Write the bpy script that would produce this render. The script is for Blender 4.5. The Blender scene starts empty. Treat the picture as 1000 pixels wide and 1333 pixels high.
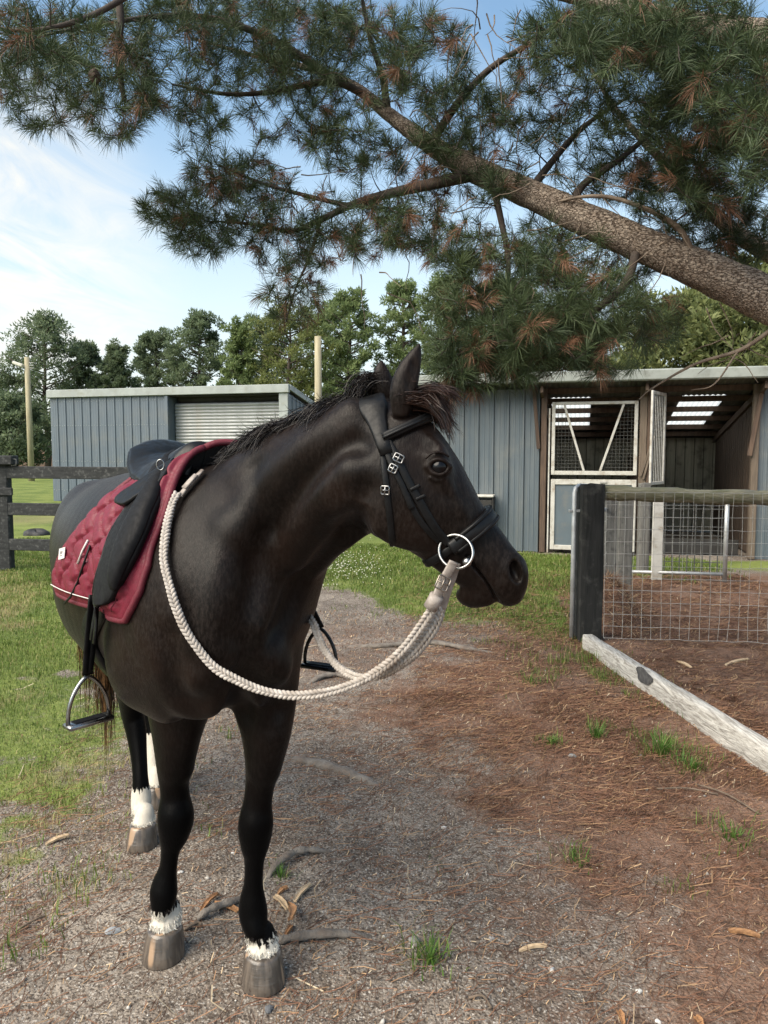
import bpy, math, random
import numpy as np
from mathutils import Vector, Matrix
from mathutils.bvhtree import BVHTree

SC = bpy.context.scene
COL = SC.collection
rnd = random.Random(7)
rng = np.random.default_rng(11)
PI = math.pi

# ------------------------------------------------------------------ camera
CAM_H, PITCH, FPX = 1.5, math.radians(4.55), 963.0
cam_d = bpy.data.cameras.new('camera')
cam = bpy.data.objects.new('camera', cam_d)
COL.objects.link(cam)
cam.location = (0, 0, CAM_H)
cam.rotation_euler = (math.radians(90) - PITCH, 0, 0)
cam_d.sensor_width = 36.0
cam_d.lens = 36.0 * FPX / 1333.0
cam_d.clip_start = 0.05
cam_d.clip_end = 3000
cam_d.dof.use_dof = False
SC.camera = cam

# ------------------------------------------------------------------ world, sun, exposure
SUN_AZ, SUN_EL = math.radians(-128), math.radians(46)      # azimuth from +Y, negative = to the left
w = bpy.data.worlds.new('World')
SC.world = w
w.use_nodes = True
nt = w.node_tree
nt.nodes.clear()
out = nt.nodes.new('ShaderNodeOutputWorld')
bg = nt.nodes.new('ShaderNodeBackground')
sky = nt.nodes.new('ShaderNodeTexSky')
sky.sky_type = 'NISHITA'
sky.sun_disc = False
sky.sun_elevation = SUN_EL
sky.sun_rotation = SUN_AZ
sky.air_density = 1.0
sky.dust_density = 1.2
sky.ozone_density = 1.6
bg.inputs['Strength'].default_value = 0.088
tc = nt.nodes.new('ShaderNodeTexCoord')
sep = nt.nodes.new('ShaderNodeSeparateXYZ')
nt.links.new(tc.outputs['Generated'], sep.inputs[0])


def wmath(op, a, b=None, clamp=False):
    n = nt.nodes.new('ShaderNodeMath')
    n.operation = op
    n.use_clamp = clamp
    for i, v in enumerate((a, b)):
        if v is None:
            continue
        if isinstance(v, (int, float)):
            n.inputs[i].default_value = v
        else:
            nt.links.new(v, n.inputs[i])
    return n.outputs[0]


# thin cirrus: noise on a flat cloud deck seen in perspective
den = wmath('ADD', wmath('MAXIMUM', sep.outputs['Z'], 0.0), 0.09)
cx_ = wmath('DIVIDE', sep.outputs['X'], den)
cy_ = wmath('DIVIDE', sep.outputs['Y'], den)
comb = nt.nodes.new('ShaderNodeCombineXYZ')
nt.links.new(cx_, comb.inputs[0])
nt.links.new(wmath('MULTIPLY', cy_, 0.45), comb.inputs[1])
no1 = nt.nodes.new('ShaderNodeTexNoise')
no1.inputs['Scale'].default_value = 1.15
no1.inputs['Detail'].default_value = 7
no1.inputs['Roughness'].default_value = 0.58
no1.inputs['Distortion'].default_value = 0.7
nt.links.new(comb.outputs[0], no1.inputs['Vector'])
ramp = nt.nodes.new('ShaderNodeMapRange')
ramp.interpolation_type = 'SMOOTHSTEP'
ramp.inputs[1].default_value = 0.44
ramp.inputs[2].default_value = 0.72
nt.links.new(no1.outputs['Fac'], ramp.inputs[0])
# whitish veil low down over the whole horizon
low = nt.nodes.new('ShaderNodeMapRange')
low.interpolation_type = 'SMOOTHSTEP'
low.inputs[1].default_value = 0.50
low.inputs[2].default_value = 0.02
low.inputs[3].default_value = 0.0
low.inputs[4].default_value = 0.78
nt.links.new(sep.outputs['Z'], low.inputs[0])
vd = nt.nodes.new('ShaderNodeVectorMath')
vd.operation = 'DOT_PRODUCT'
vn = nt.nodes.new('ShaderNodeVectorMath')
vn.operation = 'NORMALIZE'
nt.links.new(tc.outputs['Generated'], vn.inputs[0])
nt.links.new(vn.outputs[0], vd.inputs[0])
vd.inputs[1].default_value = Vector((-0.462, 0.86, 0.225)).normalized()      # a bank of cirrus low on the left
bank = nt.nodes.new('ShaderNodeMapRange')
bank.interpolation_type = 'SMOOTHSTEP'
bank.inputs[1].default_value = 0.968
bank.inputs[2].default_value = 0.999
nt.links.new(vd.outputs['Value'], bank.inputs[0])
no2 = nt.nodes.new('ShaderNodeTexNoise')
no2.inputs['Scale'].default_value = 2.6
no2.inputs['Detail'].default_value = 8
no2.inputs['Roughness'].default_value = 0.62
no2.inputs['Distortion'].default_value = 1.3
nt.links.new(comb.outputs[0], no2.inputs['Vector'])
bn = wmath('MULTIPLY', bank.outputs[0], wmath('ADD', wmath('MULTIPLY', no2.outputs['Fac'], 3.0), -0.95), True)
cl = wmath('MAXIMUM', wmath('MULTIPLY', ramp.outputs[0], 0.38), low.outputs[0], True)
mix = nt.nodes.new('ShaderNodeMix')
mix.data_type = 'RGBA'
mix.inputs[7].default_value = (4.0, 4.22, 4.2, 1)
nt.links.new(cl, mix.inputs[0])
tint = nt.nodes.new('ShaderNodeMix')
tint.data_type = 'RGBA'
tint.blend_type = 'MULTIPLY'
tint.inputs[0].default_value = 1.0
tint.inputs[7].default_value = (1.02, 1.10, 1.0, 1)
nt.links.new(sky.outputs['Color'], tint.inputs[6])
nt.links.new(tint.outputs[2], mix.inputs[6])
warm = nt.nodes.new('ShaderNodeMix')
warm.data_type = 'RGBA'
warm.inputs[7].default_value = (4.5, 4.3, 3.9, 1)
nt.links.new(bn, warm.inputs[0])
nt.links.new(mix.outputs[2], warm.inputs[6])
nt.links.new(warm.outputs[2], bg.inputs['Color'])
nt.links.new(bg.outputs[0], out.inputs[0])

sun_d = bpy.data.lights.new('sun', 'SUN')
sun_d.energy = 2.5
sun_d.angle = math.radians(58)
sun_d.color = (1.0, 0.89, 0.74)
sun = bpy.data.objects.new('sun', sun_d)
COL.objects.link(sun)
sdir = Vector((math.sin(SUN_AZ) * math.cos(SUN_EL), math.cos(SUN_AZ) * math.cos(SUN_EL), math.sin(SUN_EL)))
sun.rotation_euler = (-sdir).to_track_quat('-Z', 'Y').to_euler()
sun.location = sdir * 50

vs = SC.view_settings
vs.view_transform = 'Standard'
vs.look = 'None'
vs.exposure = 1.5
vs.gamma = 1.0
vs.use_curve_mapping = False
SC.display_settings.display_device = 'sRGB'
cy = SC.cycles
cy.max_bounces = 8
cy.diffuse_bounces = 3
cy.glossy_bounces = 3
cy.transmission_bounces = 4
cy.transparent_max_bounces = 8
cy.use_adaptive_sampling = True
cy.adaptive_threshold = 0.02
cy.use_denoising = True
cy.caustics_reflective = False
cy.caustics_refractive = False

# ------------------------------------------------------------------ helpers
CP, SP = math.cos(PITCH), math.sin(PITCH)


def ray(px, py):
    u, v = (px - 500) / FPX, (666.5 - py) / FPX
    return Vector((u, CP + v * SP, v * CP - SP))


def P(px, py, Y):
    """the place at depth Y that the photograph shows at a pixel"""
    d = ray(px, py)
    return Vector((0, 0, CAM_H)) + d * (Y / d.y)


def G(px, py, z=0.0):
    d = ray(px, py)
    return Vector((0, 0, CAM_H)) + d * ((z - CAM_H) / d.z)


def lerp(a, b, t):
    return a + (b - a) * t


def sstep(e0, e1, x):
    t = np.clip((x - e0) / (e1 - e0), 0, 1)
    return t * t * (3 - 2 * t)


def vnoise(x, y, seed=0):
    """smooth value noise, -1..1"""
    x = np.asarray(x, float)
    y = np.asarray(y, float)
    xi, yi = np.floor(x).astype(np.int64), np.floor(y).astype(np.int64)
    fx, fy = x - xi, y - yi
    fx, fy = fx * fx * (3 - 2 * fx), fy * fy * (3 - 2 * fy)

    def h(i, j):
        n = (i * 374761393 + j * 668265263 + seed * 974711) & 0x7fffffff
        n = ((n ^ (n >> 13)) * 1274126177) & 0x7fffffff
        n = n ^ (n >> 16)
        return (n & 0xffff) / 32767.5 - 1
    return (h(xi, yi) * (1 - fx) + h(xi + 1, yi) * fx) * (1 - fy) + (h(xi, yi + 1) * (1 - fx) + h(xi + 1, yi + 1) * fx) * fy


def fbm(x, y, seed=0, oct=4):
    s, a = 0, 0.5
    for o in range(oct):
        s = s + a * vnoise(np.asarray(x) * 2 ** o, np.asarray(y) * 2 ** o, seed + o)
        a *= 0.55
    return s


def np_mesh(name, V, F):
    """V (n,3); F (m,3) or (m,4) arrays, or a list of such arrays"""
    me = bpy.data.meshes.new(name)
    V = np.ascontiguousarray(V, np.float32)
    Fs = F if isinstance(F, list) else [F]
    Fs = [np.asarray(f, np.int32) for f in Fs if len(f)]
    loops = np.concatenate([f.ravel() for f in Fs])
    tot = np.concatenate([np.full(len(f), f.shape[1], np.int32) for f in Fs])
    st = np.concatenate([[0], np.cumsum(tot)[:-1]]).astype(np.int32)
    me.vertices.add(len(V))
    me.vertices.foreach_set('co', V.ravel())
    me.loops.add(len(loops))
    me.loops.foreach_set('vertex_index', loops)
    me.polygons.add(len(tot))
    me.polygons.foreach_set('loop_start', st)
    me.polygons.foreach_set('loop_total', tot)
    me.update(calc_edges=True)
    me.validate()
    return me


def set_smooth(me, on=True):
    me.polygons.foreach_set('use_smooth', np.full(len(me.polygons), on))


def link(name, me, mat, parent=None, smooth=False, **props):
    if smooth:
        set_smooth(me)
    o = bpy.data.objects.new(name, me)
    COL.objects.link(o)
    if mat is not None:
        for m in (mat if isinstance(mat, (list, tuple)) else [mat]):
            me.materials.append(m)
    if parent is not None:
        o.parent = parent
    for k, v in props.items():
        if v is not None:
            o[k] = v
    return o


def tag(o, label=None, category=None, group=None, kind=None):
    for k, v in (('label', label), ('category', category), ('group', group), ('kind', kind)):
        if v is not None:
            o[k] = v
    return o


def thing(name, label, category, loc=(0, 0, 0), rz=0.0, group=None):
    o = bpy.data.objects.new(name, None)
    o.empty_display_size = 0.1
    COL.objects.link(o)
    o.location = loc
    o.rotation_euler = (0, 0, rz)
    return tag(o, label, category, group)


def children_of(o):
    return [c for c in bpy.data.objects if c.parent == o]


def copy_tree(o, loc=None, rz=None, label=None, parent=None, kids=None):
    c = o.copy()
    COL.objects.link(c)
    if parent is not None:
        c.parent = parent
    if loc is not None:
        c.location = loc
    if rz is not None:
        c.rotation_euler = (0, 0, rz)
    if label:
        c['label'] = label
    for ch in children_of(o):
        copy_tree(ch, parent=c)
    return c


class MB:
    """collects shapes and links them as one mesh object"""

    def __init__(self):
        self.V, self.F, self.n, self.M, self.cur = [], [], 0, [], 0

    def add(self, V, F):
        V = np.asarray(V, float).reshape(-1, 3)
        for f in F:
            self.F.append([int(i) + self.n for i in f])
            self.M.append(self.cur)
        self.V.append(V)
        self.n += len(V)
        return self

    def box(self, c, s, bevel=0.004, R=None):
        """chamfered box: centre, full sizes, optional 3x3 rotation"""
        hx, hy, hz = s[0] / 2, s[1] / 2, s[2] / 2
        b = min(bevel, hx * .6, hy * .6, hz * .6)
        V, idx = [], {}
        for sx in (-1, 1):
            for sy in (-1, 1):
                for sz in (-1, 1):
                    for ax in range(3):
                        p = [sx * (hx - b), sy * (hy - b), sz * (hz - b)]
                        p[ax] = (sx * hx, sy * hy, sz * hz)[ax]
                        idx[(sx, sy, sz, ax)] = len(V)
                        V.append(p)
        F = []
        for ax in range(3):
            o1, o2 = (ax + 1) % 3, (ax + 2) % 3
            for s_ in (-1, 1):
                q = []
                for (u, v) in ((-1, -1), (1, -1), (1, 1), (-1, 1)):
                    k = [0, 0, 0]
                    k[ax], k[o1], k[o2] = s_, u, v
                    q.append(idx[(*k, ax)])
                F.append(q if s_ > 0 else q[::-1])
        for ax in range(3):                     # chamfer strips along axis ax
            o1, o2 = (ax + 1) % 3, (ax + 2) % 3
            for u in (-1, 1):
                for v in (-1, 1):
                    q = []
                    for s_, face in ((-1, o1), (1, o1), (1, o2), (-1, o2)):
                        k = [0, 0, 0]
                        k[ax], k[o1], k[o2] = s_, u, v
                        q.append(idx[(*k, face)])
                    F.append(q if u * v < 0 else q[::-1])
        for sx in (-1, 1):
            for sy in (-1, 1):
                for sz in (-1, 1):
                    q = [idx[(sx, sy, sz, 0)], idx[(sx, sy, sz, 1)], idx[(sx, sy, sz, 2)]]
                    F.append(q if sx * sy * sz > 0 else q[::-1])
        V = np.array(V)
        if R is not None:
            V = V @ np.array(R).T
        return self.add(V + np.array(c), F)

    def beam(self, p0, p1, wid, dep, up=(0, 0, 1), bevel=0.004):
        """box from p0 to p1; wid across, dep along the up direction"""
        p0, p1 = Vector(p0), Vector(p1)
        x = (p1 - p0)
        L = x.length
        x.normalize()
        z = Vector(up)
        z = z - x * z.dot(x)
        if z.length < 1e-5:
            z = Vector((0, 1, 0)) - x * x.y
        z.normalize()
        y = z.cross(x)
        R = np.array([[x[i], y[i], z[i]] for i in range(3)])
        return self.box((p0 + p1) / 2, (L, wid, dep), bevel, R)

    def tube(self, pts, radii, n=8, caps=True, closed=False, flat=1.0, up=None):
        pts = [Vector(p) for p in pts]
        m = len(pts)
        if not hasattr(radii, '__len__'):
            radii = [radii] * m
        T = []
        for i in range(m):
            a = pts[(i - 1) % m] if (closed or i > 0) else pts[i]
            b = pts[(i + 1) % m] if (closed or i < m - 1) else pts[i]
            t = b - a
            T.append(t.normalized() if t.length > 1e-9 else Vector((0, 0, 1)))
        ref = Vector(up) if up is not None else (Vector((0, 0, 1)) if abs(T[0].z) < .9 else Vector((1, 0, 0)))
        V = []
        for i in range(m):
            if up is not None:
                ref = Vector(up)
            nrm = ref - T[i] * ref.dot(T[i])
            if nrm.length < 1e-6:
                nrm = T[i].orthogonal()
            nrm.normalize()
            ref = nrm
            bn = T[i].cross(nrm)
            for k in range(n):
                a = 2 * PI * k / n
                V.append(pts[i] + (nrm * math.cos(a) * flat + bn * math.sin(a)) * radii[i])
        F = []
        for i in range(m if closed else m - 1):
            j = (i + 1) % m
            for k in range(n):
                l = (k + 1) % n
                F.append([i * n + k, i * n + l, j * n + l, j * n + k])
        if caps and not closed:
            F.append(list(range(n))[::-1])
            F.append([(m - 1) * n + k for k in range(n)])
        return self.add([tuple(v) for v in V], F)

    def ribbon(self, pts, nrms, wid, th, closed=False, side=None):
        """flat strap with thickness: pts lie on the underlying surface, nrms point outward"""
        m = len(pts)
        V = []
        for i in range(m):
            a = pts[(i - 1) % m] if (closed or i > 0) else pts[i]
            b = pts[(i + 1) % m] if (closed or i < m - 1) else pts[i]
            t = (b - a).normalized()
            n = (nrms[i] - t * nrms[i].dot(t)).normalized()
            s = t.cross(n)
            w_ = (wid[i] if hasattr(wid, '__len__') else wid) / 2
            e = min(th * .5, w_ * .4)
            p = pts[i]
            for (ds, dn) in ((-w_, -.3 * th), (-w_, th * .6), (-w_ + e, th), (w_ - e, th), (w_, th * .6), (w_, -.3 * th)):
                V.append(p + s * ds + n * dn)
        F = []
        for i in range(m if closed else m - 1):
            j = (i + 1) % m
            for k in range(6):
                l = (k + 1) % 6
                F.append([i * 6 + l, i * 6 + k, j * 6 + k, j * 6 + l])
        if not closed:
            F.append(list(range(6)))
            F.append([(m - 1) * 6 + k for k in range(6)][::-1])
        return self.add([tuple(v) for v in V], F)

    def build(self, name, mat, parent=None, smooth=False, base=None, **props):
        V = np.concatenate(self.V)
        if base is not None:
            V = V - np.array(base)
        me = bpy.data.meshes.new(name)
        me.from_pydata(V.tolist(), [], self.F)
        o = link(name, me, mat, parent, smooth, **props)
        if any(self.M):
            me.polygons.foreach_set('material_index', self.M)
        return o


def cr(pts, n):
    """Catmull-Rom resampling of a list of equal-length tuples, n steps a span"""
    A = np.array([list(p) for p in pts], float)
    A = np.vstack([2 * A[0] - A[1], A, 2 * A[-1] - A[-2]])
    o = []
    for i in range(1, len(A) - 2):
        for k in range(n):
            t = k / n
            o.append(.5 * (2 * A[i] + (A[i + 1] - A[i - 1]) * t + (2 * A[i - 1] - 5 * A[i] + 4 * A[i + 1] - A[i + 2]) * t * t
                           + (3 * A[i] - A[i - 1] - 3 * A[i + 1] + A[i + 2]) * t ** 3))
    o.append(A[-2])
    return np.array(o)


# ------------------------------------------------------------------ materials
def nn(m, t, **kw):
    n = m.node_tree.nodes.new('ShaderNode' + t)
    for k, v in kw.items():
        setattr(n, k, v)
    return n


def lk(m, a, b):
    m.node_tree.links.new(a, b)


def newmat(name):
    m = bpy.data.materials.new(name)
    m.use_nodes = True
    b = m.node_tree.nodes['Principled BSDF']
    return m, b


def coords(m, kind='Object', scale=(1, 1, 1)):
    t = nn(m, 'TexCoord')
    mp = nn(m, 'Mapping')
    mp.inputs['Scale'].default_value = scale
    lk(m, t.outputs[kind], mp.inputs[0])
    return mp.outputs[0]


def noise(m, vec, scale, detail=5, rough=.55, dist=0.0):
    n = nn(m, 'TexNoise')
    n.inputs['Scale'].default_value = scale
    n.inputs['Detail'].default_value = detail
    n.inputs['Roughness'].default_value = rough
    n.inputs['Distortion'].default_value = dist
    if vec is not None:
        lk(m, vec, n.inputs['Vector'])
    return n.outputs['Fac']


def mrange(m, v, a, b, c=0.0, d=1.0):
    n = nn(m, 'MapRange')
    n.interpolation_type = 'SMOOTHSTEP'
    lk(m, v, n.inputs[0])
    for i, x in enumerate((a, b, c, d)):
        n.inputs[i + 1].default_value = x
    return n.outputs[0]


def mathn(m, op, a, b=None, clamp=False):
    n = nn(m, 'Math', operation=op, use_clamp=clamp)
    for i, v in enumerate((a, b)):
        if v is None:
            continue
        if isinstance(v, (int, float)):
            n.inputs[i].default_value = v
        else:
            lk(m, v, n.inputs[i])
    return n.outputs[0]


def mixc(m, fac, a, b):
    n = nn(m, 'Mix', data_type='RGBA')
    if isinstance(fac, (int, float)):
        n.inputs[0].default_value = fac
    else:
        lk(m, fac, n.inputs[0])
    for i, v in ((6, a), (7, b)):
        if isinstance(v, tuple):
            n.inputs[i].default_value = (*v, 1) if len(v) == 3 else v
        else:
            lk(m, v, n.inputs[i])
    return n.outputs[2]


def bump(m, b, h, strength=.3, dist=.01):
    n = nn(m, 'Bump')
    n.inputs['Strength'].default_value = strength
    n.inputs['Distance'].default_value = dist
    lk(m, h, n.inputs['Height'])
    lk(m, n.outputs[0], b.inputs['Normal'])


def simple(name, c1, c2=None, rough=.6, scale=8, stretch=(1, 1, 1), metal=0.0, bumps=.2, bdist=.004, spec=.5, lo=.35, hi=.65,
           dirt=None, dscale=3, rand=0.0, detail=6):
    """principled surface: two tones by noise, fine relief, optional dirt blotches, optional change from object to object"""
    m, b = newmat(name)
    v = coords(m, 'Object', stretch)
    f = noise(m, v, scale, detail)
    col = mixc(m, mrange(m, f, lo, hi), c1, c2 or tuple(x * .7 for x in c1))
    if dirt:
        v2 = coords(m, 'Object')
        col = mixc(m, mrange(m, noise(m, v2, dscale, 7, .65), .5, .72, 0, .85), col, dirt)
    if rand:
        oi = nn(m, 'ObjectInfo')
        hsv = nn(m, 'HueSaturation')
        lk(m, col, hsv.inputs['Color'])
        lk(m, mrange(m, oi.outputs['Random'], 0, 1, 1 - rand, 1 + rand), hsv.inputs['Value'])
        col = hsv.outputs[0]
    lk(m, col, b.inputs['Base Color'])
    rr = mrange(m, noise(m, v, scale * 1.7, 4), .3, .7, max(rough - .1, .02), min(rough + .1, 1))
    lk(m, rr, b.inputs['Roughness'])
    b.inputs['Metallic'].default_value = metal
    b.inputs['Specular IOR Level'].default_value = spec
    if bumps:
        bump(m, b, noise(m, v, scale * 3.1, 6, .65), bumps, bdist)
    return m


def attr(m, name):
    a = nn(m, 'Attribute', attribute_name=name)
    return a
# ------------------------------------------------------------------ ground
def interp1(x, pts):
    return np.interp(x, [p[0] for p in pts], [p[1] for p in pts])


def masks(x, y):
    """how much grass / dry grass / fallen needles the ground carries at a place"""
    x, y = np.asarray(x, float), np.asarray(y, float)
    wob = .28 * fbm(x * 1.3, y * 1.3, 3) + .10 * fbm(x * 5, y * 5, 9)
    xl = interp1(y, [(1.4, -1.30), (2.4, -1.22), (2.9, -1.08), (3.6, -1.25), (4.6, -1.55), (6, -1.35), (8, -1.05), (10, -.9), (12, -1.3), (13, -3), (14, -30)])
    gl = sstep(-.28, .34, xl - x + 1.5 * wob)
    gl = gl * np.where(y < 2.6, .45, 1)
    yr = interp1(x, [(-1.2, 9.6), (-.35, 8.2), (.0, 7.3), (.7, 6.6), (1.2, 6.15), (1.55, 5.9), (1.75, 7.3), (3, 9.3), (6, 9.6)])
    gr = sstep(-.75, .60, y - yr + 2.4 * wob) * sstep(-1.6, -.7, x - np.where(y < 10, 0, -100))
    wall = (11.35 - .268 * (x - 2.33)) - y
    gr = gr * np.where(x > .6, sstep(.15, .5, wall), 1)
    g = np.maximum(gl, gr)
    thin = .55 * sstep(.0, .35, fbm(x * 1.1 + 5, y * 1.1, 21) + .12) * (y < 9)
    dry = sstep(.02, .30, fbm(x * .8 + 2, y * .95 + 7, 33)) * sstep(11, 7, y) * (x < -.8)
    dry = np.maximum(dry, .75 * sstep(.12, .35, fbm(x * .22, y * .3 + 7, 35)) * (y > 10.5) * (y < 19))
    g = g * (1 - .55 * thin)
    patch_ = sstep(-.50, .05, fbm(x * 3.4, y * 3.4, 63) + .35 * sstep(4.6, 6.5, y) + .22 * sstep(.3, .9, xl - x))
    g = g * np.where(y < 7, .18 + .82 * patch_, 1)
    # needles: the pen, along the timber edge, the lower corners
    xe = interp1(y, [(1.5, .75), (2.3, .85), (3.4, .75), (4.3, .40), (5.2, .30), (6.0, .8), (6.6, 1.2)])
    nd = sstep(-1.15, .60, x - xe + wob * 3.2) * sstep(9.8, 8.6, y)
    nd = np.maximum(nd, .5 * sstep(.0, .4, -.95 - x + wob) * sstep(2.75, 2.2, y))
    nd = np.maximum(nd,   .26 * sstep(-.10, .35, fbm(x * 1.6, y * 1.6, 51)) * sstep(7, 5, y))
    nd = np.maximum(nd, .5 * sstep(6.9, 6.2, y) * sstep(4.2, 5.0, y) * (x > -.6))
    return np.clip(g, 0, 1), np.clip(dry, 0, 1), np.clip(nd, 0, 1)


HOOVES = [(-.65, 2.09), (-.345, 2.03), (-.917, 2.75), (-.96, 3.06)]


def gheight(x, y):
    x, y = np.asarray(x, float), np.asarray(y, float)
    h = .016 * fbm(x * 2.2, y * 2.2, 5, 4) + .010 * fbm(x * 11, y * 11, 15, 3)
    h = h * sstep(40, 9, y) - .008
    for hx, hy in HOOVES:
        d = np.hypot(x - hx, y - hy)
        h = h * sstep(.05, .22, d) + .0 * d
    # low mound of litter in the corner of the pen
    return h


def graded(c0, c1, step, lo, hi, grow=1.16):
    mid = list(np.arange(c0, c1 + step / 2, step))
    a, s = [], step
    v = mid[0]
    while v > lo:
        s *= grow
        v -= s
        a.append(v)
    b_, s = [], step
    v = mid[-1]
    while v < hi:
        s *= grow
        v += s
        b_.append(v)
    return np.array(a[::-1] + mid + b_)


gx, gy = graded(-2.6, 3.6, .030, -900, 900), graded(1.3, 7.6, .030, -60, 1600)
GX, GY = np.meshgrid(gx, gy, indexing='ij')
GZ = gheight(GX, GY)
V = np.stack([GX, GY, GZ], -1).reshape(-1, 3)
ix = np.arange(len(gx) * len(gy)).reshape(len(gx), len(gy))
F = np.stack([ix[:-1, :-1], ix[1:, :-1], ix[1:, 1:], ix[:-1, 1:]], -1).reshape(-1, 4)
gme = np_mesh('ground', V, F)
gm, dm, nm_ = masks(V[:, 0], V[:, 1])
for nme, arr in (('grass', gm), ('dry', dm), ('needles', nm_)):
    a_ = gme.attributes.new(nme, 'FLOAT', 'POINT')
    a_.data.foreach_set('value', arr.astype(np.float32))

m, b = newmat('dirt_and_turf')
v = coords(m, 'Object')
f1 = noise(m, v, 1.6, 8, .62)
f2 = noise(m, v, 26, 6, .65)
f3 = noise(m, v, 140, 4, .6)
dirt = mixc(m, mrange(m, f1, .36, .66), (.155, .126, .103), (.288, .247, .206))
dirt = mixc(m, mrange(m, f2, .42, .70, 0, .75), dirt, (.088, .066, .051))
dirt = mixc(m, mrange(m, f3, .57, .72, 0, .8), dirt, (.50, .46, .41))
dirt = mixc(m, mrange(m, noise(m, v, 75, 3), .58, .70, 0, .7), dirt, (.045, .033, .027))
vg = nn(m, 'TexVoronoi')
vg.inputs['Scale'].default_value = 150
lk(m, v, vg.inputs['Vector'])
sepc = nn(m, 'SeparateColor')
lk(m, vg.outputs['Color'], sepc.inputs[0])
stone_ = mathn(m, 'MULTIPLY', mrange(m, sepc.outputs[0], .74, .80), mrange(m, vg.outputs['Distance'], .62, .42))
dirt = mixc(m, mathn(m, 'MULTIPLY', stone_, .5), dirt, mixc(m, sepc.outputs[1], (.30, .265, .23), (.62, .59, .54)))
dirt = mixc(m, mathn(m, 'MULTIPLY', mrange(m, sepc.outputs[0], .22, .16), .75), dirt, (.055, .042, .034))
ndl = mixc(m, mrange(m, noise(m, coords(m, 'Object', (1, 3, 1)), 60, 6, .7, 2.0), .40, .66), (.105, .058, .038), (.300, .158, .098))
ndl = mixc(m, mrange(m, f2, .5, .72, 0, .8), ndl, (.055, .034, .024))
turf = mixc(m, mrange(m, noise(m, v, 34, 6, .7), .35, .68), (.062, .092, .020), (.160, .210, .045))
turf = mixc(m, mrange(m, noise(m, v, 1.1, 6), .40, .64, 0, .7), turf, (.215, .250, .065))
dryc = mixc(m, f2, (.16, .125, .065), (.30, .25, .14))
nz = mathn(m, 'ADD', mathn(m, 'MULTIPLY', mathn(m, 'SUBTRACT', noise(m, v, 9, 7, .7), .5), 1.1), attr(m, 'needles').outputs['Fac'])
col = mixc(m, mrange(m, nz, .30, .85, 0, .80), dirt, ndl)
gz = mathn(m, 'ADD', mathn(m, 'MULTIPLY', mathn(m, 'SUBTRACT', noise(m, v, 13, 7, .7), .5), .9), attr(m, 'grass').outputs['Fac'])
tcol = mixc(m, mathn(m, 'MULTIPLY', attr(m, 'dry').outputs['Fac'], mrange(m, noise(m, v, 16, 6, .7), .30, .62)), turf, dryc)
col = mixc(m, mrange(m, gz, .30, .72, 0, .95), col, tcol)
lk(m, col, b.inputs['Base Color'])
b.inputs['Roughness'].default_value = .93
b.inputs['Specular IOR Level'].default_value = .18
vor = nn(m, 'TexVoronoi')
vor.inputs['Scale'].default_value = 85
lk(m, v, vor.inputs['Vector'])
hh = mathn(m, 'ADD', mathn(m, 'MULTIPLY', f2, 1.4), mathn(m, 'ADD', f3, mathn(m, 'MULTIPLY', vor.outputs['Distance'], -.7)))
bump(m, b, hh, .75, .010)
ground = link('ground', gme, m, None, True, kind='structure')
# ------------------------------------------------------------------ buildings
BANG = math.radians(-15)
E1, E2 = Vector((math.cos(BANG), math.sin(BANG), 0)), Vector((-math.sin(BANG), math.cos(BANG), 0))


def plane_hit(px, py, o, d):
    """local (along, height) where a sight line crosses the upright plane d behind the front through o"""
    r = ray(px, py)
    q = o + E2 * d - Vector((0, 0, CAM_H))
    t = q.dot(E2) / r.dot(E2)
    p = Vector((0, 0, CAM_H)) + r * t - o
    return p.dot(E1), p.z


def clad_mat(name, c1, c2, dirt):
    m, b = newmat(name)
    v = coords(m, 'Object', (1, 1, .12))
    f = noise(m, v, 9, 5, .6)
    col = mixc(m, mrange(m, f, .3, .7), c1, c2)
    col = mixc(m, mrange(m, noise(m, coords(m, 'Object'), 1.4, 7, .65), .48, .74, 0, .55), col, dirt)
    col = mixc(m, mrange(m, noise(m, coords(m, 'Object', (1, 1, .06)), 30, 4, .6), .58, .72, 0, .35), col, dirt)
    lk(m, col, b.inputs['Base Color'])
    b.inputs['Roughness'].default_value = .42
    b.inputs['Specular IOR Level'].default_value = .45
    bump(m, b, noise(m, coords(m, 'Object', (1, 1, .3)), 4, 3), .15, .01)
    return m


M_CLAD = clad_mat('blue_grey_cladding', (.088, .112, .140), (.110, .135, .163), (.155, .155, .145))
M_CLAD2 = clad_mat('stable_cladding', (.085, .110, .130), (.120, .140, .152), (.20, .195, .175))
M_TRIM = simple('pale_grey_flashing', (.30, .325, .315), (.25, .27, .262), rough=.45, scale=3, bumps=.1, dirt=(.22, .23, .2), dscale=4)
M_TRIM2 = simple('grey_green_gutter', (.27, .29, .265), (.22, .24, .22), rough=.45, scale=3, bumps=.1, dirt=(.15, .155, .135), dscale=4)
M_TIMBD = simple('shade_toned_timber', (.085, .056, .038), (.050, .034, .024), rough=.85, scale=6, stretch=(5, 5, .5), bumps=.5, bdist=.006, rand=.15)  # darker copy of the brown timber, stall shade put into its colour
M_ROLL = simple('galvanised_shutter', (.31, .32, .325), (.25, .26, .265), rough=.5, scale=3, stretch=(1, 1, 4), metal=.25, bumps=.1, dirt=(.25, .24, .22), dscale=2)
M_DARK = simple('dark_interior', (.030, .028, .026), (.02, .019, .018), rough=.9, scale=5)  # near-black: shade put into recess and stall parts; the bin's own colour
M_WPAINT = simple('chalky_white_paint', (.50, .485, .445), (.40, .385, .345), rough=.6, scale=9, bumps=.25, dirt=(.28, .22, .16), dscale=9)
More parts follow.
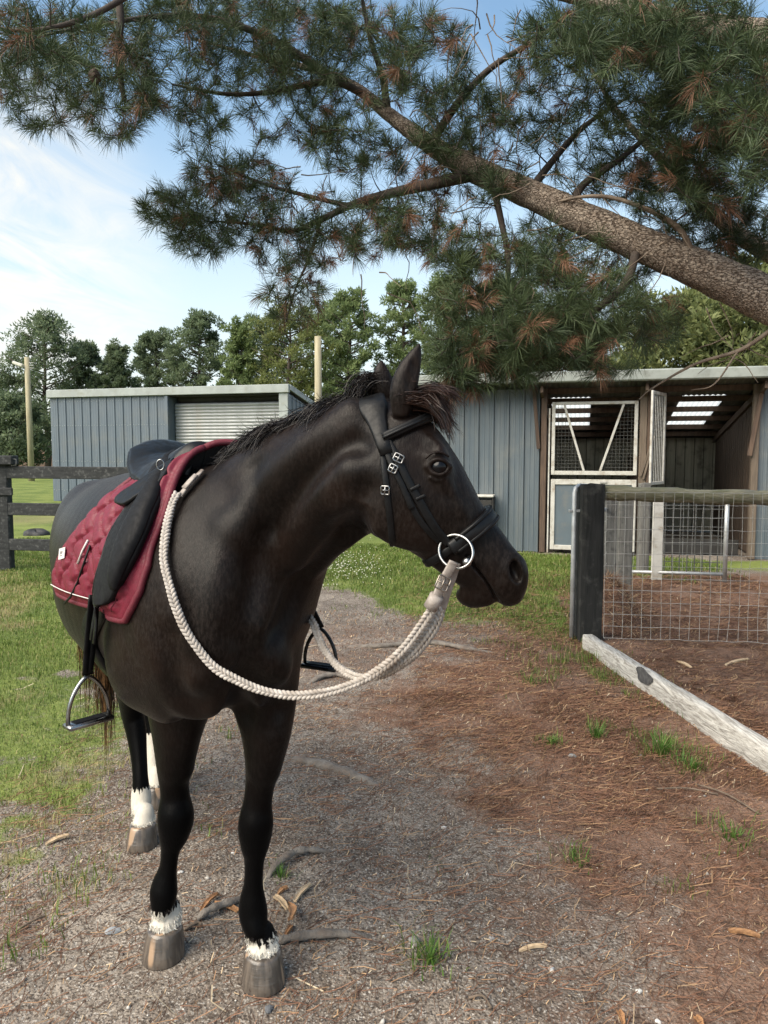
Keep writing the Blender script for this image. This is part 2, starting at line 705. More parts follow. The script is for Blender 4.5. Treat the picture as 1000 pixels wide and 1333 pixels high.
M_TIMB = simple('brown_timber', (.105, .068, .046), (.065, .042, .030), rough=.8, scale=6, stretch=(5, 5, .5), bumps=.5, bdist=.006, rand=.15)
M_TIMB2 = simple('pale_timber', (.17, .13, .095), (.115, .088, .065), rough=.8, scale=6, stretch=(6, 6, .5), bumps=.5, bdist=.006, rand=.12)
M_OLIVE = simple('olive_grey_planks', (.34, .32, .25), (.25, .235, .18), rough=.8, scale=4, stretch=(6, 6, .4), bumps=.4, bdist=.005, rand=.12, dirt=(.07, .06, .045), dscale=3)
M_DOORBLUE = simple('blue_door_sheet', (.105, .135, .155), (.090, .115, .135), rough=.5, scale=3, bumps=.1, dirt=(.17, .165, .15), dscale=3)
M_WIRE = simple('weathered_wire', (.44, .43, .40), (.32, .31, .29), rough=.5, scale=30, metal=.2, bumps=.1)
M_DWIRE = simple('dark_wire', (.10, .10, .095), (.07, .07, .065), rough=.6, scale=30, metal=.3, bumps=.1)


def rib_profile(wd, rib=.028, ribw=.045):
    """flat pan with a raised rib on its right and two small swages; x 0..wd, -y outward"""
    p = [(0, 0)]
    for q in (.33, .62):
        p += [(wd * q - .012, 0), (wd * q - .005, -.004), (wd * q + .005, -.004), (wd * q + .012, 0)]
    p += [(wd - ribw, 0), (wd - ribw * .78, -rib), (wd - ribw * .22, -rib), (wd, 0)]
    return p


def clad_panel(x0, wd, z0, z1, y, mat, parent, z1b=None):
    """one sheet of ribbed cladding between two ribs"""
    z1b = z1 if z1b is None else z1b
    pr = rib_profile(wd)
    V, F = [], []
    n = len(pr)
    for (x, yy) in pr:
        zt = lerp(z1, z1b, x / wd)
        V += [(x0 + x, y + yy, z0), (x0 + x, y + yy, zt), (x0 + x, y + .012, z0), (x0 + x, y + .012, zt)]
    for i in range(n - 1):
        a, c = 4 * i, 4 * i + 4
        F += [(a, c, c + 1, a + 1), (a + 2, a + 3, c + 3, c + 2), (a + 1, c + 1, c + 3, a + 3), (a, a + 2, c + 2, c)]
    F += [(0, 1, 3, 2), (4 * n - 4, 4 * n - 2, 4 * n - 1, 4 * n - 3)]
    return MB().add(V, F).build('cladding_panel', mat, parent)


# ---- the shed with the roller door
O = G(70, 652)
shed = thing('shed', 'blue grey metal shed with a silver roller door behind the horse and the black fence', 'shed', O, BANG)
_, zt = plane_hit(70, 518, O, 0)
_, ztop = plane_hit(70, 508, O, 0)
sd0, _ = plane_hit(217, 560, O, 0)
sd1, _ = plane_hit(364, 560, O, 0)
sl, _ = plane_hit(376, 560, O, 0)
np_ = 14
wd = sd0 / np_
for i in range(np_):
    clad_panel(i * wd, wd - .002, .0, zt, 0, M_CLAD, shed)
mb = MB()
for i in range(np_):
    for z in (.35, 1.25, 2.35, zt - .12):
        for q in (.16, .5, .8):
            mb.box((i * wd + wd * q * .95, -.006, z + .01 * math.sin(i * 7 + q * 9)), (.022, .012, .022), .004)
mb.build('screws', M_TRIM, shed, kind='stuff')
DP = 6.0
slope = .185
# pilaster right of the door, flashing round the door
MB().box(((sd1 + sl) / 2, .02, zt / 2), (sl - sd1 - .01, .12, zt - .004), .006).build('corner_post', M_TRIM, shed)
MB().box((sd0 + .045, -.012, zt / 2), (.085, .10, zt - .004), .006).build('door_flashing', M_CLAD, shed)
# shutter slats set back in the opening
_, zr = plane_hit(290, 524, O, .35)
ns = 30
sh = (zr - .02) / ns
prof = []
for k in range(9):
    t = k / 8
    prof.append((-.022 * math.sin(PI * t), t * sh))
W_ = sd1 - sd0 - .10
V, F = [], []
for (yy, z) in prof:
    V += [(0, yy, z), (W_, yy, z)]
for k in range(8):
    F.append((2 * k, 2 * k + 1, 2 * k + 3, 2 * k + 2))
V += [(0, .02, 0), (W_, .02, 0), (0, .02, sh), (W_, .02, sh)]
nb = 18
F += [(nb, nb + 2, nb + 3, nb + 1)]
sme = bpy.data.meshes.new('slat')
sme.from_pydata(V, [], F)
sme.materials.append(M_ROLL)
set_smooth(sme)
shut = bpy.data.objects.new('roller_door', bpy.data.meshes.new('roller_door'))
MBx = MB().box((W_ / 2, .08, zr / 2), (W_, .05, zr - .02), .005)
shut.data.from_pydata(np.concatenate(MBx.V).tolist(), [], MBx.F)
shut.data.materials.append(M_ROLL)
COL.objects.link(shut)
shut.parent = shed
shut.location = (sd0 + .09, .35, .01)
for k in range(ns):
    s = bpy.data.objects.new('slat', sme)
    COL.objects.link(s)
    s.parent = shut
    s.location = (0, .03, k * sh)
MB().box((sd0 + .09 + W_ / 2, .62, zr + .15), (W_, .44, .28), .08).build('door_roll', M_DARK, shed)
# opening reveals
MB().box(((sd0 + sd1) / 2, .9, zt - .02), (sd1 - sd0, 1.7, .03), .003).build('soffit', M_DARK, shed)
MB().box((sd0 + .03, .35, zt / 2), (.05, .6, zt), .003).build('jamb', M_CLAD, shed)
MB().box((sd1 - .015, .35, zt / 2), (.028, .6, zt), .003).build('jamb', M_CLAD, shed)
# right side wall, other walls, roof
k = 20
for i in range(k):
    d0, d1 = .02 + i * DP / k, .02 + (i + 1) * DP / k - .002
    pr = rib_profile(d1 - d0)
    V, F = [], []
    for (x, yy) in pr:
        ztp = zt - slope * (d0 + x) - .02
        V += [(sl - yy, d0 + x, 0), (sl - yy, d0 + x, ztp), (sl - .02, d0 + x, 0), (sl - .02, d0 + x, ztp)]
    n = len(pr)
    for j in range(n - 1):
        a, c = 4 * j, 4 * j + 4
        F += [(a, c, c + 1, a + 1), (a + 2, a + 3, c + 3, c + 2)]
    MB().add(V, F).build('cladding_panel', M_CLAD, shed)
zb = zt - slope * DP
MB().add([(0, .02, 0), (0, DP, 0), (0, DP, zb), (0, .02, zt - .02), (.03, .02, 0), (.03, DP, 0), (.03, DP, zb), (.03, .02, zt - .02)],
         [(0, 3, 2, 1), (4, 5, 6, 7), (3, 7, 6, 2)]).build('side_wall', M_CLAD, shed)
MB().box((sl / 2, DP, zb / 2), (sl, .03, zb - .01), .003).build('back_wall', M_CLAD, shed)
MB().beam((-.06, -.05, (zt + ztop) / 2), (sl + .05, -.05, (zt + ztop) / 2), .11, ztop - zt, bevel=.012).build('gutter', M_TRIM, shed)
MB().beam((sl + .055, -.0, ztop - .09), (sl + .055, DP + .1, ztop - .09 - slope * (DP + .1)), .05, .16, bevel=.006).build('barge_flashing', M_TRIM, shed)
V = [(-.04, .02, ztop - .02), (sl + .03, .02, ztop - .02), (sl + .03, DP + .1, ztop - .02 - slope * DP), (-.04, DP + .1, ztop - .02 - slope * DP)]
V += [(x, y, z - .04) for x, y, z in V]
MB().add(V, [(0, 1, 2, 3), (7, 6, 5, 4), (0, 4, 5, 1), (1, 5, 6, 2), (2, 6, 7, 3), (3, 7, 4, 0)]).build('roof', M_TRIM, shed)

# ---- the stable
O = G(700, 718)
SO = O
stable = thing('stable', 'blue grey stable with white framed doors, skylights and dark stalls on the right', 'stable', O, BANG)


def S(px, py, d=0):
    return plane_hit(px, py, SO, d)


ZE = S(760, 505)[1]                       # top of the wall under the eave
xL = S(548, 600)[0]
xs = {k: S(k, 600)[0] for k in (703, 716, 718, 829, 832, 847, 866, 972, 986, 1000)}
XR = xs[1000] + 2.2
DS = 3.7
ZB = S(900, 570, DS)[1]
rs = (ZE - .02 - (ZB + .03)) / DS         # roof fall per metre
npn = 8
wd = (xs[703] - xL) / npn
for i in range(npn):
    clad_panel(xL + i * wd, wd - .002, .0, ZE, 0, M_CLAD2, stable)
wd2 = .19
i = 0
x = xs[986] + .005
while x < XR:
    clad_panel(x, wd2 - .002, .0, ZE, 0, M_CLAD2, stable)
    x += wd2
# front posts
MB().box(((xs[703] + xs[716]) / 2 - .02, -.02, ZE / 2), (.085, .10, ZE), .006).build('post', M_TIMB, stable)
MB().beam((xs[703] - .02, -.085, ZE - .9), (xs[703] - .10, -.10, ZE), .05, .05).build('brace', M_TIMB, stable)
MB().box(((xs[832] + xs[847]) / 2 - .035, .0, ZE / 2), (.10, .11, ZE), .006).build('post', M_TIMB2, stable)
MB().box(((xs[832] + xs[847]) / 2 + .055, -.03, ZE * .5 + .42), (.07, .08, ZE - .84), .006).build('post', M_TIMB, stable)
MB().box(((xs[972] + xs[986]) / 2 + .03, .0, ZE / 2), (.09, .11, ZE), .006).build('post', M_TIMB2, stable)
MB().beam((xs[972] + .02, -.07, ZE - 1.0), (xs[986] + .02, -.08, ZE - .02), .055, .06).build('brace', M_TIMB, stable)
for (x0, z0, x1, z1) in ((xs[832] + .02, 1.16, xs[847] + .03, 1.75), (xs[832] + .06, 1.12, xs[847] - .0, 1.55)):
    MB().beam((x0, -.08, z0), (x1, -.10, z1), .025, .03).build('leaning_stick', M_TIMB2, stable)
# white door jamb
MB().box((xs[716] - .012, -.045, ZE * .44), (.022, .05, ZE * .88), .004).build('door_jamb', M_WPAINT, stable)
# lower door
x0, x1 = xs[718] + .0, xs[829]
zl0, zl1 = .05, S(770, 624)[1]
ld = thing('stable_door', None, None, (x0, -.05, 0))
ld.parent = stable
ld['label'] = 'closed lower door with a blue sheet in a white frame'
Wd = x1 - x0
fr = .062
mb = MB()
mb.box((fr / 2, 0, (zl0 + zl1) / 2), (fr, .045, zl1 - zl0), .005)
mb.box((Wd - fr / 2, 0, (zl0 + zl1) / 2), (fr, .045, zl1 - zl0), .005)
mb.box((Wd / 2, 0, zl1 - .04), (Wd - 2 * fr, .043, .08), .005)
mb.box((Wd / 2, 0, zl0 + .035), (Wd - 2 * fr, .043, .07), .005)
mb.build('frame', M_WPAINT, ld)
MB().box((Wd / 2, .010, (zl0 + zl1) / 2), (Wd - 2 * fr + .01, .02, zl1 - zl0 - .12), .002).build('door_sheet', M_DOORBLUE, ld)
MB().box((Wd * .62, -.028, zl1 - .04), (.10, .02, .03), .004).build('latch', M_WIRE, ld)
# upper door with a V and wire either side of it
zu0, zu1 = S(770, 620)[1] + .02, S(770, 523)[1]
ud = thing('stable_door', None, None, (x0, -.05, 0))
ud.parent = stable
ud['label'] = 'upper door with a white V brace and wire mesh'
mb = MB()
mb.box((fr * .4, 0, (zu0 + zu1) / 2), (fr * .8, .042, zu1 - zu0), .005)
mb.box((Wd - fr * .4, 0, (zu0 + zu1) / 2), (fr * .8, .042, zu1 - zu0), .005)
mb.box((Wd / 2, 0, zu1 - .022), (Wd - fr * 1.6, .040, .044), .004)
mb.box((Wd / 2, 0, zu0 + .03), (Wd - fr * 1.6, .040, .06), .004)
mb.build('frame', M_WPAINT, ud)
vt0, vb0 = S(735, 528)[0] - x0, S(760, 616)[0] - x0
vt1, vb1 = S(812, 528)[0] - x0, S(781, 616)[0] - x0
zb0, zt0 = zu0 + .06, zu1 - .045
MB().beam((vt0, -.005, zt0), (vb0, -.005, zb0), .034, .034).build('brace', M_WPAINT, ud)
MB().beam((vt1, -.005, zt0), (vb1, -.005, zb0), .034, .034).build('brace', M_WPAINT, ud)
mb = MB()
z = zb0
while z < zt0:
    t = (z - zb0) / (zt0 - zb0)
    mb.tube([(fr * .8, .012, z), (lerp(vb0, vt0, t), .012, z)], .0032, 4, False)
    mb.tube([(lerp(vb1, vt1, t), .012, z), (Wd - fr * .8, .012, z)], .0032, 4, False)
    z += .052
x = fr + .03
while x < Wd - fr:
    if x < vb0:
        t = 1 if x < vt0 else (x - vb0) / (vt0 - vb0)
        mb.tube([(x, .018, zb0), (x, .018, lerp(zb0, zt0, t))], .003, 4, False)
    elif x > vb1:
        t = 1 if x > vt1 else (x - vb1) / (vt1 - vb1)
        mb.tube([(x, .018, zb0), (x, .018, lerp(zb0, zt0, t))], .003, 4, False)
    x += .052
mb.build('wire_mesh', M_DWIRE, ud, kind='stuff')
# the other upper door, swung open towards us
x0b, z0b, z1b = S(866, 600)[0], S(860, 630)[1], S(860, 512)[1]
od = thing('stable_door', None, None, (x0b - .02, -.02, 0), math.radians(-112))
od.parent = stable
od['label'] = 'upper door swung open towards the pen'
mb = MB()
L_ = .62
for (xx) in (.02, L_ - .02):
    mb.box((xx, 0, (z0b + z1b) / 2), (.045, .03, z1b - z0b), .005)
for zz in (z0b + .025, z1b - .025):
    mb.box((L_ / 2, 0, zz), (L_ - .09, .028, .045), .005)
mb.build('frame', M_WPAINT, od)
mb = MB()
for k in range(1, 8):
    mb.tube([(L_ * k / 8, .004, z0b + .04), (L_ * k / 8, .004, z1b - .04)], .005, 5, False)
mb.build('bars', M_WIRE, od)
# near-black board standing in for the shade low in the second stall
MB().box(((xs[866] + xs[972]) / 2, .30, .12), (xs[972] - xs[866] - .02, .04, .22), .004).build('stall_shade_board', M_DARK, stable)
# stall walls
xa, xb, xc = xs[703] + .03, (xs[832] + xs[847]) / 2 - .02, xs[986]
w_ = .165


def plank_row(p0, dx, n, z0, ztop_f, name='plank', mat=M_OLIVE, axis_='x'):
    for i in range(n):
        x_ = p0[0] + (i + .5) * w_ if axis_ == 'x' else p0[0]
        y_ = p0[1] + (i + .5) * w_ if axis_ == 'y' else p0[1]
        zt_ = ztop_f(y_)
        sz = (w_ - .010, .03, zt_ - z0) if axis_ == 'x' else (.03, w_ - .010, zt_ - z0)
        MB().box((x_, y_, (z0 + zt_) / 2), sz, .004).build(name, mat, stable)


roofz = lambda y_: ZE - .03 - rs * y_
plank_row((xL + .05, DS), 1, int((xa - xL) / w_), .02, lambda y_: ZB, mat=M_OLIVE)
plank_row((xa, DS), 1, int((XR - xa) / w_), .02, lambda y_: ZB)
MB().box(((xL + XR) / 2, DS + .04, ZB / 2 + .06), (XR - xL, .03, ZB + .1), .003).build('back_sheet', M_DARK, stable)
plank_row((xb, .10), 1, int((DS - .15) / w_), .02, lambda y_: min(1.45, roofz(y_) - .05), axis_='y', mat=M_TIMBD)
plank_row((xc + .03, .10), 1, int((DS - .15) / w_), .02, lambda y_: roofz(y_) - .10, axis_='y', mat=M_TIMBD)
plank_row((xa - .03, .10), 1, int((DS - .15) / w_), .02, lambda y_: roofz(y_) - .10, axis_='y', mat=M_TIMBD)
for x in (xL + .01, XR):
    MB().add([(x - .012, .02, 0), (x - .012, DS, 0), (x - .012, DS, ZB), (x - .012, .02, ZE - .02), (x + .012, .02, 0), (x + .012, DS, 0), (x + .012, DS, ZB), (x + .012, .02, ZE - .02)],
             [(0, 3, 2, 1), (4, 5, 6, 7), (3, 7, 6, 2), (0, 4, 7, 3), (1, 2, 6, 5)]).build('end_wall', M_CLAD2, stable)
# roof sheets: corrugated, two clear ones
m, b = newmat('translucent_roof_sheet')
tr = nn(m, 'BsdfTranslucent')
tr.inputs['Color'].default_value = (.70, .72, .70, 1)
df = nn(m, 'BsdfDiffuse')
df.inputs['Color'].default_value = (.55, .56, .54, 1)
mx = nn(m, 'MixShader')
mx.inputs[0].default_value = .22
lk(m, tr.outputs[0], mx.inputs[1])
lk(m, df.outputs[0], mx.inputs[2])
lk(m, mx.outputs[0], m.node_tree.nodes['Material Output'].inputs[0])
M_SKYL = m
M_ROOFU = simple('zinc_roof_sheet', (.20, .21, .21), (.15, .155, .155), rough=.5, scale=5, metal=.2, bumps=.1, dirt=(.1, .085, .07), dscale=3)


def roof_sheet(xa_, xb_, name, mat, ya=-.42, yb=None):
    yb = DS + .25 if yb is None else yb
    n = max(2, int((xb_ - xa_) / .019))
    ys = [lerp(ya, yb, q / 4) for q in range(5)]
    V, F = [], []
    for i in range(n + 1):
        x_ = lerp(xa_, xb_, i / n)
        for y_ in ys:
            V.append((x_, y_, ZE + .055 - rs * y_ + .009 * math.sin(x_ / .076 * 2 * PI)))
    k_ = len(ys)
    for i in range(n):
        for j in range(k_ - 1):
            F.append((i * k_ + j, i * k_ + k_ + j, i * k_ + k_ + j + 1, i * k_ + j + 1))
    return MB().add(V, F).build(name, mat, stable, True)


def roofx(px, py):
    """where a sight line meets the roof sheet"""
    r = ray(px, py)
    lo, hi = 1.0, 40.0
    for _ in range(60):
        t = (lo + hi) / 2
        p = Vector((0, 0, CAM_H)) + r * t - SO
        if p.z > ZE + .055 - rs * p.dot(E2):
            hi = t
        else:
            lo = t
    return p.dot(E1)


c1 = (roofx(718, 512) + roofx(768, 512)) / 2
c2 = (roofx(890, 512) + roofx(947, 512)) / 2
w1 = (roofx(947, 512) - roofx(890, 512)) / 2
cur = xL - .25
for c_ in (c1, c2):
    roof_sheet(cur, c_ - w1, 'roof_sheet', M_ROOFU)
    roof_sheet(c_ - w1, c_ + w1, 'roof_sheet', M_ROOFU, -.42, .80)
    roof_sheet(c_ - w1, c_ + w1, 'skylight', M_SKYL, .801, 3.3)
    roof_sheet(c_ - w1, c_ + w1, 'roof_sheet', M_ROOFU, 3.301)
    cur = c_ + w1
roof_sheet(cur, XR + .2, 'roof_sheet', M_ROOFU)
for y_ in (.12, .75, 1.45, 2.15, 2.85, 3.5):
    MB().beam((xL, y_, ZE - .01 - rs * y_), (XR, y_, ZE - .01 - rs * y_), .045, .085).build('purlin', M_TIMB, stable)
for x_ in (xL + .05, xa, xb, xc, XR - .05):
    MB().beam((x_, -.38, ZE - .10 + rs * .38), (x_, DS, ZE - .10 - rs * DS), .045, .10).build('rafter', M_TIMB, stable)
zf = ZE + .02 + rs * .42
MB().beam((xL - .28, -.47, zf + .03), (XR + .2, -.47, zf + .03), .11, .155, bevel=.018).build('gutter', M_TRIM2, stable)
# wall bin by the horse's nose
bin_ = thing('feed_bin', 'small dark wall bin with a white rim on the stable beside the horse nose', 'bin', SO, BANG)
bx0, bx1 = S(620, 650)[0], S(645, 650)[0]
bz0, bz1 = S(630, 690)[1], S(630, 643)[1]
mb = MB()
mb.box(((bx0 + bx1) / 2, -.035 - .21, (bz0 + bz1) / 2 - .04), (bx1 - bx0 - .05, .02, bz1 - bz0 - .08), .004)
mb.box((bx0 + .012, -.035 - .11, (bz0 + bz1) / 2), (.02, .20, bz1 - bz0 - .05), .004)
mb.box((bx1 - .012, -.035 - .11, (bz0 + bz1) / 2), (.022, .20, bz1 - bz0 - .05), .004)
mb.box(((bx0 + bx1) / 2, -.035 - .11, bz0 + .04), (bx1 - bx0 - .05, .19, .02), .004)
mb.build('bin_body', M_DARK, bin_)
MB().box(((bx0 + bx1) / 2, -.035 - .11, bz1 - .02), (bx1 - bx0, .24, .035), .008).build('rim', M_WPAINT, bin_)

# ---- brown block wall far left, lamp pole, other pole
M_BRICK, b = newmat('brown_block_wall')
v = coords(M_BRICK, 'Object')
rot = nn(M_BRICK, 'Mapping')
rot.inputs['Rotation'].default_value = (math.radians(90), 0, 0)
lk(M_BRICK, v, rot.inputs[0])
br = nn(M_BRICK, 'TexBrick')
br.inputs['Scale'].default_value = 1.6
br.inputs['Color1'].default_value = (.17, .105, .075, 1)
br.inputs['Color2'].default_value = (.12, .078, .06, 1)
br.inputs['Mortar'].default_value = (.10, .085, .075, 1)
lk(M_BRICK, rot.outputs[0], br.inputs['Vector'])
lk(M_BRICK, br.outputs['Color'], b.inputs['Base Color'])
b.inputs['Roughness'].default_value = .9
wl = P(-160, 590, 75)
wr = P(82, 590, 75)
bw = MB().box(((wl.x + wr.x) / 2, 75, 1.32), (wr.x - wl.x, .3, 2.9), .02).build('block_wall', M_BRICK)
tag(bw, 'long brown block wall far off beyond the paddock on the left', 'wall')

M_POLE = simple('pale_timber_pole', (.34, .30, .20), (.25, .22, .14), rough=.8, scale=4, stretch=(4, 4, .3), bumps=.4, bdist=.01)
M_LAMP = simple('pale_lamp_housing', (.6, .58, .5), (.5, .48, .42), rough=.5, scale=9, bumps=0)


def pole(px, Y, ytop, r, label, lamp):
    base = P(px, 590, Y)
    base.z = 0
    H = P(px, ytop, Y).z
    t = thing('light_pole' if lamp else 'timber_pole', label, 'pole', base)
    MB().tube([(0, 0, -.2), (0, 0, H * .5), (0, 0, H)], [r * 1.08, r, r * .9], 14).build('pole_shaft', M_POLE, t, True)
    if lamp:
        mb = MB().box((-.42, -.12, H - .38), (.55, .30, .16), .03, np.array([[.94, 0, .34], [0, 1, 0], [-.34, 0, .94]]))
        mb.build('floodlight', M_LAMP, t)
        MB().beam((0, -.1, H - .55), (-.3, -.1, H - .42), .05, .05).build('bracket', M_WIRE, t)
        mb = MB()
        for k in range(3):
            mb.tube([(.1, -.05, H - .3 - k * .14), (.34, -.05, H - .3 - k * .14)], .022, 6)
        mb.build('climbing_pegs', M_WIRE, t)
    return t


pole(40, 40, 465, .15, 'pale timber light pole with a floodlight beside the blue shed', True)
pole(415, 30, 438, .15, 'bare pale timber pole rising behind the mane of the horse', False)
# ------------------------------------------------------------------ black paddock fence on the left
M_BLACKT = simple('black_stained_timber', (.020, .021, .022), (.034, .035, .036), rough=.8, spec=.3, scale=5, stretch=(1, 6, 6), bumps=.5, bdist=.006, dirt=(.10, .10, .098), dscale=23)
FB = P(0, 705, 9.4)
FB.z = 0
fence = thing('rail_fence', 'black timber post and rail fence crossing the grass behind the horse', 'fence', FB)
fl, fr_ = P(-330, 705, 10.0), P(262, 705, 9.1)
zs = [(P(20, 605, 9.4).z, P(20, 621, 9.4).z), (P(20, 653, 9.4).z, P(20, 669, 9.4).z), (P(20, 700, 9.4).z, P(20, 715, 9.4).z)]
fdir = (Vector((fr_.x, fr_.y, 0)) - Vector((fl.x, fl.y, 0))).normalized()
for zt_, zb_ in zs:
    z = (zt_ + zb_) / 2
    p0, p1 = Vector((fl.x, fl.y, z)) - FB, Vector((fr_.x, fr_.y, z - .03)) - FB
    MB().beam(p0, p1, .045, zt_ - zb_, bevel=.006).build('rail', M_BLACKT, fence)
ph = P(0, 596, 9.4).z
for k, px in enumerate((3, 250, -270)):
    q = P(px, 705, lerp(9.4, 9.1, px / 262 if px > 0 else 0) if px > -100 else 9.9)
    t = MB()
    t.box((q.x - FB.x, q.y - FB.y + .10, ph / 2 - .1), (.15, .13, ph + .2), .012)
    t.build('post', M_BLACKT, fence)
    MB().box((q.x - FB.x + .05, q.y - FB.y + .02, ph - .43), (.20, .03, .10), .01).build('bracket', M_BLACKT, fence)
    MB().box((q.x - FB.x + .05, q.y - FB.y + .06, ph - .03), (.26, .19, .12), .012).build('post_cap', M_BLACKT, fence)
    MB().tube([(q.x - FB.x + .16, q.y - FB.y - .0, ph - .01), (q.x - FB.x + .22, q.y - FB.y - .0, ph - .02), (q.x - FB.x + .22, q.y - FB.y, ph - .09), (q.x - FB.x + .16, q.y - FB.y, ph - .1)], .008, 6).build('hook', M_DWIRE, fence, True)
# far white edging and low rails beyond the paddock
M_EDGE = simple('pale_concrete', (.50, .48, .44), (.42, .40, .37), rough=.8, scale=6)
e0, e1 = G(-200, 622), G(82, 622)
ed = MB().box(((e0.x + e1.x) / 2, e0.y, .22), (e1.x - e0.x, .3, .5), .03).build('arena_edging', M_EDGE)
tag(ed, 'pale low edging strip along the far side of the paddock', 'edging')
# ------------------------------------------------------------------ the pen on the right
M_CHAR = simple('charcoal_painted_post', (.016, .0165, .016), (.026, .026, .025), rough=.85, spec=.25, scale=5, stretch=(5, 5, .6), bumps=.6, bdist=.008, dirt=(.075, .074, .068), dscale=7)
M_GREYT = simple('weathered_grey_timber', (.17, .165, .15), (.105, .10, .092), rough=.9, scale=5, stretch=(7, 7, .4), bumps=.8, bdist=.01, dirt=(.06, .06, .055), dscale=9)
M_MOSS = simple('mossy_log', (.27, .245, .165), (.15, .145, .08), rough=.95, scale=9, stretch=(.5, 4, 4), bumps=1, bdist=.015, dirt=(.17, .16, .13), dscale=6)
M_GALV = simple('galvanised_pipe', (.44, .45, .45), (.34, .35, .35), rough=.45, scale=14, metal=.45, bumps=.1, dirt=(.26, .25, .23), dscale=8)
PB_ = G(766, 836)
pen = thing('pen_fence', 'wire mesh pen fence with a thick charcoal corner post and a mossy top rail', 'fence', PB_)
zt_ = P(766, 632, PB_.y).z


def rough_post(p, wx, wy, H, mat, name='post', seed=0):
    """square timber post with uneven faces and worn edges"""
    nz, k = 14, 5
    V, F = [], []
    per = []
    for (ax, ay, bx, by) in ((-1, -1, 1, -1), (1, -1, 1, 1), (1, 1, -1, 1), (-1, 1, -1, -1)):
        for i in range(k):
            t = i / k
            per.append((lerp(ax, bx, t), lerp(ay, by, t)))
    n = len(per)
    for j in range(nz + 1):
        z = H * j / nz - .15 * (j == 0)
        for i, (x_, y_) in enumerate(per):
            c = 1 - .07 * (abs(x_) > .95 and abs(y_) > .95)
            w1 = 1 + .035 * float(fbm(i * .7 + seed, z * 1.3, 3)) + .02 * math.sin(z * 5 + i + seed)
            dz = .012 * math.sin(i * 1.7 + seed) if j == nz else 0
            V.append((p[0] + x_ * wx / 2 * c * w1, p[1] + y_ * wy / 2 * c * w1, z + dz))
    for j in range(nz):
        for i in range(n):
            F.append((j * n + i, j * n + (i + 1) % n, (j + 1) * n + (i + 1) % n, (j + 1) * n + i))
    F.append([nz * n + i for i in range(n)])
    return MB().add(V, F).build(name, mat, pen)


rough_post((.022, .10), .188, .19, zt_, M_CHAR)
# front line runs right from the post, nearly square to us
F0, F1 = Vector((.10, .03, 0)), G(1000, 842) - PB_
F1 = F1 + (F1 - F0) * .9
F1.z = 0
rz0, rz1 = P(800, 643, PB_.y).z, P(1000, 649, PB_.y + F1.y * .5).z
path = []
for i in range(30):
    t = i / 29
    p = lerp(F0, F1, t)
    path.append((p.x, p.y + .06 + .006 * math.sin(t * 9), lerp(rz0, rz1 - (rz0 - rz1) * .9, t) + .004 * math.sin(t * 14) + .003 * math.sin(t * 33)))
rad = [.060 + .004 * math.sin(i * 1.3) + .005 * rnd.uniform(-1, 1) for i in range(30)]
lg = MB().tube(path, rad, 14)
lg.build('rail', M_MOSS, pen, True, label='thick mossy log laid along the top of the pen fence')
rough_post((F1.x, F1.y + .08), .2, .2, zt_, M_CHAR, seed=5)


def wire_grid(p0, p1, z1, z0, nx, nz, wob, r=.0016):
    """woven wire between two places: each strand is an object of its own"""
    L = (p1 - p0).length
    d = (p1 - p0).normalized()
    nrm = d.cross(Vector((0, 0, 1)))
    for i in range(nx + 1):
        s = L * i / nx
        pts = []
        for j in range(nz * 2 + 1):
            t = j / (nz * 2)
            q = p0 + d * (s + wob * (.5 + s / L) * float(vnoise(i * 1.7 + 3, t * 6.1, 8)) * .6) + nrm * (.012 * float(vnoise(i * .4, t * 3, 5)))
            pts.append((q.x, q.y, lerp(z0, z1, t)))
        MB().tube(pts, r, 4, False).build('wire', M_WIRE, pen)
    for j in range(nz + 1):
        t = j / nz
        pts = []
        for i in range(nx * 2 + 1):
            s = L * i / (nx * 2)
            q = p0 + d * s + nrm * (.012 * float(vnoise(i * .2, t * 3, 5)) + .003)
            pts.append((q.x, q.y, lerp(z0, z1, t) + wob * .5 * float(vnoise(i * .45, j * 1.9, 4)) * (.3 + s / L)))
        MB().tube(pts, r, 4, False).build('wire', M_WIRE, pen)


wz1 = P(800, 641, PB_.y).z
wire_grid(F0 + Vector((.02, -.02, 0)), F1 + Vector((0, -.02, 0)), wz1, .035, 33, 12, .012)
# side line going back
q1, q2 = P(793, 700, 7.05) - PB_, P(813, 700, 7.9) - PB_
rough_post((q1.x, q1.y), .125, .10, P(793, 652, 7.05).z, M_GREYT, seed=2)
rough_post((q2.x, q2.y), .155, .12, P(813, 650, 7.9).z, M_GREYT, seed=9)
q3 = Vector((lerp(q1.x, q2.x, 2.6), lerp(q1.y, q2.y, 2.6), 0))
rough_post((q3.x, q3.y), .13, .12, 1.12, M_GREYT, seed=12)
S0_ = Vector((.08, .22, 0))
wire_grid(S0_, Vector((q2.x - .10, q2.y, 0)), P(790, 655, 6.2).z, .04, 15, 10, .014, .0019)
MB().beam((S0_.x, S0_.y, P(790, 668, 6.2).z), (q1.x - .03, q1.y, P(790, 660, 7.0).z - .02), .02, .03).build('strainer', M_GALV, pen)
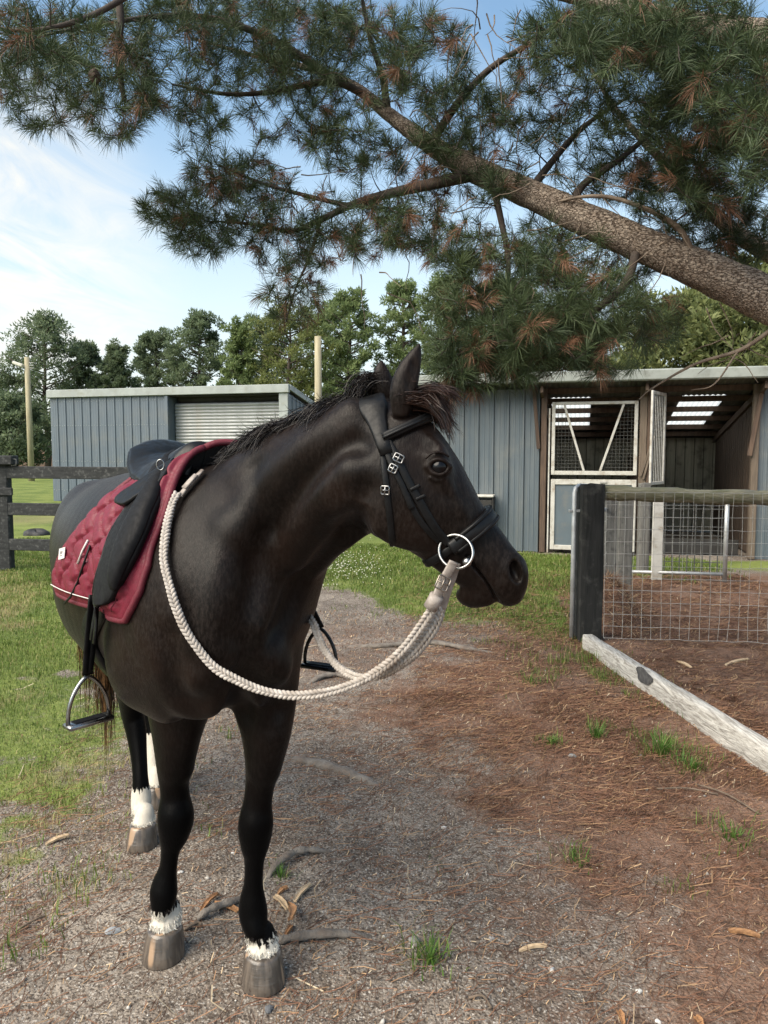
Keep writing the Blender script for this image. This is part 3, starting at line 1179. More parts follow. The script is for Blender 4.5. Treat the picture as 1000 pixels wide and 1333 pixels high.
# galvanised pipe gate folded back along the fence
gate = thing('pipe_gate', 'galvanised pipe gate standing open beside the charcoal corner post', 'gate', PB_)
gx_ = G(743.5, 832) - PB_
zt2 = P(748, 634, PB_.y).z
r_ = .020
pts = [(gx_.x, gx_.y - .02, .01), (gx_.x, gx_.y - .02, zt2 * .5), (gx_.x, gx_.y - .02, zt2 - .05), (gx_.x + .015, gx_.y + .0, zt2 - .012), (gx_.x + .05, gx_.y + .03, zt2 + .004)]
far = P(812, 640, 7.75) - PB_
pts += [(lerp(gx_.x, far.x, .5), lerp(gx_.y, far.y, .5) + .1, lerp(zt2, far.z, .5) + .02), (far.x, far.y, far.z)]
MB().tube(pts, r_, 10).build('pipe_frame', M_GALV, gate, True)
MB().box((gx_.x + .02, gx_.y - .02, P(748, 666, PB_.y).z), (.13, .03, .022), .004).build('hinge_clamp', M_GALV, gate)
# inner gate further back in the pen
g0, g1 = P(818, 752, 8.75), P(943, 757, 8.55)
g0.z = g1.z = 0
gate2 = thing('mesh_gate', 'low galvanised gate with dark bars standing across the back of the pen', 'gate', g0)
D = g1 - g0
za, zb_ = P(943, 640, 8.6).z, .05
u0 = D * ((855 - 818) / (943 - 818))
for q, rr in ((D, .026),):
    MB().tube([(q.x, q.y, 0), (q.x, q.y, za)], rr, 10).build('gate_post', M_GALV, gate2, True)
MB().box((u0.x, u0.y, (za - .06) / 2), (.12, .04, za - .06), .005).build('gate_post', M_WPAINT, gate2)
MB().tube([(0, 0, .09), tuple(D + Vector((0, 0, .09)))], .020, 8).build('bottom_rail', M_GALV, gate2, True)
MB().tube([tuple(u0 + Vector((0, 0, za - .10))), tuple(D + Vector((0, 0, za - .10)))], .018, 8).build('top_rail', M_GALV, gate2, True)
for i in range(1, 9):
    q = lerp(u0, D, i / 9)
    MB().tube([(q.x, q.y, .09), (q.x, q.y, za - .1)], .007, 6).build('bar', M_DWIRE, gate2)
for j in range(1, 8):
    z = lerp(.12, za - .1, j / 8)
    MB().tube([(u0.x, u0.y, z), (D.x, D.y, z)], .005, 6).build('bar', M_DWIRE, gate2)

# timber edging beam
M_SLEEP, b = newmat('bleached_timber')
v = coords(M_SLEEP, 'Object', (5, .55, 5))
f = noise(M_SLEEP, v, 9, 7, .65, 1.2)
col = mixc(M_SLEEP, mrange(M_SLEEP, f, .32, .66), (.225, .205, .18), (.53, .51, .47))
col = mixc(M_SLEEP, mrange(M_SLEEP, noise(M_SLEEP, coords(M_SLEEP, 'Object', (22, .9, 22)), 6, 5, .7), .56, .70, 0, .7), col, (.11, .095, .08))
lk(M_SLEEP, col, b.inputs['Base Color'])
b.inputs['Roughness'].default_value = .9
bump(M_SLEEP, b, f, .8, .012)
a0, a1 = G(758, 843), G(1000, 1010)
d_ = (a1 - a0)
d_.z = 0
L0 = d_.length
d_.normalize()
Lb = L0 + 1.3
nrm = Vector((-d_.y, d_.x, 0))
if nrm.x < 0:
    nrm = -nrm
h0, h1 = P(758, 822, a0.y).z, P(1000, 967, a1.y + .0).z
sl_ = thing('timber_edging', 'long bleached timber beam edging the pen with a dark knot in its face', 'beam', a0)
V, F = [], []
N = 60
ring = [(0, 0), (0, .5), (.001, .95), (.007, 1), (.075, 1.0), (.081, .96), (.083, .5), (.083, 0)]
for i in range(N + 1):
    t = i / N
    H = lerp(h0, h1, t * Lb / L0) if t * Lb < L0 else h1
    H = H * .80 + .006 * float(fbm(t * 22, 3, 6))
    for (x_, z_) in ring:
        w__ = .006 * float(fbm(t * 26 + z_ * 3, x_ * 30, 14))
        p = d_ * (t * Lb) + nrm * (x_ + w__)
        V.append((p.x, p.y, H * z_ - (.03 if z_ == 0 else 0)))
k = len(ring)
for i in range(N):
    for j in range(k - 1):
        F.append((i * k + j, i * k + j + 1, i * k + k + j + 1, i * k + k + j))
F.append(list(range(k)))
F.append([N * k + j for j in range(k)][::-1])
MB().add(V, F).build('beam', M_SLEEP, sl_, True)
# the dark knot: a worn disc let into the face that we see
kc = None
r0 = ray(839, 880)
tt = (a0 - Vector((0, 0, CAM_H))).dot(nrm) / r0.dot(nrm)
kc = Vector((0, 0, CAM_H)) + r0 * tt - a0
V, F = [], []
n = 20
for s_, o_ in ((.055, -.0045), (.04, -.006), (.0, -.004)):
    for i in range(n):
        a = 2 * PI * i / n
        ww = 1 + .12 * math.sin(3 * a + 1) + .08 * math.sin(5 * a)
        p = kc + d_ * (math.cos(a) * s_ * ww * 2.0) + Vector((0, 0, math.sin(a) * s_ * ww * .90)) + nrm * o_
        V.append(tuple(p))
for r in range(2):
    for i in range(n):
        F.append((r * n + i, r * n + (i + 1) % n, (r + 1) * n + (i + 1) % n, (r + 1) * n + i))
MB().add(V, F).build('knot', simple('dark_knot', (.045, .044, .045), (.09, .088, .085), .9, 25, bumps=.6), sl_)
# ------------------------------------------------------------------ trees beyond the buildings
def leafmat(name, dark, light, brown=None, scale=.9, trans=.48):
    m, b = newmat(name)
    a = attr(m, 'tone')
    n = noise(m, coords(m, 'Object'), scale, 3)
    f = mathn(m, 'ADD', mathn(m, 'MULTIPLY', a.outputs['Fac'], .6), mathn(m, 'MULTIPLY', n, .5))
    col = mixc(m, mrange(m, f, .2, .85), dark, light)
    if brown:
        col = mixc(m, mrange(m, a.outputs['Fac'], 1.2, 1.6), col, brown)
    lk(m, col, b.inputs['Base Color'])
    b.inputs['Roughness'].default_value = .55
    b.inputs['Specular IOR Level'].default_value = .3
    t = nn(m, 'BsdfTranslucent')
    lk(m, col, t.inputs['Color'])
    mx = nn(m, 'MixShader')
    mx.inputs[0].default_value = trans
    lk(m, b.outputs[0], mx.inputs[1])
    lk(m, t.outputs[0], mx.inputs[2])
    lk(m, mx.outputs[0], m.node_tree.nodes['Material Output'].inputs[0])
    return m


M_LF = [leafmat('blue_green_pine_foliage', (.080, .112, .066), (.195, .245, .135)),
        leafmat('mid_green_pine_foliage', (.100, .145, .060), (.240, .300, .125)),
        leafmat('olive_foliage', (.080, .105, .032), (.22, .24, .085)),
        leafmat('yellow_green_foliage', (.075, .102, .034), (.205, .226, .085), scale=1.5, trans=.35)]
M_BARKF = simple('grey_brown_bark', (.095, .075, .058), (.055, .043, .035), rough=.9, scale=5, stretch=(3, 3, .5), bumps=.6, bdist=.03)


def set_tone(me, t):
    a_ = me.attributes.new('tone', 'FLOAT', 'POINT')
    a_.data.foreach_set('value', np.asarray(t, np.float32))


def leaf_cloud(C, R, n_each, size, g, up=.35):
    """n_each leaf-sized triangles round every clump centre; sprays point outward and up"""
    k = len(C)
    N = k * n_each
    ci = np.repeat(np.arange(k), n_each)
    d = g.normal(size=(N, 3))
    d /= np.linalg.norm(d, axis=1)[:, None]
    rad = g.random(N) ** .45
    p = C[ci] + d * rad[:, None] * R[ci] * np.array([1, 1, .72])
    ax = d + np.array([0, 0, up]) + g.normal(size=(N, 3)) * .45
    ax /= np.linalg.norm(ax, axis=1)[:, None]
    sd = np.cross(ax, g.normal(size=(N, 3)))
    sd /= np.linalg.norm(sd, axis=1)[:, None]
    L = size * g.uniform(.6, 1.5, N)[:, None]
    V = np.stack([p - sd * L * .26, p + sd * L * .26, p + ax * L], 1).reshape(-1, 3)
    tone = np.repeat(np.clip(g.normal(.5, .22, N) + .10 * d[:, 2], 0, 1), 3)
    return V, np.arange(N * 3).reshape(-1, 3), tone


def bg_tree(px, Y, ytop, ybot, wpx, style, label, seed, mat, group='trees beyond the buildings', name='pine_tree', lean=0.0, dens=1.0, leaf=.205):
    g = np.random.default_rng(seed)
    base = P(px, 590, Y)
    base.z = -.05
    H = P(px, ytop, Y).z
    hb_ = max(P(px, ybot, Y).z, .3)
    Wd = 1.10 * wpx / FPX * Y / 2
    t = thing(name, label, 'tree', base, 0, group)
    mb = MB()
    top = Vector((lean, 0, H * .93))
    tp = [Vector((lean * (k / 6) ** 1.5 + .12 * math.sin(k * 1.7 + seed), .1 * math.sin(k * 2.3 + seed), H * .95 * k / 6)) for k in range(7)]
    mb.tube(tp, [lerp(.20, .035, k / 6) * (H / 9) for k in range(7)], 8)
    mb.build('trunk', M_BARKF, t, True)
    nl = int(66 * dens)
    Cc, Rr = [], []
    lm = MB()
    for i in range(nl):
        u = (i + g.random()) / nl
        z = lerp(hb_, H, u)
        if style == 'cone':
            wr = Wd * (1.05 - .80 * u ** 1.3)
        elif style == 'round':
            wr = Wd * math.sqrt(max(.08, 1 - (2 * u - .85) ** 2 * .8))
        else:
            wr = Wd * (.55 + .45 * math.sin(PI * min(1, u * 1.05)))
        a = i * 2.399 + g.normal() * .4
        r = wr * g.uniform(.55, 1.05)
        k = min(5.9, z / (H * .95) * 6)
        st = lerp(tp[int(k)], tp[min(6, int(k) + 1)], k - int(k))
        z0 = max(st.z - r * .35, hb_ * .5)
        k = min(5.9, z0 / (H * .95) * 6)
        st = lerp(tp[int(k)], tp[min(6, int(k) + 1)], k - int(k))
        e = Vector((st.x + math.cos(a) * r, st.y + math.sin(a) * r, z + .1 * r))
        mid = lerp(st, e, .5) + Vector((0, 0, -.06 * r))
        lm.tube([st, mid, e], [.045 * H / 9, .03 * H / 9, .012], 5)
        for q, s_ in ((1.0, .62), (.78, .55), (.55, .5)):
            if q < .7 and g.random() < .45:
                continue
            c = lerp(st, e, q) + Vector(g.normal(size=3) * .25 * Wd * .4)
            Cc.append(tuple(c))
            Rr.append(.76 * s_ * g.uniform(.55, 1.05) * max(.6, Wd * .46))
    # leader tips
    for k in range(4):
        Cc.append((tp[6].x + g.normal() * .15 * Wd, tp[6].y + g.normal() * .15 * Wd, H - .25 - .35 * k))
        Rr.append(.35 + .1 * k)
    lm.build('limbs', M_BARKF, t, True, kind='stuff')
    Cc, Rr = np.array(Cc), np.array(Rr)[:, None]
    V, F, tone = leaf_cloud(Cc, Rr, int(86 * dens), leaf, g)
    me = np_mesh('foliage', V, F)
    set_tone(me, tone)
    link('foliage', me, mat, t, kind='stuff')
    return t


TREES = [
    (62, 56, 412, 560, 104, 'round', 'tall dark pine tree with a broad crown behind the light pole, farthest left', 0, 'pine_tree', 0),
    (-20, 55, 470, 590, 90, 'round', 'dark pine tree cut by the left edge of the frame', 0, 'pine_tree', 0),
    (20, 50, 520, 600, 90, 'round', 'low dark bushy tree at the foot of the tall pine behind the light pole', 0, 'bushy_tree', 0),
    (115, 58, 448, 560, 56, 'round', 'loose narrow pine tree right of the tallest pine on the left', 0, 'pine_tree', .3),
    (150, 57, 450, 540, 50, 'cone', 'small dark pine tree above the left end of the shed roof', 0, 'pine_tree', .4),
    (212, 60, 432, 540, 66, 'round', 'dark pine tree above the middle of the shed roof, lower than its neighbour', 0, 'pine_tree', -.4),
    (263, 58, 408, 540, 78, 'round', 'tall dark green pine tree above the roller door of the shed', 0, 'pine_tree', 0),
    (316, 55, 420, 540, 60, 'cone', 'mid green pine tree above the right end of the shed roof', 1, 'pine_tree', 0),
    (378, 54, 396, 530, 96, 'loose', 'loose olive tree left of the bare timber pole', 2, 'olive_tree', 0),
    (455, 55, 378, 540, 74, 'round', 'bright mid green pine tree just right of the bare timber pole', 1, 'pine_tree', 0),
    (520, 57, 366, 540, 78, 'round', 'tall green pine tree behind the ears of the horse', 1, 'pine_tree', .3),
    (582, 55, 358, 540, 84, 'round', 'tall green pine tree behind the forelock of the horse', 1, 'pine_tree', 0),
    (640, 57, 362, 540, 80, 'round', 'green pine tree behind the hanging pine sprays over the stable end', 1, 'pine_tree', 0),
    (672, 62, 372, 540, 86, 'round', 'tall green pine tree behind the stable end, right of the forelock', 1, 'pine_tree', .2),
    (740, 62, 392, 540, 84, 'round', 'mid green pine tree behind the stable roof above the V braced door', 1, 'pine_tree', 0),
    (425, 60, 400, 540, 80, 'round', 'green pine tree half behind the bare timber pole', 1, 'pine_tree', 0),
    (345, 62, 416, 540, 80, 'round', 'dim green pine tree filling the gap left of the loose olive tree', 0, 'pine_tree', 0),
    (705, 60, 405, 540, 90, 'round', 'dark pine tree behind the left half of the stable roof', 0, 'pine_tree', 0),
    (775, 58, 420, 540, 90, 'round', 'shadowy pine tree behind the middle of the stable roof', 0, 'pine_tree', 0),
]
for i, (px, Y, yt, yb, wp, st, lab, mi, nme, ln) in enumerate(TREES):
    bg_tree(px, Y, yt, yb, wp, st, lab, 100 + i * 7, M_LF[mi], name=nme, lean=ln, dens=1.05 if st != 'loose' else .8)
bg_tree(905, 24, 392, 560, 190, 'loose', 'yellow green willowy tree rising behind the stable roof under the pine limb', 900, M_LF[3], name='willowy_tree', dens=1.5, leaf=.17)
bg_tree(1010, 27, 330, 560, 190, 'loose', 'tall yellow green tree at the right edge behind the stable roof', 911, M_LF[3], name='willowy_tree', dens=1.5, leaf=.18)
# ------------------------------------------------------------------ the big pine overhead
PBASE = Vector((3.75, 3.45, 0))
pine = thing('pine_tree', 'large old pine tree with a thick leaning limb and long needles spreading overhead', 'tree', PBASE)
M_BARK, b = newmat('plated_pine_bark')
v = coords(M_BARK, 'Object')
vo = nn(M_BARK, 'TexVoronoi', feature='DISTANCE_TO_EDGE')
mp = nn(M_BARK, 'Mapping')
mp.inputs['Rotation'].default_value = (0, math.radians(-28), 0)
mp.inputs['Scale'].default_value = (9, 24, 26)
lk(M_BARK, v, mp.inputs[0])
dn = nn(M_BARK, 'TexNoise')
dn.inputs['Scale'].default_value = 3
dn.inputs['Detail'].default_value = 4
lk(M_BARK, mp.outputs[0], dn.inputs['Vector'])
mv = nn(M_BARK, 'Mix', data_type='VECTOR')
mv.inputs[0].default_value = .35
lk(M_BARK, mp.outputs[0], mv.inputs[4])
lk(M_BARK, dn.outputs['Color'], mv.inputs[5])
lk(M_BARK, mv.outputs[1], vo.inputs['Vector'])
crk = mrange(M_BARK, vo.outputs['Distance'], .01, .11)
fb = noise(M_BARK, v, 16, 7, .65)
col = mixc(M_BARK, mrange(M_BARK, fb, .32, .68), (.245, .190, .148), (.43, .355, .285))
col = mixc(M_BARK, mrange(M_BARK, noise(M_BARK, v, 60, 4), .45, .7, 0, .6), col, (.20, .165, .14))
col = mixc(M_BARK, crk, (.105, .076, .058), col)
lk(M_BARK, col, b.inputs['Base Color'])
b.inputs['Roughness'].default_value = .92
b.inputs['Specular IOR Level'].default_value = .2
bump(M_BARK, b, mathn(M_BARK, 'ADD', mathn(M_BARK, 'MULTIPLY', crk, .8), mathn(M_BARK, 'ADD', fb, noise(M_BARK, v, 70, 4))), .9, .022)
M_TWIG = simple('dark_twig_bark', (.060, .045, .036), (.035, .027, .022), rough=.9, scale=14, bumps=.5, bdist=.004)
M_DEADW = simple('dead_grey_wood', (.20, .155, .115), (.12, .09, .068), rough=.9, scale=14, bumps=.5, bdist=.004)


def pxpath(rows):
    return [tuple(P(x, y, Y)) for x, y, Y in rows]


SK, SKR = [], []                       # skeleton nodes for the twigs to spring from


def limb(name, rows, radii, mat, n=10, sub=6, rough_=0.0, skel=True, extra=None):
    pts = pxpath(rows)
    if extra:
        pts = extra + pts
    A = cr([(*p, r) for p, r in zip(pts, radii)], sub)
    T = np.gradient(A[:, :3], axis=0)
    T /= np.linalg.norm(T, axis=1)[:, None]
    ref = np.array([0, 0, 1.0])
    V = []
    for i in range(len(A)):
        nv_ = ref - T[i] * T[i].dot(ref)
        nv_ /= np.linalg.norm(nv_)
        ref = nv_
        bv = np.cross(T[i], nv_)
        for k in range(n):
            a = 2 * PI * k / n
            r = A[i, 3]
            if rough_:
                r *= 1 + rough_ * float(fbm(math.cos(a) * 2.4 + i * .33, math.sin(a) * 2.4 + i * .13, 77, 4)) + .5 * rough_ * float(vnoise(a * 5.0, i * .9, 4))
            V.append(A[i, :3] + (nv_ * math.cos(a) + bv * math.sin(a)) * r)
    V = np.array(V) - np.array(PBASE)
    m_ = len(A)
    ii = np.arange(m_ * n).reshape(m_, n)
    F = np.stack([ii[:-1], np.roll(ii, -1, 1)[:-1], np.roll(ii, -1, 1)[1:], ii[1:]], -1).reshape(-1, 4)
    me = np_mesh(name, V, F)
    link(name, me, mat, pine, True)
    if skel:
        for i in range(0, m_, 2):
            SK.append(A[i, :3])
            SKR.append(A[i, 3])


limb('trunk', [(1300, 640, 3.7), (1180, 500, 3.82), (1080, 430, 3.92), (1000, 390, 4.0), (900, 346, 4.06), (800, 303, 4.15), (700, 257, 4.3), (620, 222, 4.45),
               (560, 188, 4.6), (505, 148, 4.75), (460, 112, 4.9), (400, 88, 5.1), (330, 72, 5.3), (250, 50, 5.4)],
     [.27, .22, .165, .137, .121, .114, .097, .089, .078, .070, .054, .040, .030, .021, .014, .008], M_BARK, 40, 16, .075,
     extra=[(3.75, 3.45, -.1), (3.55, 3.52, .6)])
limb('branch', [(612, 228, 4.44), (560, 240, 4.5), (500, 254, 4.55), (455, 268, 4.6), (420, 285, 4.6), (380, 300, 4.65), (330, 292, 4.7), (280, 288, 4.75)],
     [.040, .034, .028, .023, .018, .014, .010, .006], M_TWIG)
limb('branch', [(455, 268, 4.6), (400, 255, 4.6), (340, 238, 4.55), (285, 215, 4.5)], [.016, .013, .010, .006], M_TWIG, 8)
limb('branch', [(480, 126, 4.85), (430, 106, 4.8), (350, 120, 4.75), (290, 122, 4.7), (225, 110, 4.6)], [.026, .022, .016, .012, .006], M_TWIG, 8)
limb('branch', [(430, 100, 5.0), (370, 60, 4.9), (300, 30, 4.7), (230, 20, 4.5), (140, 30, 4.2), (60, 45, 4.0)], [.03, .024, .02, .016, .011, .007], M_TWIG, 8)
limb('branch', [(1090, 75, 3.5), (1000, 50, 3.6), (930, 38, 3.7), (860, 24, 3.8), (790, 4, 3.9), (700, -16, 4.0)], [.12, .11, .085, .075, .062, .052, .042, .03], M_BARK, 20, 10, .10, extra=[(3.72, 3.47, .9), (3.45, 3.5, 2.3)])
limb('branch', [(1090, 372, 4.4), (1020, 338, 4.42), (965, 308, 4.48), (920, 270, 4.52), (880, 228, 4.6), (840, 186, 4.7), (800, 140, 4.8), (770, 90, 4.9)], [.12, .09, .062, .055, .047, .036, .028, .022, .016, .01], M_BARK, 20, 8, .10, extra=[(3.62, 3.58, .8), (3.2, 4.0, 1.75)])
limb('branch', [(745, 268, 4.22), (760, 240, 4.3), (810, 205, 4.4), (860, 160, 4.5), (900, 110, 4.6)], [.026, .022, .018, .013, .008], M_TWIG, 8)
limb('branch', [(690, 250, 4.3), (715, 215, 4.5), (760, 165, 4.6), (820, 125, 4.7)], [.026, .021, .016, .008], M_TWIG, 8)
limb('branch', [(470, -8, 4.5), (320, -52, 4.3), (170, -48, 4.05), (157, 30, 4.02), (155, 82, 4.06), (162, 132, 4.1)], [.028, .025, .022, .019, .017, .011], M_TWIG, 8)
limb('branch', [(505, 148, 4.75), (498, 100, 4.7), (482, 50, 4.6), (470, -10, 4.5)], [.026, .021, .015, .010], M_TWIG, 8)
limb('branch', [(560, 188, 4.6), (598, 132, 4.5), (640, 88, 4.4), (700, 50, 4.3), (745, 15, 4.2)], [.028, .022, .018, .013, .008], M_TWIG, 8)
limb('branch', [(640, 235, 4.4), (652, 285, 4.3), (662, 345, 4.25), (655, 410, 4.2), (630, 455, 4.2)], [.022, .018, .014, .010, .006], M_TWIG, 8)
limb('branch', [(830, 322, 4.1), (812, 372, 3.95), (760, 412, 3.9), (690, 438, 3.9), (620, 452, 4.0), (575, 474, 4.05)], [.026, .022, .017, .013, .009, .005], M_TWIG, 8)
limb('branch', [(905, 338, 4.02), (886, 300, 3.98), (850, 276, 4.0), (800, 258, 4.05), (760, 256, 4.1), (720, 264, 4.2)], [.017, .015, .013, .011, .009, .005], M_DEADW, 8)
limb('branch', [(1010, 425, 4.0), (965, 455, 4.05), (905, 474, 4.1), (850, 505, 4.15), (832, 520, 4.15)], [.013, .011, .008, .005, .003], M_DEADW, 6, skel=False)
limb('branch', [(960, 458, 4.05), (930, 500, 4.06), (900, 508, 4.1)], [.006, .004, .002], M_DEADW, 6, skel=False)
limb('branch', [(418, 286, 4.6), (404, 332, 4.55), (384, 378, 4.5), (372, 420, 4.5)], [.012, .009, .006, .004], M_TWIG, 8)
limb('branch', [(320, -52, 4.3), (215, -30, 3.6), (120, 20, 3.4), (40, 40, 3.3), (-40, 30, 3.3)], [.020, .016, .012, .009, .006], M_TWIG, 8)

# crown: pixel centre, half sizes, depth, depth spread, tufts, share of dead brown ones
CROWN = [
    (45, 45, 80, 45, 3.3, .25, 60, .10), (60, 120, 75, 50, 4.1, .3, 75, .08), (150, 130, 62, 52, 4.1, .3, 75, .08), (105, 60, 90, 50, 4.2, .4, 80, .08),
    (220, 80, 75, 75, 4.5, .4, 110, .10), (310, 70, 70, 62, 4.8, .5, 130, .10), (255, 150, 45, 38, 4.5, .3, 36, .10), (300, 15, 160, 22, 4.6, .5, 120, .06),
    (395, 60, 70, 65, 4.9, .5, 140, .10), (480, 75, 70, 70, 4.8, .5, 130, .12), (390, 150, 75, 45, 4.8, .4, 90, .14), (460, 190, 55, 40, 4.7, .4, 66, .16),
    (225, 272, 42, 28, 4.75, .3, 70, .10), (265, 305, 48, 30, 4.75, .35, 80, .14), (285, 232, 42, 32, 4.55, .3, 60, .12), (335, 250, 50, 50, 4.65, .35, 90, .20),
    (370, 320, 50, 32, 4.65, .3, 66, .22), (380, 385, 42, 36, 4.5, .25, 44, .35), (430, 300, 45, 50, 4.6, .3, 60, .2), (480, 300, 45, 42, 4.55, .3, 60, .24),
    (540, 290, 50, 40, 4.45, .35, 75, .22), (560, 215, 55, 40, 4.6, .4, 70, .12), (600, 150, 60, 55, 4.5, .45, 100, .12), (555, 80, 60, 65, 4.5, .5, 100, .10),
    (640, 230, 50, 35, 4.4, .3, 40, .15), (690, 140, 60, 50, 4.5, .4, 70, .15), (720, 60, 65, 45, 4.2, .4, 80, .08), (770, 190, 75, 60, 4.6, .4, 60, .12),
    (830, 110, 80, 70, 4.4, .5, 120, .10), (800, 40, 100, 45, 3.9, .5, 120, .06), (900, 40, 90, 60, 3.6, .4, 130, .06), (960, 130, 70, 70, 3.5, .4, 120, .10),
    (890, 160, 60, 60, 3.9, .4, 95, .10), (940, 215, 75, 55, 3.9, .4, 105, .12), (880, 250, 65, 45, 4.3, .4, 66, .12), (970, 290, 45, 35, 4.4, .4, 48, .15),
    (820, 230, 50, 40, 4.6, .3, 40, .15), (600, 320, 45, 35, 4.3, .3, 60, .15), (600, 400, 40, 45, 4.15, .25, 75, .16), (590, 460, 42, 32, 4.05, .25, 64, .10),
    (622, 478, 58, 26, 4.05, .2, 66, .18), (690, 470, 50, 26, 4.0, .2, 54, .16), (598, 500, 30, 16, 4.05, .15, 20, .3), (790, 474, 40, 16, 4.0, .2, 22, .2),
    (650, 360, 50, 50, 4.25, .3, 90, .12), (655, 450, 55, 38, 4.05, .3, 90, .12), (720, 380, 60, 50, 3.95, .3, 110, .12), (740, 440, 60, 35, 3.9, .3, 96, .14),
    (790, 400, 55, 45, 3.95, .3, 90, .14), (820, 340, 45, 30, 4.3, .3, 40, .12), (850, 420, 40, 35, 4.1, .3, 36, .16), (700, 320, 45, 35, 4.35, .3, 48, .14),
    (955, 325, 45, 22, 4.45, .25, 34, .2), (900, 300, 45, 30, 4.4, .3, 34, .2), (740, 330, 60, 36, 4.3, .3, 44, .2),
    (960, 80, 80, 80, 3.2, .3, 26, .05), (850, 60, 80, 50, 3.5, .3, 30, .06), (985, 185, 40, 60, 3.1, .25, 30, .10),
    # the crown goes on outside the picture
    (1150, 150, 120, 140, 3.8, .8, 90, .1), (-120, 60, 110, 90, 3.9, .6, 60, .1), (1300, 60, 150, 140, 3.8, .8, 60, .1), (500, -90, 420, 60, 4.3, .8, 90, .1)]
pr = random.Random(5)
tg = []
for (cx, cy_, rx, ry, Y, dY, n, br_) in CROWN:
    for i in range(int(n * (1.15 if cx > 780 and cy_ < 340 else .90))):
        for _ in range(9):
            x, y = pr.uniform(-1, 1), pr.uniform(-1, 1)
            if x * x + y * y <= 1:
                break
        tg.append((*P(cx + x * rx, cy_ + y * ry, Y + pr.uniform(-1, 1) * dY), 1 if pr.random() < br_ * .8 else 0))
tg = np.array(tg)
N0 = len(SK)
nodes = np.zeros((N0 + len(tg) * 5, 3))
nrad = np.zeros(len(nodes))
nodes[:N0], nrad[:N0] = np.array(SK), np.array(SKR)
cnt = N0
d0 = np.min(np.linalg.norm(tg[:, None, :3] - nodes[None, :N0], axis=2), axis=1)
tw = MB()
tufts = []
for i in np.argsort(d0):
    p = tg[i, :3]
    dd = np.linalg.norm(nodes[:cnt] - p, axis=1) + .0015 / np.maximum(nrad[:cnt], .0015) * .05
    j = int(dd.argmin())
    q = nodes[j]
    dv = p - q
    L = np.linalg.norm(dv)
    r0 = min(nrad[j] * .75, .0035 + .010 * L)
    sag = np.array([pr.gauss(0, .07), pr.gauss(0, .07), -.10 + pr.gauss(0, .06)]) * L
    path = [q + dv * t + sag * math.sin(PI * t) for t in (0, .25, .5, .75, 1)]
    if L > .04:
        tw.tube([tuple(a_) for a_ in path], [lerp(r0, .0026, t) for t in (0, .25, .5, .75, 1)], 4, False)
    for k in (1, 2, 3, 4):
        nodes[cnt], nrad[cnt] = path[k], lerp(r0, .0028, k / 4)
        cnt += 1
    dirv = path[4] - path[3]
    dirv = dirv / (np.linalg.norm(dirv) + 1e-9) + np.array([pr.gauss(0, .2), pr.gauss(0, .2), .30 + pr.gauss(0, .2)])
    if tg[i, 3]:
        dirv = dirv + np.array([0, 0, -1.2])
    tufts.append((path[4], dirv, tg[i, 3]))
    if L > .14 and pr.random() < .60:
        tufts.append((path[3], dirv + np.array([pr.gauss(0, .6), pr.gauss(0, .6), pr.gauss(0, .4)]), 1 if pr.random() < .10 else 0))
tw.build('twigs', M_TWIG, pine, True, PBASE, kind='stuff')
# bare dead twigs hanging inside the crown
dt = MB()
for (x, y, Y, n) in ((620, 60, 4.2, 10), (660, 40, 4.2, 8), (560, 170, 4.4, 8), (700, 200, 4.3, 10), (820, 280, 4.1, 8), (600, 250, 4.3, 8), (870, 300, 4.0, 8), (760, 130, 4.4, 8), (400, 220, 4.6, 8), (480, 330, 4.5, 8), (640, 130, 4.4, 8), (950, 430, 4.1, 6), (740, 320, 4.2, 8)):
    for k in range(n):
        p = P(x + pr.gauss(0, 30), y + pr.gauss(0, 22), Y + pr.gauss(0, .12))
        d = Vector((pr.gauss(0, 1), pr.gauss(0, .6), pr.gauss(-.5, .6))).normalized()
        path = [p]
        for s_ in range(5):
            d = (d + Vector((pr.gauss(0, .25), pr.gauss(0, .25), pr.gauss(-.1, .22)))).normalized()
            path.append(path[-1] + d * pr.uniform(.04, .09))
        dt.tube(path, [.0042, .0036, .003, .0025, .002, .0012], 4, False)
dt.build('dead_twigs', M_DEADW, pine, True, PBASE, kind='stuff')

g = np.random.default_rng(3)
NN = 62
T0 = np.array([t[0] for t in tufts])
T1 = np.array([t[1] for t in tufts])
T1 /= np.linalg.norm(T1, axis=1)[:, None]
TB = np.array([t[2] for t in tufts])
ci = np.repeat(np.arange(len(tufts)), NN)
Nn = len(ci)
s = g.random(Nn)
rv = g.normal(size=(Nn, 3))
ax = T1[ci]
rv -= ax * (rv * ax).sum(1)[:, None]
rv /= np.linalg.norm(rv, axis=1)[:, None]
ang = np.radians(lerp(78, 18, s) + g.normal(0, 10, Nn))
ang = np.where(TB[ci] > 0, ang * .75, ang)
d = ax * np.cos(ang)[:, None] + rv * np.sin(ang)[:, None]
tl = g.uniform(.75, 1.2, len(tufts))[ci]
LS = (.045 + .13 * g.random(len(tufts)) ** 1.6)[ci]
ang = ang * np.clip(1.12 - 1.6 * (LS - .05), .8, 1.15)
d = ax * np.cos(ang)[:, None] + rv * np.sin(ang)[:, None]
Ln = g.uniform(.058, .105, Nn) * tl
o = T0[ci] + ax * ((s - .62) * LS)[:, None] + rv * .003
mid = o + d * (Ln * .55)[:, None]
end = o + d * Ln[:, None] + np.stack([np.zeros(Nn), np.zeros(Nn), -Ln * g.uniform(.03, .22, Nn)], 1)
sd = np.cross(d, g.normal(size=(Nn, 3)))
sd /= np.linalg.norm(sd, axis=1)[:, None]
wn = (.00108 * g.uniform(.8, 1.25, Nn))[:, None]
V = np.stack([o - sd * wn, o + sd * wn, mid + sd * wn, mid - sd * wn, end], 1).reshape(-1, 3) - np.array(PBASE)
k = np.arange(Nn) * 5
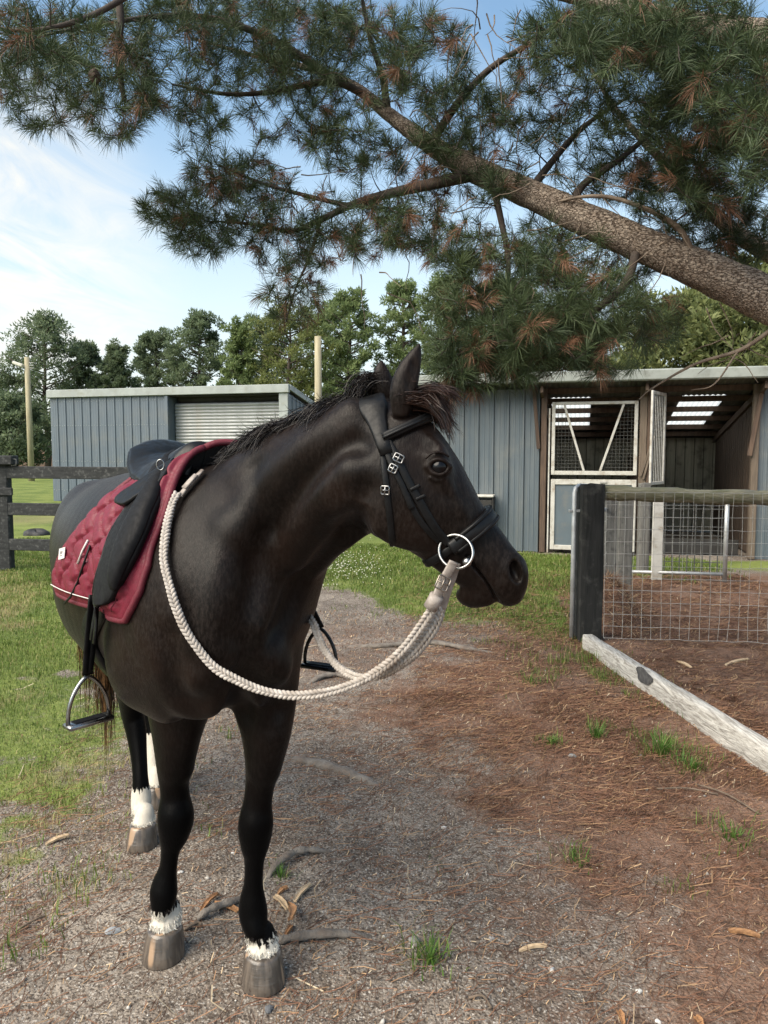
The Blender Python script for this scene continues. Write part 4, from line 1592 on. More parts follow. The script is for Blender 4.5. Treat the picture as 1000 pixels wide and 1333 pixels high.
F4 = np.stack([k, k + 1, k + 2, k + 3], 1)
F3 = np.stack([k + 3, k + 2, k + 4], 1)
me = np_mesh('needles', V, [F4, F3])
tone = np.clip(g.normal(.45, .16, len(tufts)), 0, 1)[ci] + g.normal(0, .08, Nn)
tone = np.where(TB[ci] > 0, 2.0 + 0 * tone, tone)
set_tone(me, np.repeat(tone, 5))
M_NEED = leafmat('long_pine_needles', (.023, .041, .019), (.085, .116, .048), (.190, .100, .060), 1.1, .2)
link('needles', me, M_NEED, pine, kind='stuff')
# a few cones among the twigs
M_CONE = simple('pine_cone_scales', (.085, .055, .036), (.05, .034, .024), rough=.85, scale=30, bumps=.6)
for k in range(6):
    p = Vector(tuple(tufts[pr.randrange(len(tufts))][0])) - PBASE
    mb = MB()
    n, V, F = 9, [], []
    for i in range(7):
        r = .024 * math.sin(PI * (i + .35) / 7) + .003
        for j in range(n):
            a = 2 * PI * (j + .5 * (i % 2)) / n
            rr = r * (1 + .22 * (j % 2))
            V.append((p.x + rr * math.cos(a), p.y + rr * math.sin(a), p.z - .01 - .075 * i / 6))
    F = [[i * n + j, i * n + (j + 1) % n, (i + 1) * n + (j + 1) % n, (i + 1) * n + j] for i in range(6) for j in range(n)] + [list(range(n)), [6 * n + j for j in range(n)][::-1]]
    mb.add(V, F).build('pine_cone', M_CONE, pine)
# ------------------------------------------------------------------ the horse
HEAD_ANG = math.radians(33.0)
HF = Vector((math.sin(HEAD_ANG), -math.cos(HEAD_ANG), 0))        # where the horse's body points
HL = Vector((math.cos(HEAD_ANG), math.sin(HEAD_ANG), 0))         # its left
HO = Vector((-0.4975, 2.0375, 0))


def W2L(p):
    r = Vector(p) - HO
    return Vector((r.dot(HF), r.dot(HL), r.z))


def L2W(a, b=None, z=None):
    if b is None:
        a, b, z = a
    return HO + HF * a + HL * b + Vector((0, 0, z))


def smin(a, b, k):
    h = np.clip(.5 + .5 * (b - a) / k, 0, 1)
    return b + (a - b) * h - k * h * (1 - h)


class Field:
    def __init__(self, axes):
        self.ax = [np.array(a, np.float32) for a in axes]
        self.n = np.array([len(a) for a in axes])
        self.D = np.full(self.n, .3, np.float32)

    def sub(self, lo, hi):
        i0 = [max(int(np.searchsorted(self.ax[i], lo[i])) - 1, 0) for i in range(3)]
        i1 = [min(int(np.searchsorted(self.ax[i], hi[i])) + 1, self.n[i]) for i in range(3)]
        s = tuple(slice(a, b) for a, b in zip(i0, i1))
        X = self.ax[0][s[0]][:, None, None]
        Y = self.ax[1][s[1]][None, :, None]
        Z = self.ax[2][s[2]][None, None, :]
        return s, X, Y, Z

    def chain(self, st, lat, k=.03, sub=4, e=2.0, cut=False):
        """st: rows (x,y,z, r_lateral, r_other); lat: the lateral direction (or one per row)"""
        S = cr(st, sub)
        rx = S[:, 3:5].max()
        lo, hi = S[:, :3].min(0) - rx - .08, S[:, :3].max(0) + rx + .08
        s0, _, _, _ = self.sub(lo, hi)
        acc = np.full(self.D[s0].shape, .3, np.float32)
        off = np.array([q.start for q in s0])
        for i in range(len(S) - 1):
            p, q = S[i, :3], S[i + 1, :3]
            T = q - p
            L = np.linalg.norm(T)
            if L < 1e-6:
                continue
            T = T / L
            U = np.array(lat, float)
            U = U - T * U.dot(T)
            U /= np.linalg.norm(U)
            W = np.cross(T, U)
            rm = max(S[i, 3:5].max(), S[i + 1, 3:5].max())
            s, X, Y, Z = self.sub(np.minimum(p, q) - rm - .06, np.maximum(p, q) + rm + .06)
            dx, dy, dz = X - p[0], Y - p[1], Z - p[2]
            ax = dx * T[0] + dy * T[1] + dz * T[2]
            t = np.clip(ax / L, 0, 1)
            ds = ax - t * L
            du = dx * U[0] + dy * U[1] + dz * U[2]
            dw = dx * W[0] + dy * W[1] + dz * W[2]
            ru = S[i, 3] + (S[i + 1, 3] - S[i, 3]) * t
            rw = S[i, 4] + (S[i + 1, 4] - S[i, 4]) * t
            rs = np.minimum(ru, rw)
            if e == 2.0:
                r = np.sqrt((du / ru) ** 2 + (dw / rw) ** 2 + (ds / rs) ** 2) + 1e-4
            else:
                r = (np.abs(du / ru) ** e + np.abs(dw / rw) ** e + np.abs(ds / rs) ** e) ** (1 / e) + 1e-4
            ln = np.sqrt(du * du + dw * dw + ds * ds) + 1e-5
            d = np.maximum(ln * (1 - 1 / r), -rs)
            loc = tuple(slice(a.start - o_, a.stop - o_) for a, o_ in zip(s, off))
            acc[loc] = np.minimum(acc[loc], d)
        self.D[s0] = -smin(-self.D[s0], acc, k) if cut else smin(self.D[s0], acc, k)

    def blob(self, c, r, axes=None, k=.03, cut=False):
        """ellipsoid; axes: three unit vectors for the radii; cut removes it"""
        c, r = np.array(c, float), np.array(r, float)
        A = np.eye(3) if axes is None else np.array([list(a) for a in axes], float)
        rm = r.max()
        s, X, Y, Z = self.sub(c - rm - .06, c + rm + .06)
        dx, dy, dz = X - c[0], Y - c[1], Z - c[2]
        q = [(dx * A[i][0] + dy * A[i][1] + dz * A[i][2]) for i in range(3)]
        rr = np.sqrt(sum((q[i] / r[i]) ** 2 for i in range(3))) + 1e-4
        ln = np.sqrt(dx * dx + dy * dy + dz * dz) + 1e-5
        d = np.maximum(ln * (1 - 1 / rr), -r.min())
        if cut:
            self.D[s] = -smin(-self.D[s], d, k)
        else:
            self.D[s] = smin(self.D[s], d, k)

    def first(self, px, py):
        """where the sight line of a pixel enters the body (horse frame)"""
        o, d = W2L(Vector((0, 0, CAM_H))), ray(px, py).normalized()
        d = Vector((d.dot(HF), d.dot(HL), d.z))
        t = np.arange(1.2, 3.6, .003)
        Q = np.array(o)[None] + t[:, None] * np.array(d)[None]
        I = [np.clip(np.searchsorted(self.ax[i], Q[:, i]), 0, self.n[i] - 1) for i in range(3)]
        ins = [(Q[:, i] > self.ax[i][0]) & (Q[:, i] < self.ax[i][-1]) for i in range(3)]
        v = np.where(ins[0] & ins[1] & ins[2], self.D[I[0], I[1], I[2]], 1)
        k = np.argmax(v < 0)
        return (Q[k], np.array(d)) if v[k] < 0 else (None, None)

    def relief(self, pts, r, off, k, cut):
        """a groove or a swelling that follows the body under a line of pixels"""
        rows = []
        for x, y in pts:
            q, d = self.first(x, y)
            if q is not None:
                rows.append((*(q + d * off), r, r))
        if len(rows) > 1:
            self.chain(rows, camlat, k, 5, 2.0, cut)

    def mesh(self):
        D, n = self.D, self.n
        S = D < 0
        c = np.zeros(n - 1, np.uint8)
        for i in (0, 1):
            for j in (0, 1):
                for k in (0, 1):
                    c += S[i:n[0] - 1 + i, j:n[1] - 1 + j, k:n[2] - 1 + k]
        act = (c > 0) & (c < 8)
        I = np.argwhere(act)
        vid = np.full(n - 1, -1, np.int32)
        vid[act] = np.arange(len(I))
        cor = np.array([(i, j, k) for i in (0, 1) for j in (0, 1) for k in (0, 1)])
        vals = np.stack([D[I[:, 0] + o[0], I[:, 1] + o[1], I[:, 2] + o[2]] for o in cor], 1)
        acc, cnt = np.zeros((len(I), 3)), np.zeros(len(I))
        for a in range(8):
            for b in range(a + 1, 8):
                if np.abs(cor[a] - cor[b]).sum() != 1:
                    continue
                m = (vals[:, a] < 0) != (vals[:, b] < 0)
                t = vals[m, a] / (vals[m, a] - vals[m, b])
                acc[m] += cor[a] + (cor[b] - cor[a]) * t[:, None]
                cnt[m] += 1
        V = I + acc / cnt[:, None]
        V = np.stack([np.interp(V[:, i], np.arange(self.n[i]), self.ax[i]) for i in range(3)], 1)
        Fs = []
        for ax in range(3):
            o1, o2 = (ax + 1) % 3, (ax + 2) % 3
            sl0, sl1 = [slice(1, -1)] * 3, [slice(1, -1)] * 3
            sl0[ax], sl1[ax] = slice(0, -1), slice(1, None)
            A, B = S[tuple(sl0)], S[tuple(sl1)]
            E = np.argwhere(A != B)
            base = E.copy()
            base[:, o1] += 1
            base[:, o2] += 1
            flip = S[tuple(base.T)]
            def cell(d1, d2):
                q = base.copy()
                q[:, o1] += d1
                q[:, o2] += d2
                return vid[tuple(q.T)]
            Q = np.stack([cell(-1, -1), cell(0, -1), cell(0, 0), cell(-1, 0)], 1)
            Q[~flip] = Q[~flip][:, ::-1]
            Fs.append(Q)
        F = np.concatenate(Fs)
        # light Taubin smoothing
        e = np.concatenate([F[:, [0, 1]], F[:, [1, 2]], F[:, [2, 3]], F[:, [3, 0]]])
        deg = np.bincount(e.ravel(), minlength=len(V)).astype(float)
        body = sstep(.52, .36, V[:, 0]) * sstep(.55, .8, V[:, 2])
        for it in range(12):
            lam = (.5, -.52)[it % 2] if it < 4 else .5 * body[:, None]
            s = np.zeros_like(V)
            for d in range(3):
                s[:, d] = np.bincount(e[:, 0], V[e[:, 1], d], len(V)) + np.bincount(e[:, 1], V[e[:, 0], d], len(V))
            V = V + lam * (s / deg[:, None] - V)
        return V, F




def axis(*spans):
    return np.concatenate([np.arange(a, b, h) for a, b, h in spans])


fld = Field((axis((-1.42, .40, .0066), (.40, .80, .003)), axis((-.42, .20, .0066), (.20, .66, .003)), axis((.03, 1.14, .0066), (1.14, 1.84, .003))))
LATB = (0, 1, 0)


def sp(a):          # sideways drift of the spine: the quarters stand a little to the left
    return .05 * float(sstep(-.1, -1.1, a))


# trunk: a, centre height, half width, half height
TR = [(.215, 1.08, .08, .13), (.15, 1.075, .15, .22), (.06, 1.085, .195, .29), (-.06, 1.10, .225, .330), (-.20, 1.11, .25, .350),
      (-.38, 1.10, .292, .350), (-.58, 1.095, .318, .345), (-.78, 1.095, .312, .325), (-.95, 1.115, .285, .285),
      (-1.10, 1.125, .25, .250), (-1.22, 1.12, .19, .195), (-1.29, 1.13, .12, .14)]
fld.chain([(a, sp(a), z, hw, hh) for a, z, hw, hh in TR], LATB, .02, 4, 2.25)
# withers ridge and croup
fld.chain([(.02, .02, 1.33, .07, .10), (-.12, .01, 1.375, .065, .085), (-.28, .01, 1.36, .08, .08), (-.45, .02, 1.31, .1, .09)], LATB, .08)
fld.blob((-.95, .045, 1.26), (.26, .2, .12), k=.08)
# shoulders, breast, triceps, quarters
for s in (-1, 1):
    fld.blob((.03, s * .13, 1.04), (.16, .10, .26), k=.07)
    fld.blob((.16, s * .085, .98), (.08, .085, .16), k=.05)
    fld.blob((-.06, s * .17, .94), (.13, .085, .14), k=.05)
    fld.blob((-1.02, .05 + s * .15, 1.12), (.24, .125, .26), k=.06)
    fld.blob((-.85, .05 + s * .19, .95), (.14, .09, .16), k=.06)
    fld.blob((-1.12, .05 + s * .12, .98), (.15, .1, .24), k=.06)


def Lp(px, py, Y, ru, rw):
    q = W2L(P(px, py, Y))
    return (q.x, q.y, q.z, ru, rw)


for s in (-1, 1):
    fld.chain([(.10, s * .10, 1.30, .03, .03), (.17, s * .13, 1.18, .035, .03), (.20, s * .135, 1.05, .035, .03)], LATB, .03)       # front edge of the shoulder
    fld.blob((.20, s * .075, .93), (.055, .06, .10), k=.035)
    fld.chain([(-.10, s * .215, 1.22, .02, .03), (-.02, s * .225, 1.10, .02, .03), (.04, s * .205, .98, .02, .03)], LATB, .03)
# neck: top and bottom of each section seen in profile, depth, half width
def sec(t, b, Y, hw, Yb=None):
    p, q = W2L(P(*t, Y)), W2L(P(*b, Yb or Y))
    m = (p + q) / 2
    return (m.x, m.y, m.z, hw, (p - q).length / 2)


def secs(rows):
    o = []
    for i, (t, b, Y, hw) in enumerate(rows):
        p, q = W2L(P(*t, Y)), W2L(P(*b, Y))
        o.append([p, q, hw])
    M = [(p + q) / 2 for p, q, _ in o]
    res = []
    for i, (p, q, hw) in enumerate(o):
        T = (M[min(i + 1, len(M) - 1)] - M[max(i - 1, 0)]).normalized()
        D = p - q
        c = math.sqrt(max(1 - (D.normalized().dot(T)) ** 2, .3))
        res.append((M[i].x, M[i].y, M[i].z, hw, D.length / 2 * c))
    return res


camlat = tuple(W2L(HO + Vector((0, 1, 0))))            # away from the camera, in the horse's frame
NECK = secs([((250, 640), (360, 880), 2.10, .20), ((300, 588), (376, 805), 2.03, .17), ((348, 562), (386, 765), 1.95, .135),
             ((400, 543), (405, 738), 1.88, .112), ((448, 524), (446, 710), 1.81, .10), ((492, 508), (480, 690), 1.76, .085)])
fld.chain(NECK, camlat, .085, 6, 2.1)
# muscle along the neck, gullet groove below it
fld.chain([Lp(300, 690, 1.90, .05, .06), Lp(360, 660, 1.85, .05, .055), Lp(420, 630, 1.78, .045, .05), Lp(462, 600, 1.72, .035, .04)], camlat, .06)
# head
HY = 1.70
HEAD = secs([((488, 508), (462, 678), HY + .03, .066), ((517, 517), (490, 708), HY, .078), ((545, 548), (525, 726), HY, .084),
             ((567, 579), (553, 742), HY - .005, .078), ((591, 616), (574, 754), HY - .01, .064), ((621, 657), (596, 766), HY - .015, .053),
             ((647, 691), (617, 775), HY - .02, .048), ((666, 719), (640, 780), HY - .02, .047), ((673, 744), (656, 778), HY - .02, .036)])
fld.chain(HEAD, camlat, .045, 6, 2.35)


def hb(px, py, off, r, k=.02, cut=False, ang=None):
    """a blob on the head: pixel, offset towards the camera from its middle plane, radii (along the head, across, thickness)"""
    c = W2L(P(px, py, HY - off))
    ang = math.radians(-58 if ang is None else ang)
    x = W2L(HO + Vector((math.cos(ang), 0, math.sin(ang))))
    z = W2L(HO + Vector((-math.sin(ang), 0, math.cos(ang))))
    y = W2L(HO + Vector((0, 1, 0)))
    fld.blob(c, r, (x, z, y), k, cut)


for s in (1, -1):
    hb(524, 650, s * .055, (.115, .095, .032), .03)          # cheek
    hb(566, 590, s * .070, (.045, .022, .018), .035)          # brow
    hb(571, 618, s * .068, (.035, .014, .014), .03)         # under the eye
    hb(572, 608, s * .098, (.019, .0135, .022), .006, True, ang=0)   # socket
    hb(598, 662, s * .058, (.075, .012, .012), .02)          # facial crest
    hb(666, 741, s * .036, (.040, .032, .026), .02)          # nostril wing
    hb(664, 768, s * .024, (.028, .036, .026), .02, ang=-30)          # upper lip
    hb(622, 774, s * .020, (.040, .024, .028), .014, ang=-25)          # lower lip, chin
hb(610, 778, 0, (.03, .02, .035), .02, ang=-20)
hb(664, 772, 0, (.026, .024, .04), .02, ang=-40)
for s in (1, -1):
    hb(671, 744, s * .064, (.027, .014, .024), .008, True, ang=-72)      # nostril
    fld.chain([(*W2L(P(x, y_, HY - s * o)), .010, rr) for x, y_, o, rr in ((608, 724, .067, .0022), (617, 736, .064, .003), (630, 752, .058, .0032), (640, 768, .053, .0034), (648, 783, .042, .004), (652, 794, .020, .005))], camlat, .006, 4, cut=True)
    # eyelids
    for lid in (((557, 607), (563, 600), (572, 598), (580, 601), (586, 607)), ((557, 608), (563, 615), (572, 618), (580, 615), (586, 608))):
        fld.chain([(*W2L(P(x, y_, HY - s * (.083 + .008 * math.sin(PI * i / 4)))), .0055, .0042) for i, (x, y_) in enumerate(lid)], camlat, .008, 4)
for s in (1, -1):
    # hollow above the eye, cheek bone, veins, nostril rim, lip folds
    hb(556, 572, s * .080, (.024, .014, .007), .03, True)
    fld.chain([(*W2L(P(x, y_, HY - s * o)), .006, .006) for x, y_, o in ((582, 628, .073), (592, 648, .067), (601, 668, .060), (606, 684, .054))], camlat, .012, 4)
    fld.chain([(*W2L(P(x, y_, HY - s * o)), .0035, .0035) for x, y_, o in ((590, 650, .071), (604, 676, .061), (622, 700, .055), (642, 716, .052))], camlat, .006, 4)
    fld.chain([(*W2L(P(x, y_, HY - s * o)), .0035, .0035) for x, y_, o in ((545, 665, .083), (560, 690, .074), (580, 706, .066), (600, 716, .060))], camlat, .006, 4)
    fld.chain([(*W2L(P(x, y_, HY - s * o)), .0055, .005) for x, y_, o in ((662, 756, .058), (659, 742, .060), (664, 728, .056), (673, 724, .046), (680, 732, .036))], camlat, .008, 4)
    fld.chain([(*W2L(P(x, y_, HY - s * o)), .003, .003) for x, y_, o in ((555, 596, .094), (563, 590, .094), (574, 589, .092), (584, 594, .088))], camlat, .005, 4)
    fld.chain([(*W2L(P(x, y_, HY - s * o)), .0028, .0028) for x, y_, o in ((560, 622, .088), (570, 626, .088), (580, 623, .084))], camlat, .005, 4)
# ears
ear_lat = camlat
for (pts, Y) in ((((522, 538, .020), (524, 512, .029), (531, 486, .027), (540, 464, .016), (546, 449, .004)), HY - .045),
                 (((504, 522, .020), (500, 505, .026), (497, 490, .022), (496, 478, .013), (497, 471, .005)), HY + .06)):
    fld.chain([(*W2L(P(x, y_, Y)), r * .62, r) for x, y_, r in pts], ear_lat, .012, 4)
for (x, y_, r, Y) in ((529, 496, .02, HY - .068), (535, 478, .016, HY - .062)):
    c = W2L(P(x + 5, y_, Y))
    fld.blob(c, (r * .55, r * .55, r * 1.6), k=.008, cut=True)

# legs
LEGS = []


HOOF = [((216, 1241, 2.118), -8, 1.0), ((343, 1280, 2.008), 10, 1.0), ((187, 1103, 2.745), -4, .95), ((205, 1045, 3.08), 6, .95)]


def hoof_frame(spec):
    (px, py, Y), ang, s = spec
    q = P(px, py, Y)
    o = W2L(Vector((q.x, q.y, 0)))
    a = math.radians(ang)
    f = Vector((math.sin(a), -math.cos(a), 0))
    return o, Vector((f.dot(HF), f.dot(HL), 0)), s


def leg(rows, k=.03):
    o, f, s = hoof_frame(HOOF[len(LEGS)])
    R_ = [Lp(*r) for r in rows[:-2]]
    for z, back, r in ((.120, -.026, .034), (.092, -.012, .040), (.066, .0, .0455)):
        R_.append((*(o + f * back * s + Vector((0, 0, z * s))), r * s, r * s))
    LEGS.append(R_)
    fld.chain(R_, LATB, k, 5)


leg([(236, 850, 2.16, .11, .14), (234, 900, 2.16, .10, .125), (230, 950, 2.16, .072, .09), (226, 1000, 2.155, .048, .060), (228, 1035, 2.15, .042, .048),
     (229, 1062, 2.14, .0535, .055), (227, 1083, 2.14, .046, .046), (222, 1105, 2.14, .028, .035), (219, 1130, 2.14, .025, .034),
     (215, 1149, 2.14, .035, .043), (213, 1163, 2.135, .040, .046), (212, 1183, 2.12, .030, .034), (213, 1196, 2.098, .034, .036), (214, 1203, 2.09, .034, .036)])
leg([(345, 850, 2.06, .095, .13), (343, 900, 2.07, .092, .115), (346, 950, 2.07, .070, .085), (341, 1000, 2.06, .045, .058), (336, 1040, 2.055, .039, .047),
     (333, 1072, 2.05, .0495, .053), (332, 1095, 2.05, .043, .045), (331, 1119, 2.05, .028, .035), (330, 1150, 2.05, .0265, .034),
     (329, 1174, 2.05, .037, .044), (330, 1190, 2.045, .0405, .046), (333, 1212, 2.02, .030, .034), (336, 1226, 1.998, .034, .036), (338, 1234, 1.985, .034, .036)])
# hind legs: stifle, gaskin, hock, cannon, fetlock, pastern
leg([(150, 800, 2.75, .11, .17), (160, 850, 2.82, .085, .125), (168, 890, 2.92, .058, .085), (172, 925, 2.97, .045, .068), (177, 950, 2.95, .040, .056),
     (181, 985, 2.90, .031, .042), (183, 1015, 2.86, .030, .039), (184, 1040, 2.84, .039, .045), (184, 1058, 2.81, .034, .038), (186, 1068, 2.78, .035, .038), (187, 1074, 2.765, .035, .037)])
leg([(205, 810, 2.95, .11, .17), (202, 850, 3.08, .085, .12), (198, 880, 3.2, .058, .085), (195, 905, 3.27, .045, .066), (197, 930, 3.25, .040, .055),
     (199, 960, 3.21, .031, .042), (200, 985, 3.17, .031, .039), (201, 1003, 3.15, .039, .045), (203, 1017, 3.11, .034, .038), (204, 1022, 3.085, .035, .038), (205, 1026, 3.08, .035, .037)])

for pts in (((452, 708), (425, 724), (398, 752), (374, 800), (352, 850)), ((330, 612), (338, 680), (334, 750), (318, 820), (300, 870)),
            ((318, 845), (316, 895), (313, 932)), ((252, 935), (272, 905), (298, 886)), ((370, 925), (352, 898), (332, 882)),
            ((352, 690), (386, 645), (424, 606), (460, 578)), ((214, 835), (222, 880), (232, 915)), ((470, 640), (462, 672), (456, 700))):
    fld.relief(pts, .028, -.018, .040, True)
for pts in (((298, 690), (286, 760), (268, 830)), ((312, 692), (345, 640), (385, 598), (425, 566), (458, 542)), ((384, 722), (405, 682), (430, 644), (458, 614)), ((268, 880), (288, 850)), ((360, 870), (345, 850)),
            ((238, 960), (234, 1000)), ((352, 960), (345, 1000))):
    fld.relief(pts, .032, .024, .045, False)
for L_, kn in ((LEGS[0], 5), (LEGS[1], 5)):
    a_, b__, z_ = L_[kn][:3]
    fld.blob((a_ + .030, b__, z_ + .01), (.020, .030, .034), k=.018)
    fld.blob((a_ - .040, b__, z_ + .006), (.016, .018, .026), k=.016)
for L_, i0, i1 in ((LEGS[0], 7, 10), (LEGS[1], 7, 10), (LEGS[2], 5, 8), (LEGS[3], 5, 8)):
    fld.chain([(r[0] - r[4] * .95, r[1], r[2], .0125, .0125) for r in L_[i0:i1 + 1]], LATB, .010, 4)
HV, HFc = fld.mesh()
del fld
horse_me = np_mesh('horse', HV, HFc)
set_smooth(horse_me)
horse = bpy.data.objects.new('horse', horse_me)
COL.objects.link(horse)
horse.location = HO
horse.rotation_euler = (0, 0, math.atan2(HF.y, HF.x))
tag(horse, 'dark brown horse with white socks standing saddled on the dirt, head turned to the side', 'horse')
# white hair on the legs: 1 inside the sock, falling to 0 over its ragged edge (each leg by its nearest foot)
fd = np.stack([np.min([((HV - np.array(r[:3])) ** 2).sum(1) for r in L_], 0) for L_ in LEGS], 1)
zt = np.array([.137, .118, .178, .26])[fd.argmin(1)]
sock = np.clip((zt - HV[:, 2]) / .05 + .5, 0, 1)
at = horse_me.attributes.new('sock', 'FLOAT', 'POINT')
at.data.foreach_set('value', sock.astype(np.float32))
blk = np.clip((.80 - HV[:, 2]) / .35, 0, 1) * (HV[:, 0] > -2)
at = horse_me.attributes.new('points', 'FLOAT', 'POINT')
at.data.foreach_set('value', blk.astype(np.float32))

m, b = newmat('horse_coat')
v = coords(m, 'Object', (1, 1, 1))
n1 = noise(m, v, 3.5, 4)
n2 = noise(m, coords(m, 'Object', (60, 60, 14)), 6, 5, .6)
col = mixc(m, mrange(m, noise(m, v, 7, 6, .6), .35, .7), (.0034, .0023, .0018), (.0085, .0043, .0029))
col = mixc(m, mrange(m, n2, .45, .75, 0, .30), col, (.013, .0078, .0058))
n3 = noise(m, coords(m, 'Object', (1, 1, .45)), 120, 5, .7)
col = mixc(m, mathn(m, 'MULTIPLY', mrange(m, n3, .40, .66), mrange(m, noise(m, v, 5, 4), .30, .65, .15, .75)), col, (.0185, .0138, .0118))
col = mixc(m, attr(m, 'points').outputs['Fac'], col, (.0016, .0015, .0016))
edge0 = attr(m, 'points').outputs['Fac']
lk(m, mrange(m, edge0, 0, 1, .13, .04), b.inputs['Specular IOR Level'])
edge = mathn(m, 'ADD', attr(m, 'sock').outputs['Fac'], mathn(m, 'MULTIPLY', mathn(m, 'SUBTRACT', noise(m, coords(m, 'Object', (1, 1, .18)), 90, 3), .5), 1.5))
wh = mixc(m, noise(m, coords(m, 'Object', (1, 1, .2)), 120, 4), (.56, .53, .47), (.40, .36, .30))
sk = mrange(m, edge, .42, .58)
col = mixc(m, sk, col, wh)
lk(m, col, b.inputs['Base Color'])
lk(m, mrange(m, n2, .3, .7, .34, .50), b.inputs['Roughness'])
b.inputs['Sheen Weight'].default_value = .03
b.inputs['Sheen Roughness'].default_value = .4
b.inputs['Sheen Tint'].default_value = (.8, .78, .8, 1)
bump(m, b, mathn(m, 'ADD', noise(m, coords(m, 'Object', (1, 1, .25)), 230, 4, .6), mathn(m, 'MULTIPLY', noise(m, v, 11, 3, .4), .35)), .32, .003)
M_COAT = m
horse_me.materials.append(m)
HBVH = BVHTree.FromPolygons([tuple(L2W(*p)) for p in HV.tolist()], HFc.tolist())
# ------------------------------------------------------------------ hooves, eyes, mane, tail
CAMP = Vector((0, 0, CAM_H))


def hit(px, py, back=0.0):
    """where the sight line of a pixel meets the horse: place and outward normal"""
    d = ray(px, py).normalized()
    h = HBVH.ray_cast(CAMP, d)
    return (None, None) if h[0] is None else (h[0] - d * back, h[1])


def surf(a, th, side=-1, off=0.0):
    """a place on the trunk: a along the spine, th degrees round from the top"""
    t = math.radians(th)
    c = L2W(a, sp(a), 1.12)
    d = HL * (side * math.sin(t)) + Vector((0, 0, math.cos(t)))
    h = HBVH.ray_cast(c + d * .8, -d)
    return h[0] + h[1] * off, h[1]


hm, b = newmat('hoof_horn')
v = coords(hm, 'Generated', (1, 1, .04))
n = noise(hm, v, 6, 2)
n2_ = noise(hm, coords(hm, 'Object', (1, 1, .03)), 22, 1)
col = mixc(hm, mrange(hm, n, .35, .65), (.058, .049, .042), (.120, .098, .080))
col = mixc(hm, mrange(hm, n2_, .60, .68), col, (.30, .205, .135))
lk(hm, col, b.inputs['Base Color'])
b.inputs['Roughness'].default_value = .20
bump(hm, b, noise(hm, coords(hm, 'Object', (6, 6, 90)), 3, 3), .3, .003)


def hoof(spec):
    o, f, s = hoof_frame(spec)
    l = Vector((-f.y, f.x, 0))
    mb = MB()
    n, rows = 32, []
    prof = [(.0, .97, .014), (.004, .99, .014), (.03, .93, .009), (.058, .87, .003), (.078, .83, -.001), (.085, .80, -.003), (.087, .62, -.004)]
    V = []
    for z, r, sh in prof:
        for k in range(n):
            a = 2 * PI * k / n
            x, y = math.cos(a), math.sin(a)
            xx = x * (.070 if x > 0 else .058) * r + sh
            zz = z * (1 if x > -.2 else 1 - .35 * min(1, (-x - .2) / .8))
            notch = 0
            p = o + f * (xx * s) + l * (y * .064 * r * s) + Vector((0, 0, zz * s + notch))
            V.append(tuple(p))
    F = [[i * n + k, i * n + (k + 1) % n, (i + 1) * n + (k + 1) % n, (i + 1) * n + k] for i in range(len(prof) - 1) for k in range(n)]
    F.append([(len(prof) - 1) * n + k for k in range(n)])
    F.append(list(range(n))[::-1])
    mb.add(V, F)
    ob = mb.build('hoof', hm, horse, True)
    return ob


for spec in HOOF:
    hoof(spec)

em, b = newmat('horse_eye')
b.inputs['Specular IOR Level'].default_value = .25
b.inputs['Base Color'].default_value = (.003, .003, .004, 1)
b.inputs['Roughness'].default_value = .18
for s in (1, -1):
    c = W2L(P(571.5, 608, HY - s * .0785))
    mb = MB()
    n = 20
    V, F = [], []
    for i in range(11):
        for k in range(n):
            t, a = PI * i / 10, 2 * PI * k / n
            V.append((c.x + .0195 * math.sin(t) * math.cos(a), c.y + .0195 * math.sin(t) * math.sin(a), c.z + .0195 * math.cos(t)))
    F = [[i * n + k, i * n + (k + 1) % n, (i + 1) * n + (k + 1) % n, (i + 1) * n + k] for i in range(10) for k in range(n)]
    mb.add(V, F).build('eye', em, horse, True)


def strands(name, locks, mat, parent, per=38, width=.0013, seg=10, clear=.006, grav=.35, spread=.012, curl=.10):
    """hair in locks: locks = (place, direction, length); the strands of a lock follow its path and draw together to its tip"""
    V, F = [], []
    n = 0
    for (p, d, L) in locks:
        p, d = Vector(p), Vector(d).normalized()
        st = L / seg
        guide = [p]
        for i in range(seg):
            d = d + Vector((0, 0, -grav * (.4 + i / seg))) + Vector((rnd.uniform(-1, 1), rnd.uniform(-1, 1), rnd.uniform(-1, 1))) * curl
            d.normalize()
            p = p + d * st
            q, nr, _, _ = HBVH.find_nearest(p)
            if (p - q).dot(nr) < clear:
                p = q + nr * clear
            guide.append(p)
        for j in range(per):
            o = Vector((rnd.gauss(0, 1), rnd.gauss(0, 1), rnd.gauss(0, .7))) * spread
            stray = Vector((rnd.gauss(0, 1), rnd.gauss(0, 1), rnd.gauss(0, 1))) * spread * (1.5 if rnd.random() < .12 else .45)
            Ls = rnd.uniform(.55, 1.0)
            side = Vector((rnd.uniform(-1, 1), rnd.uniform(-1, 1), rnd.uniform(-1, 1))).normalized()
            for i in range(seg + 1):
                t = i / seg * Ls * seg
                k = min(int(t), seg - 1)
                c = lerp(guide[k], guide[k + 1], t - k)
                u = i / seg
                c = c + o * (1 - .62 * u) + stray * u * u
                wd = width * (1 - .3 * u) * (1 if i < seg else .25)
                V += [c - side * wd, c + side * wd]
            for i in range(seg):
                k = n + 2 * i
                F.append((k, k + 1, k + 3, k + 2))
            n += 2 * (seg + 1)
    Vl = np.array([tuple(W2L(v)) for v in V])
    return link(name, np_mesh(name, Vl, np.array(F)), mat, parent, True, kind='stuff' if name in ('whiskers', 'leg_hair') else None)


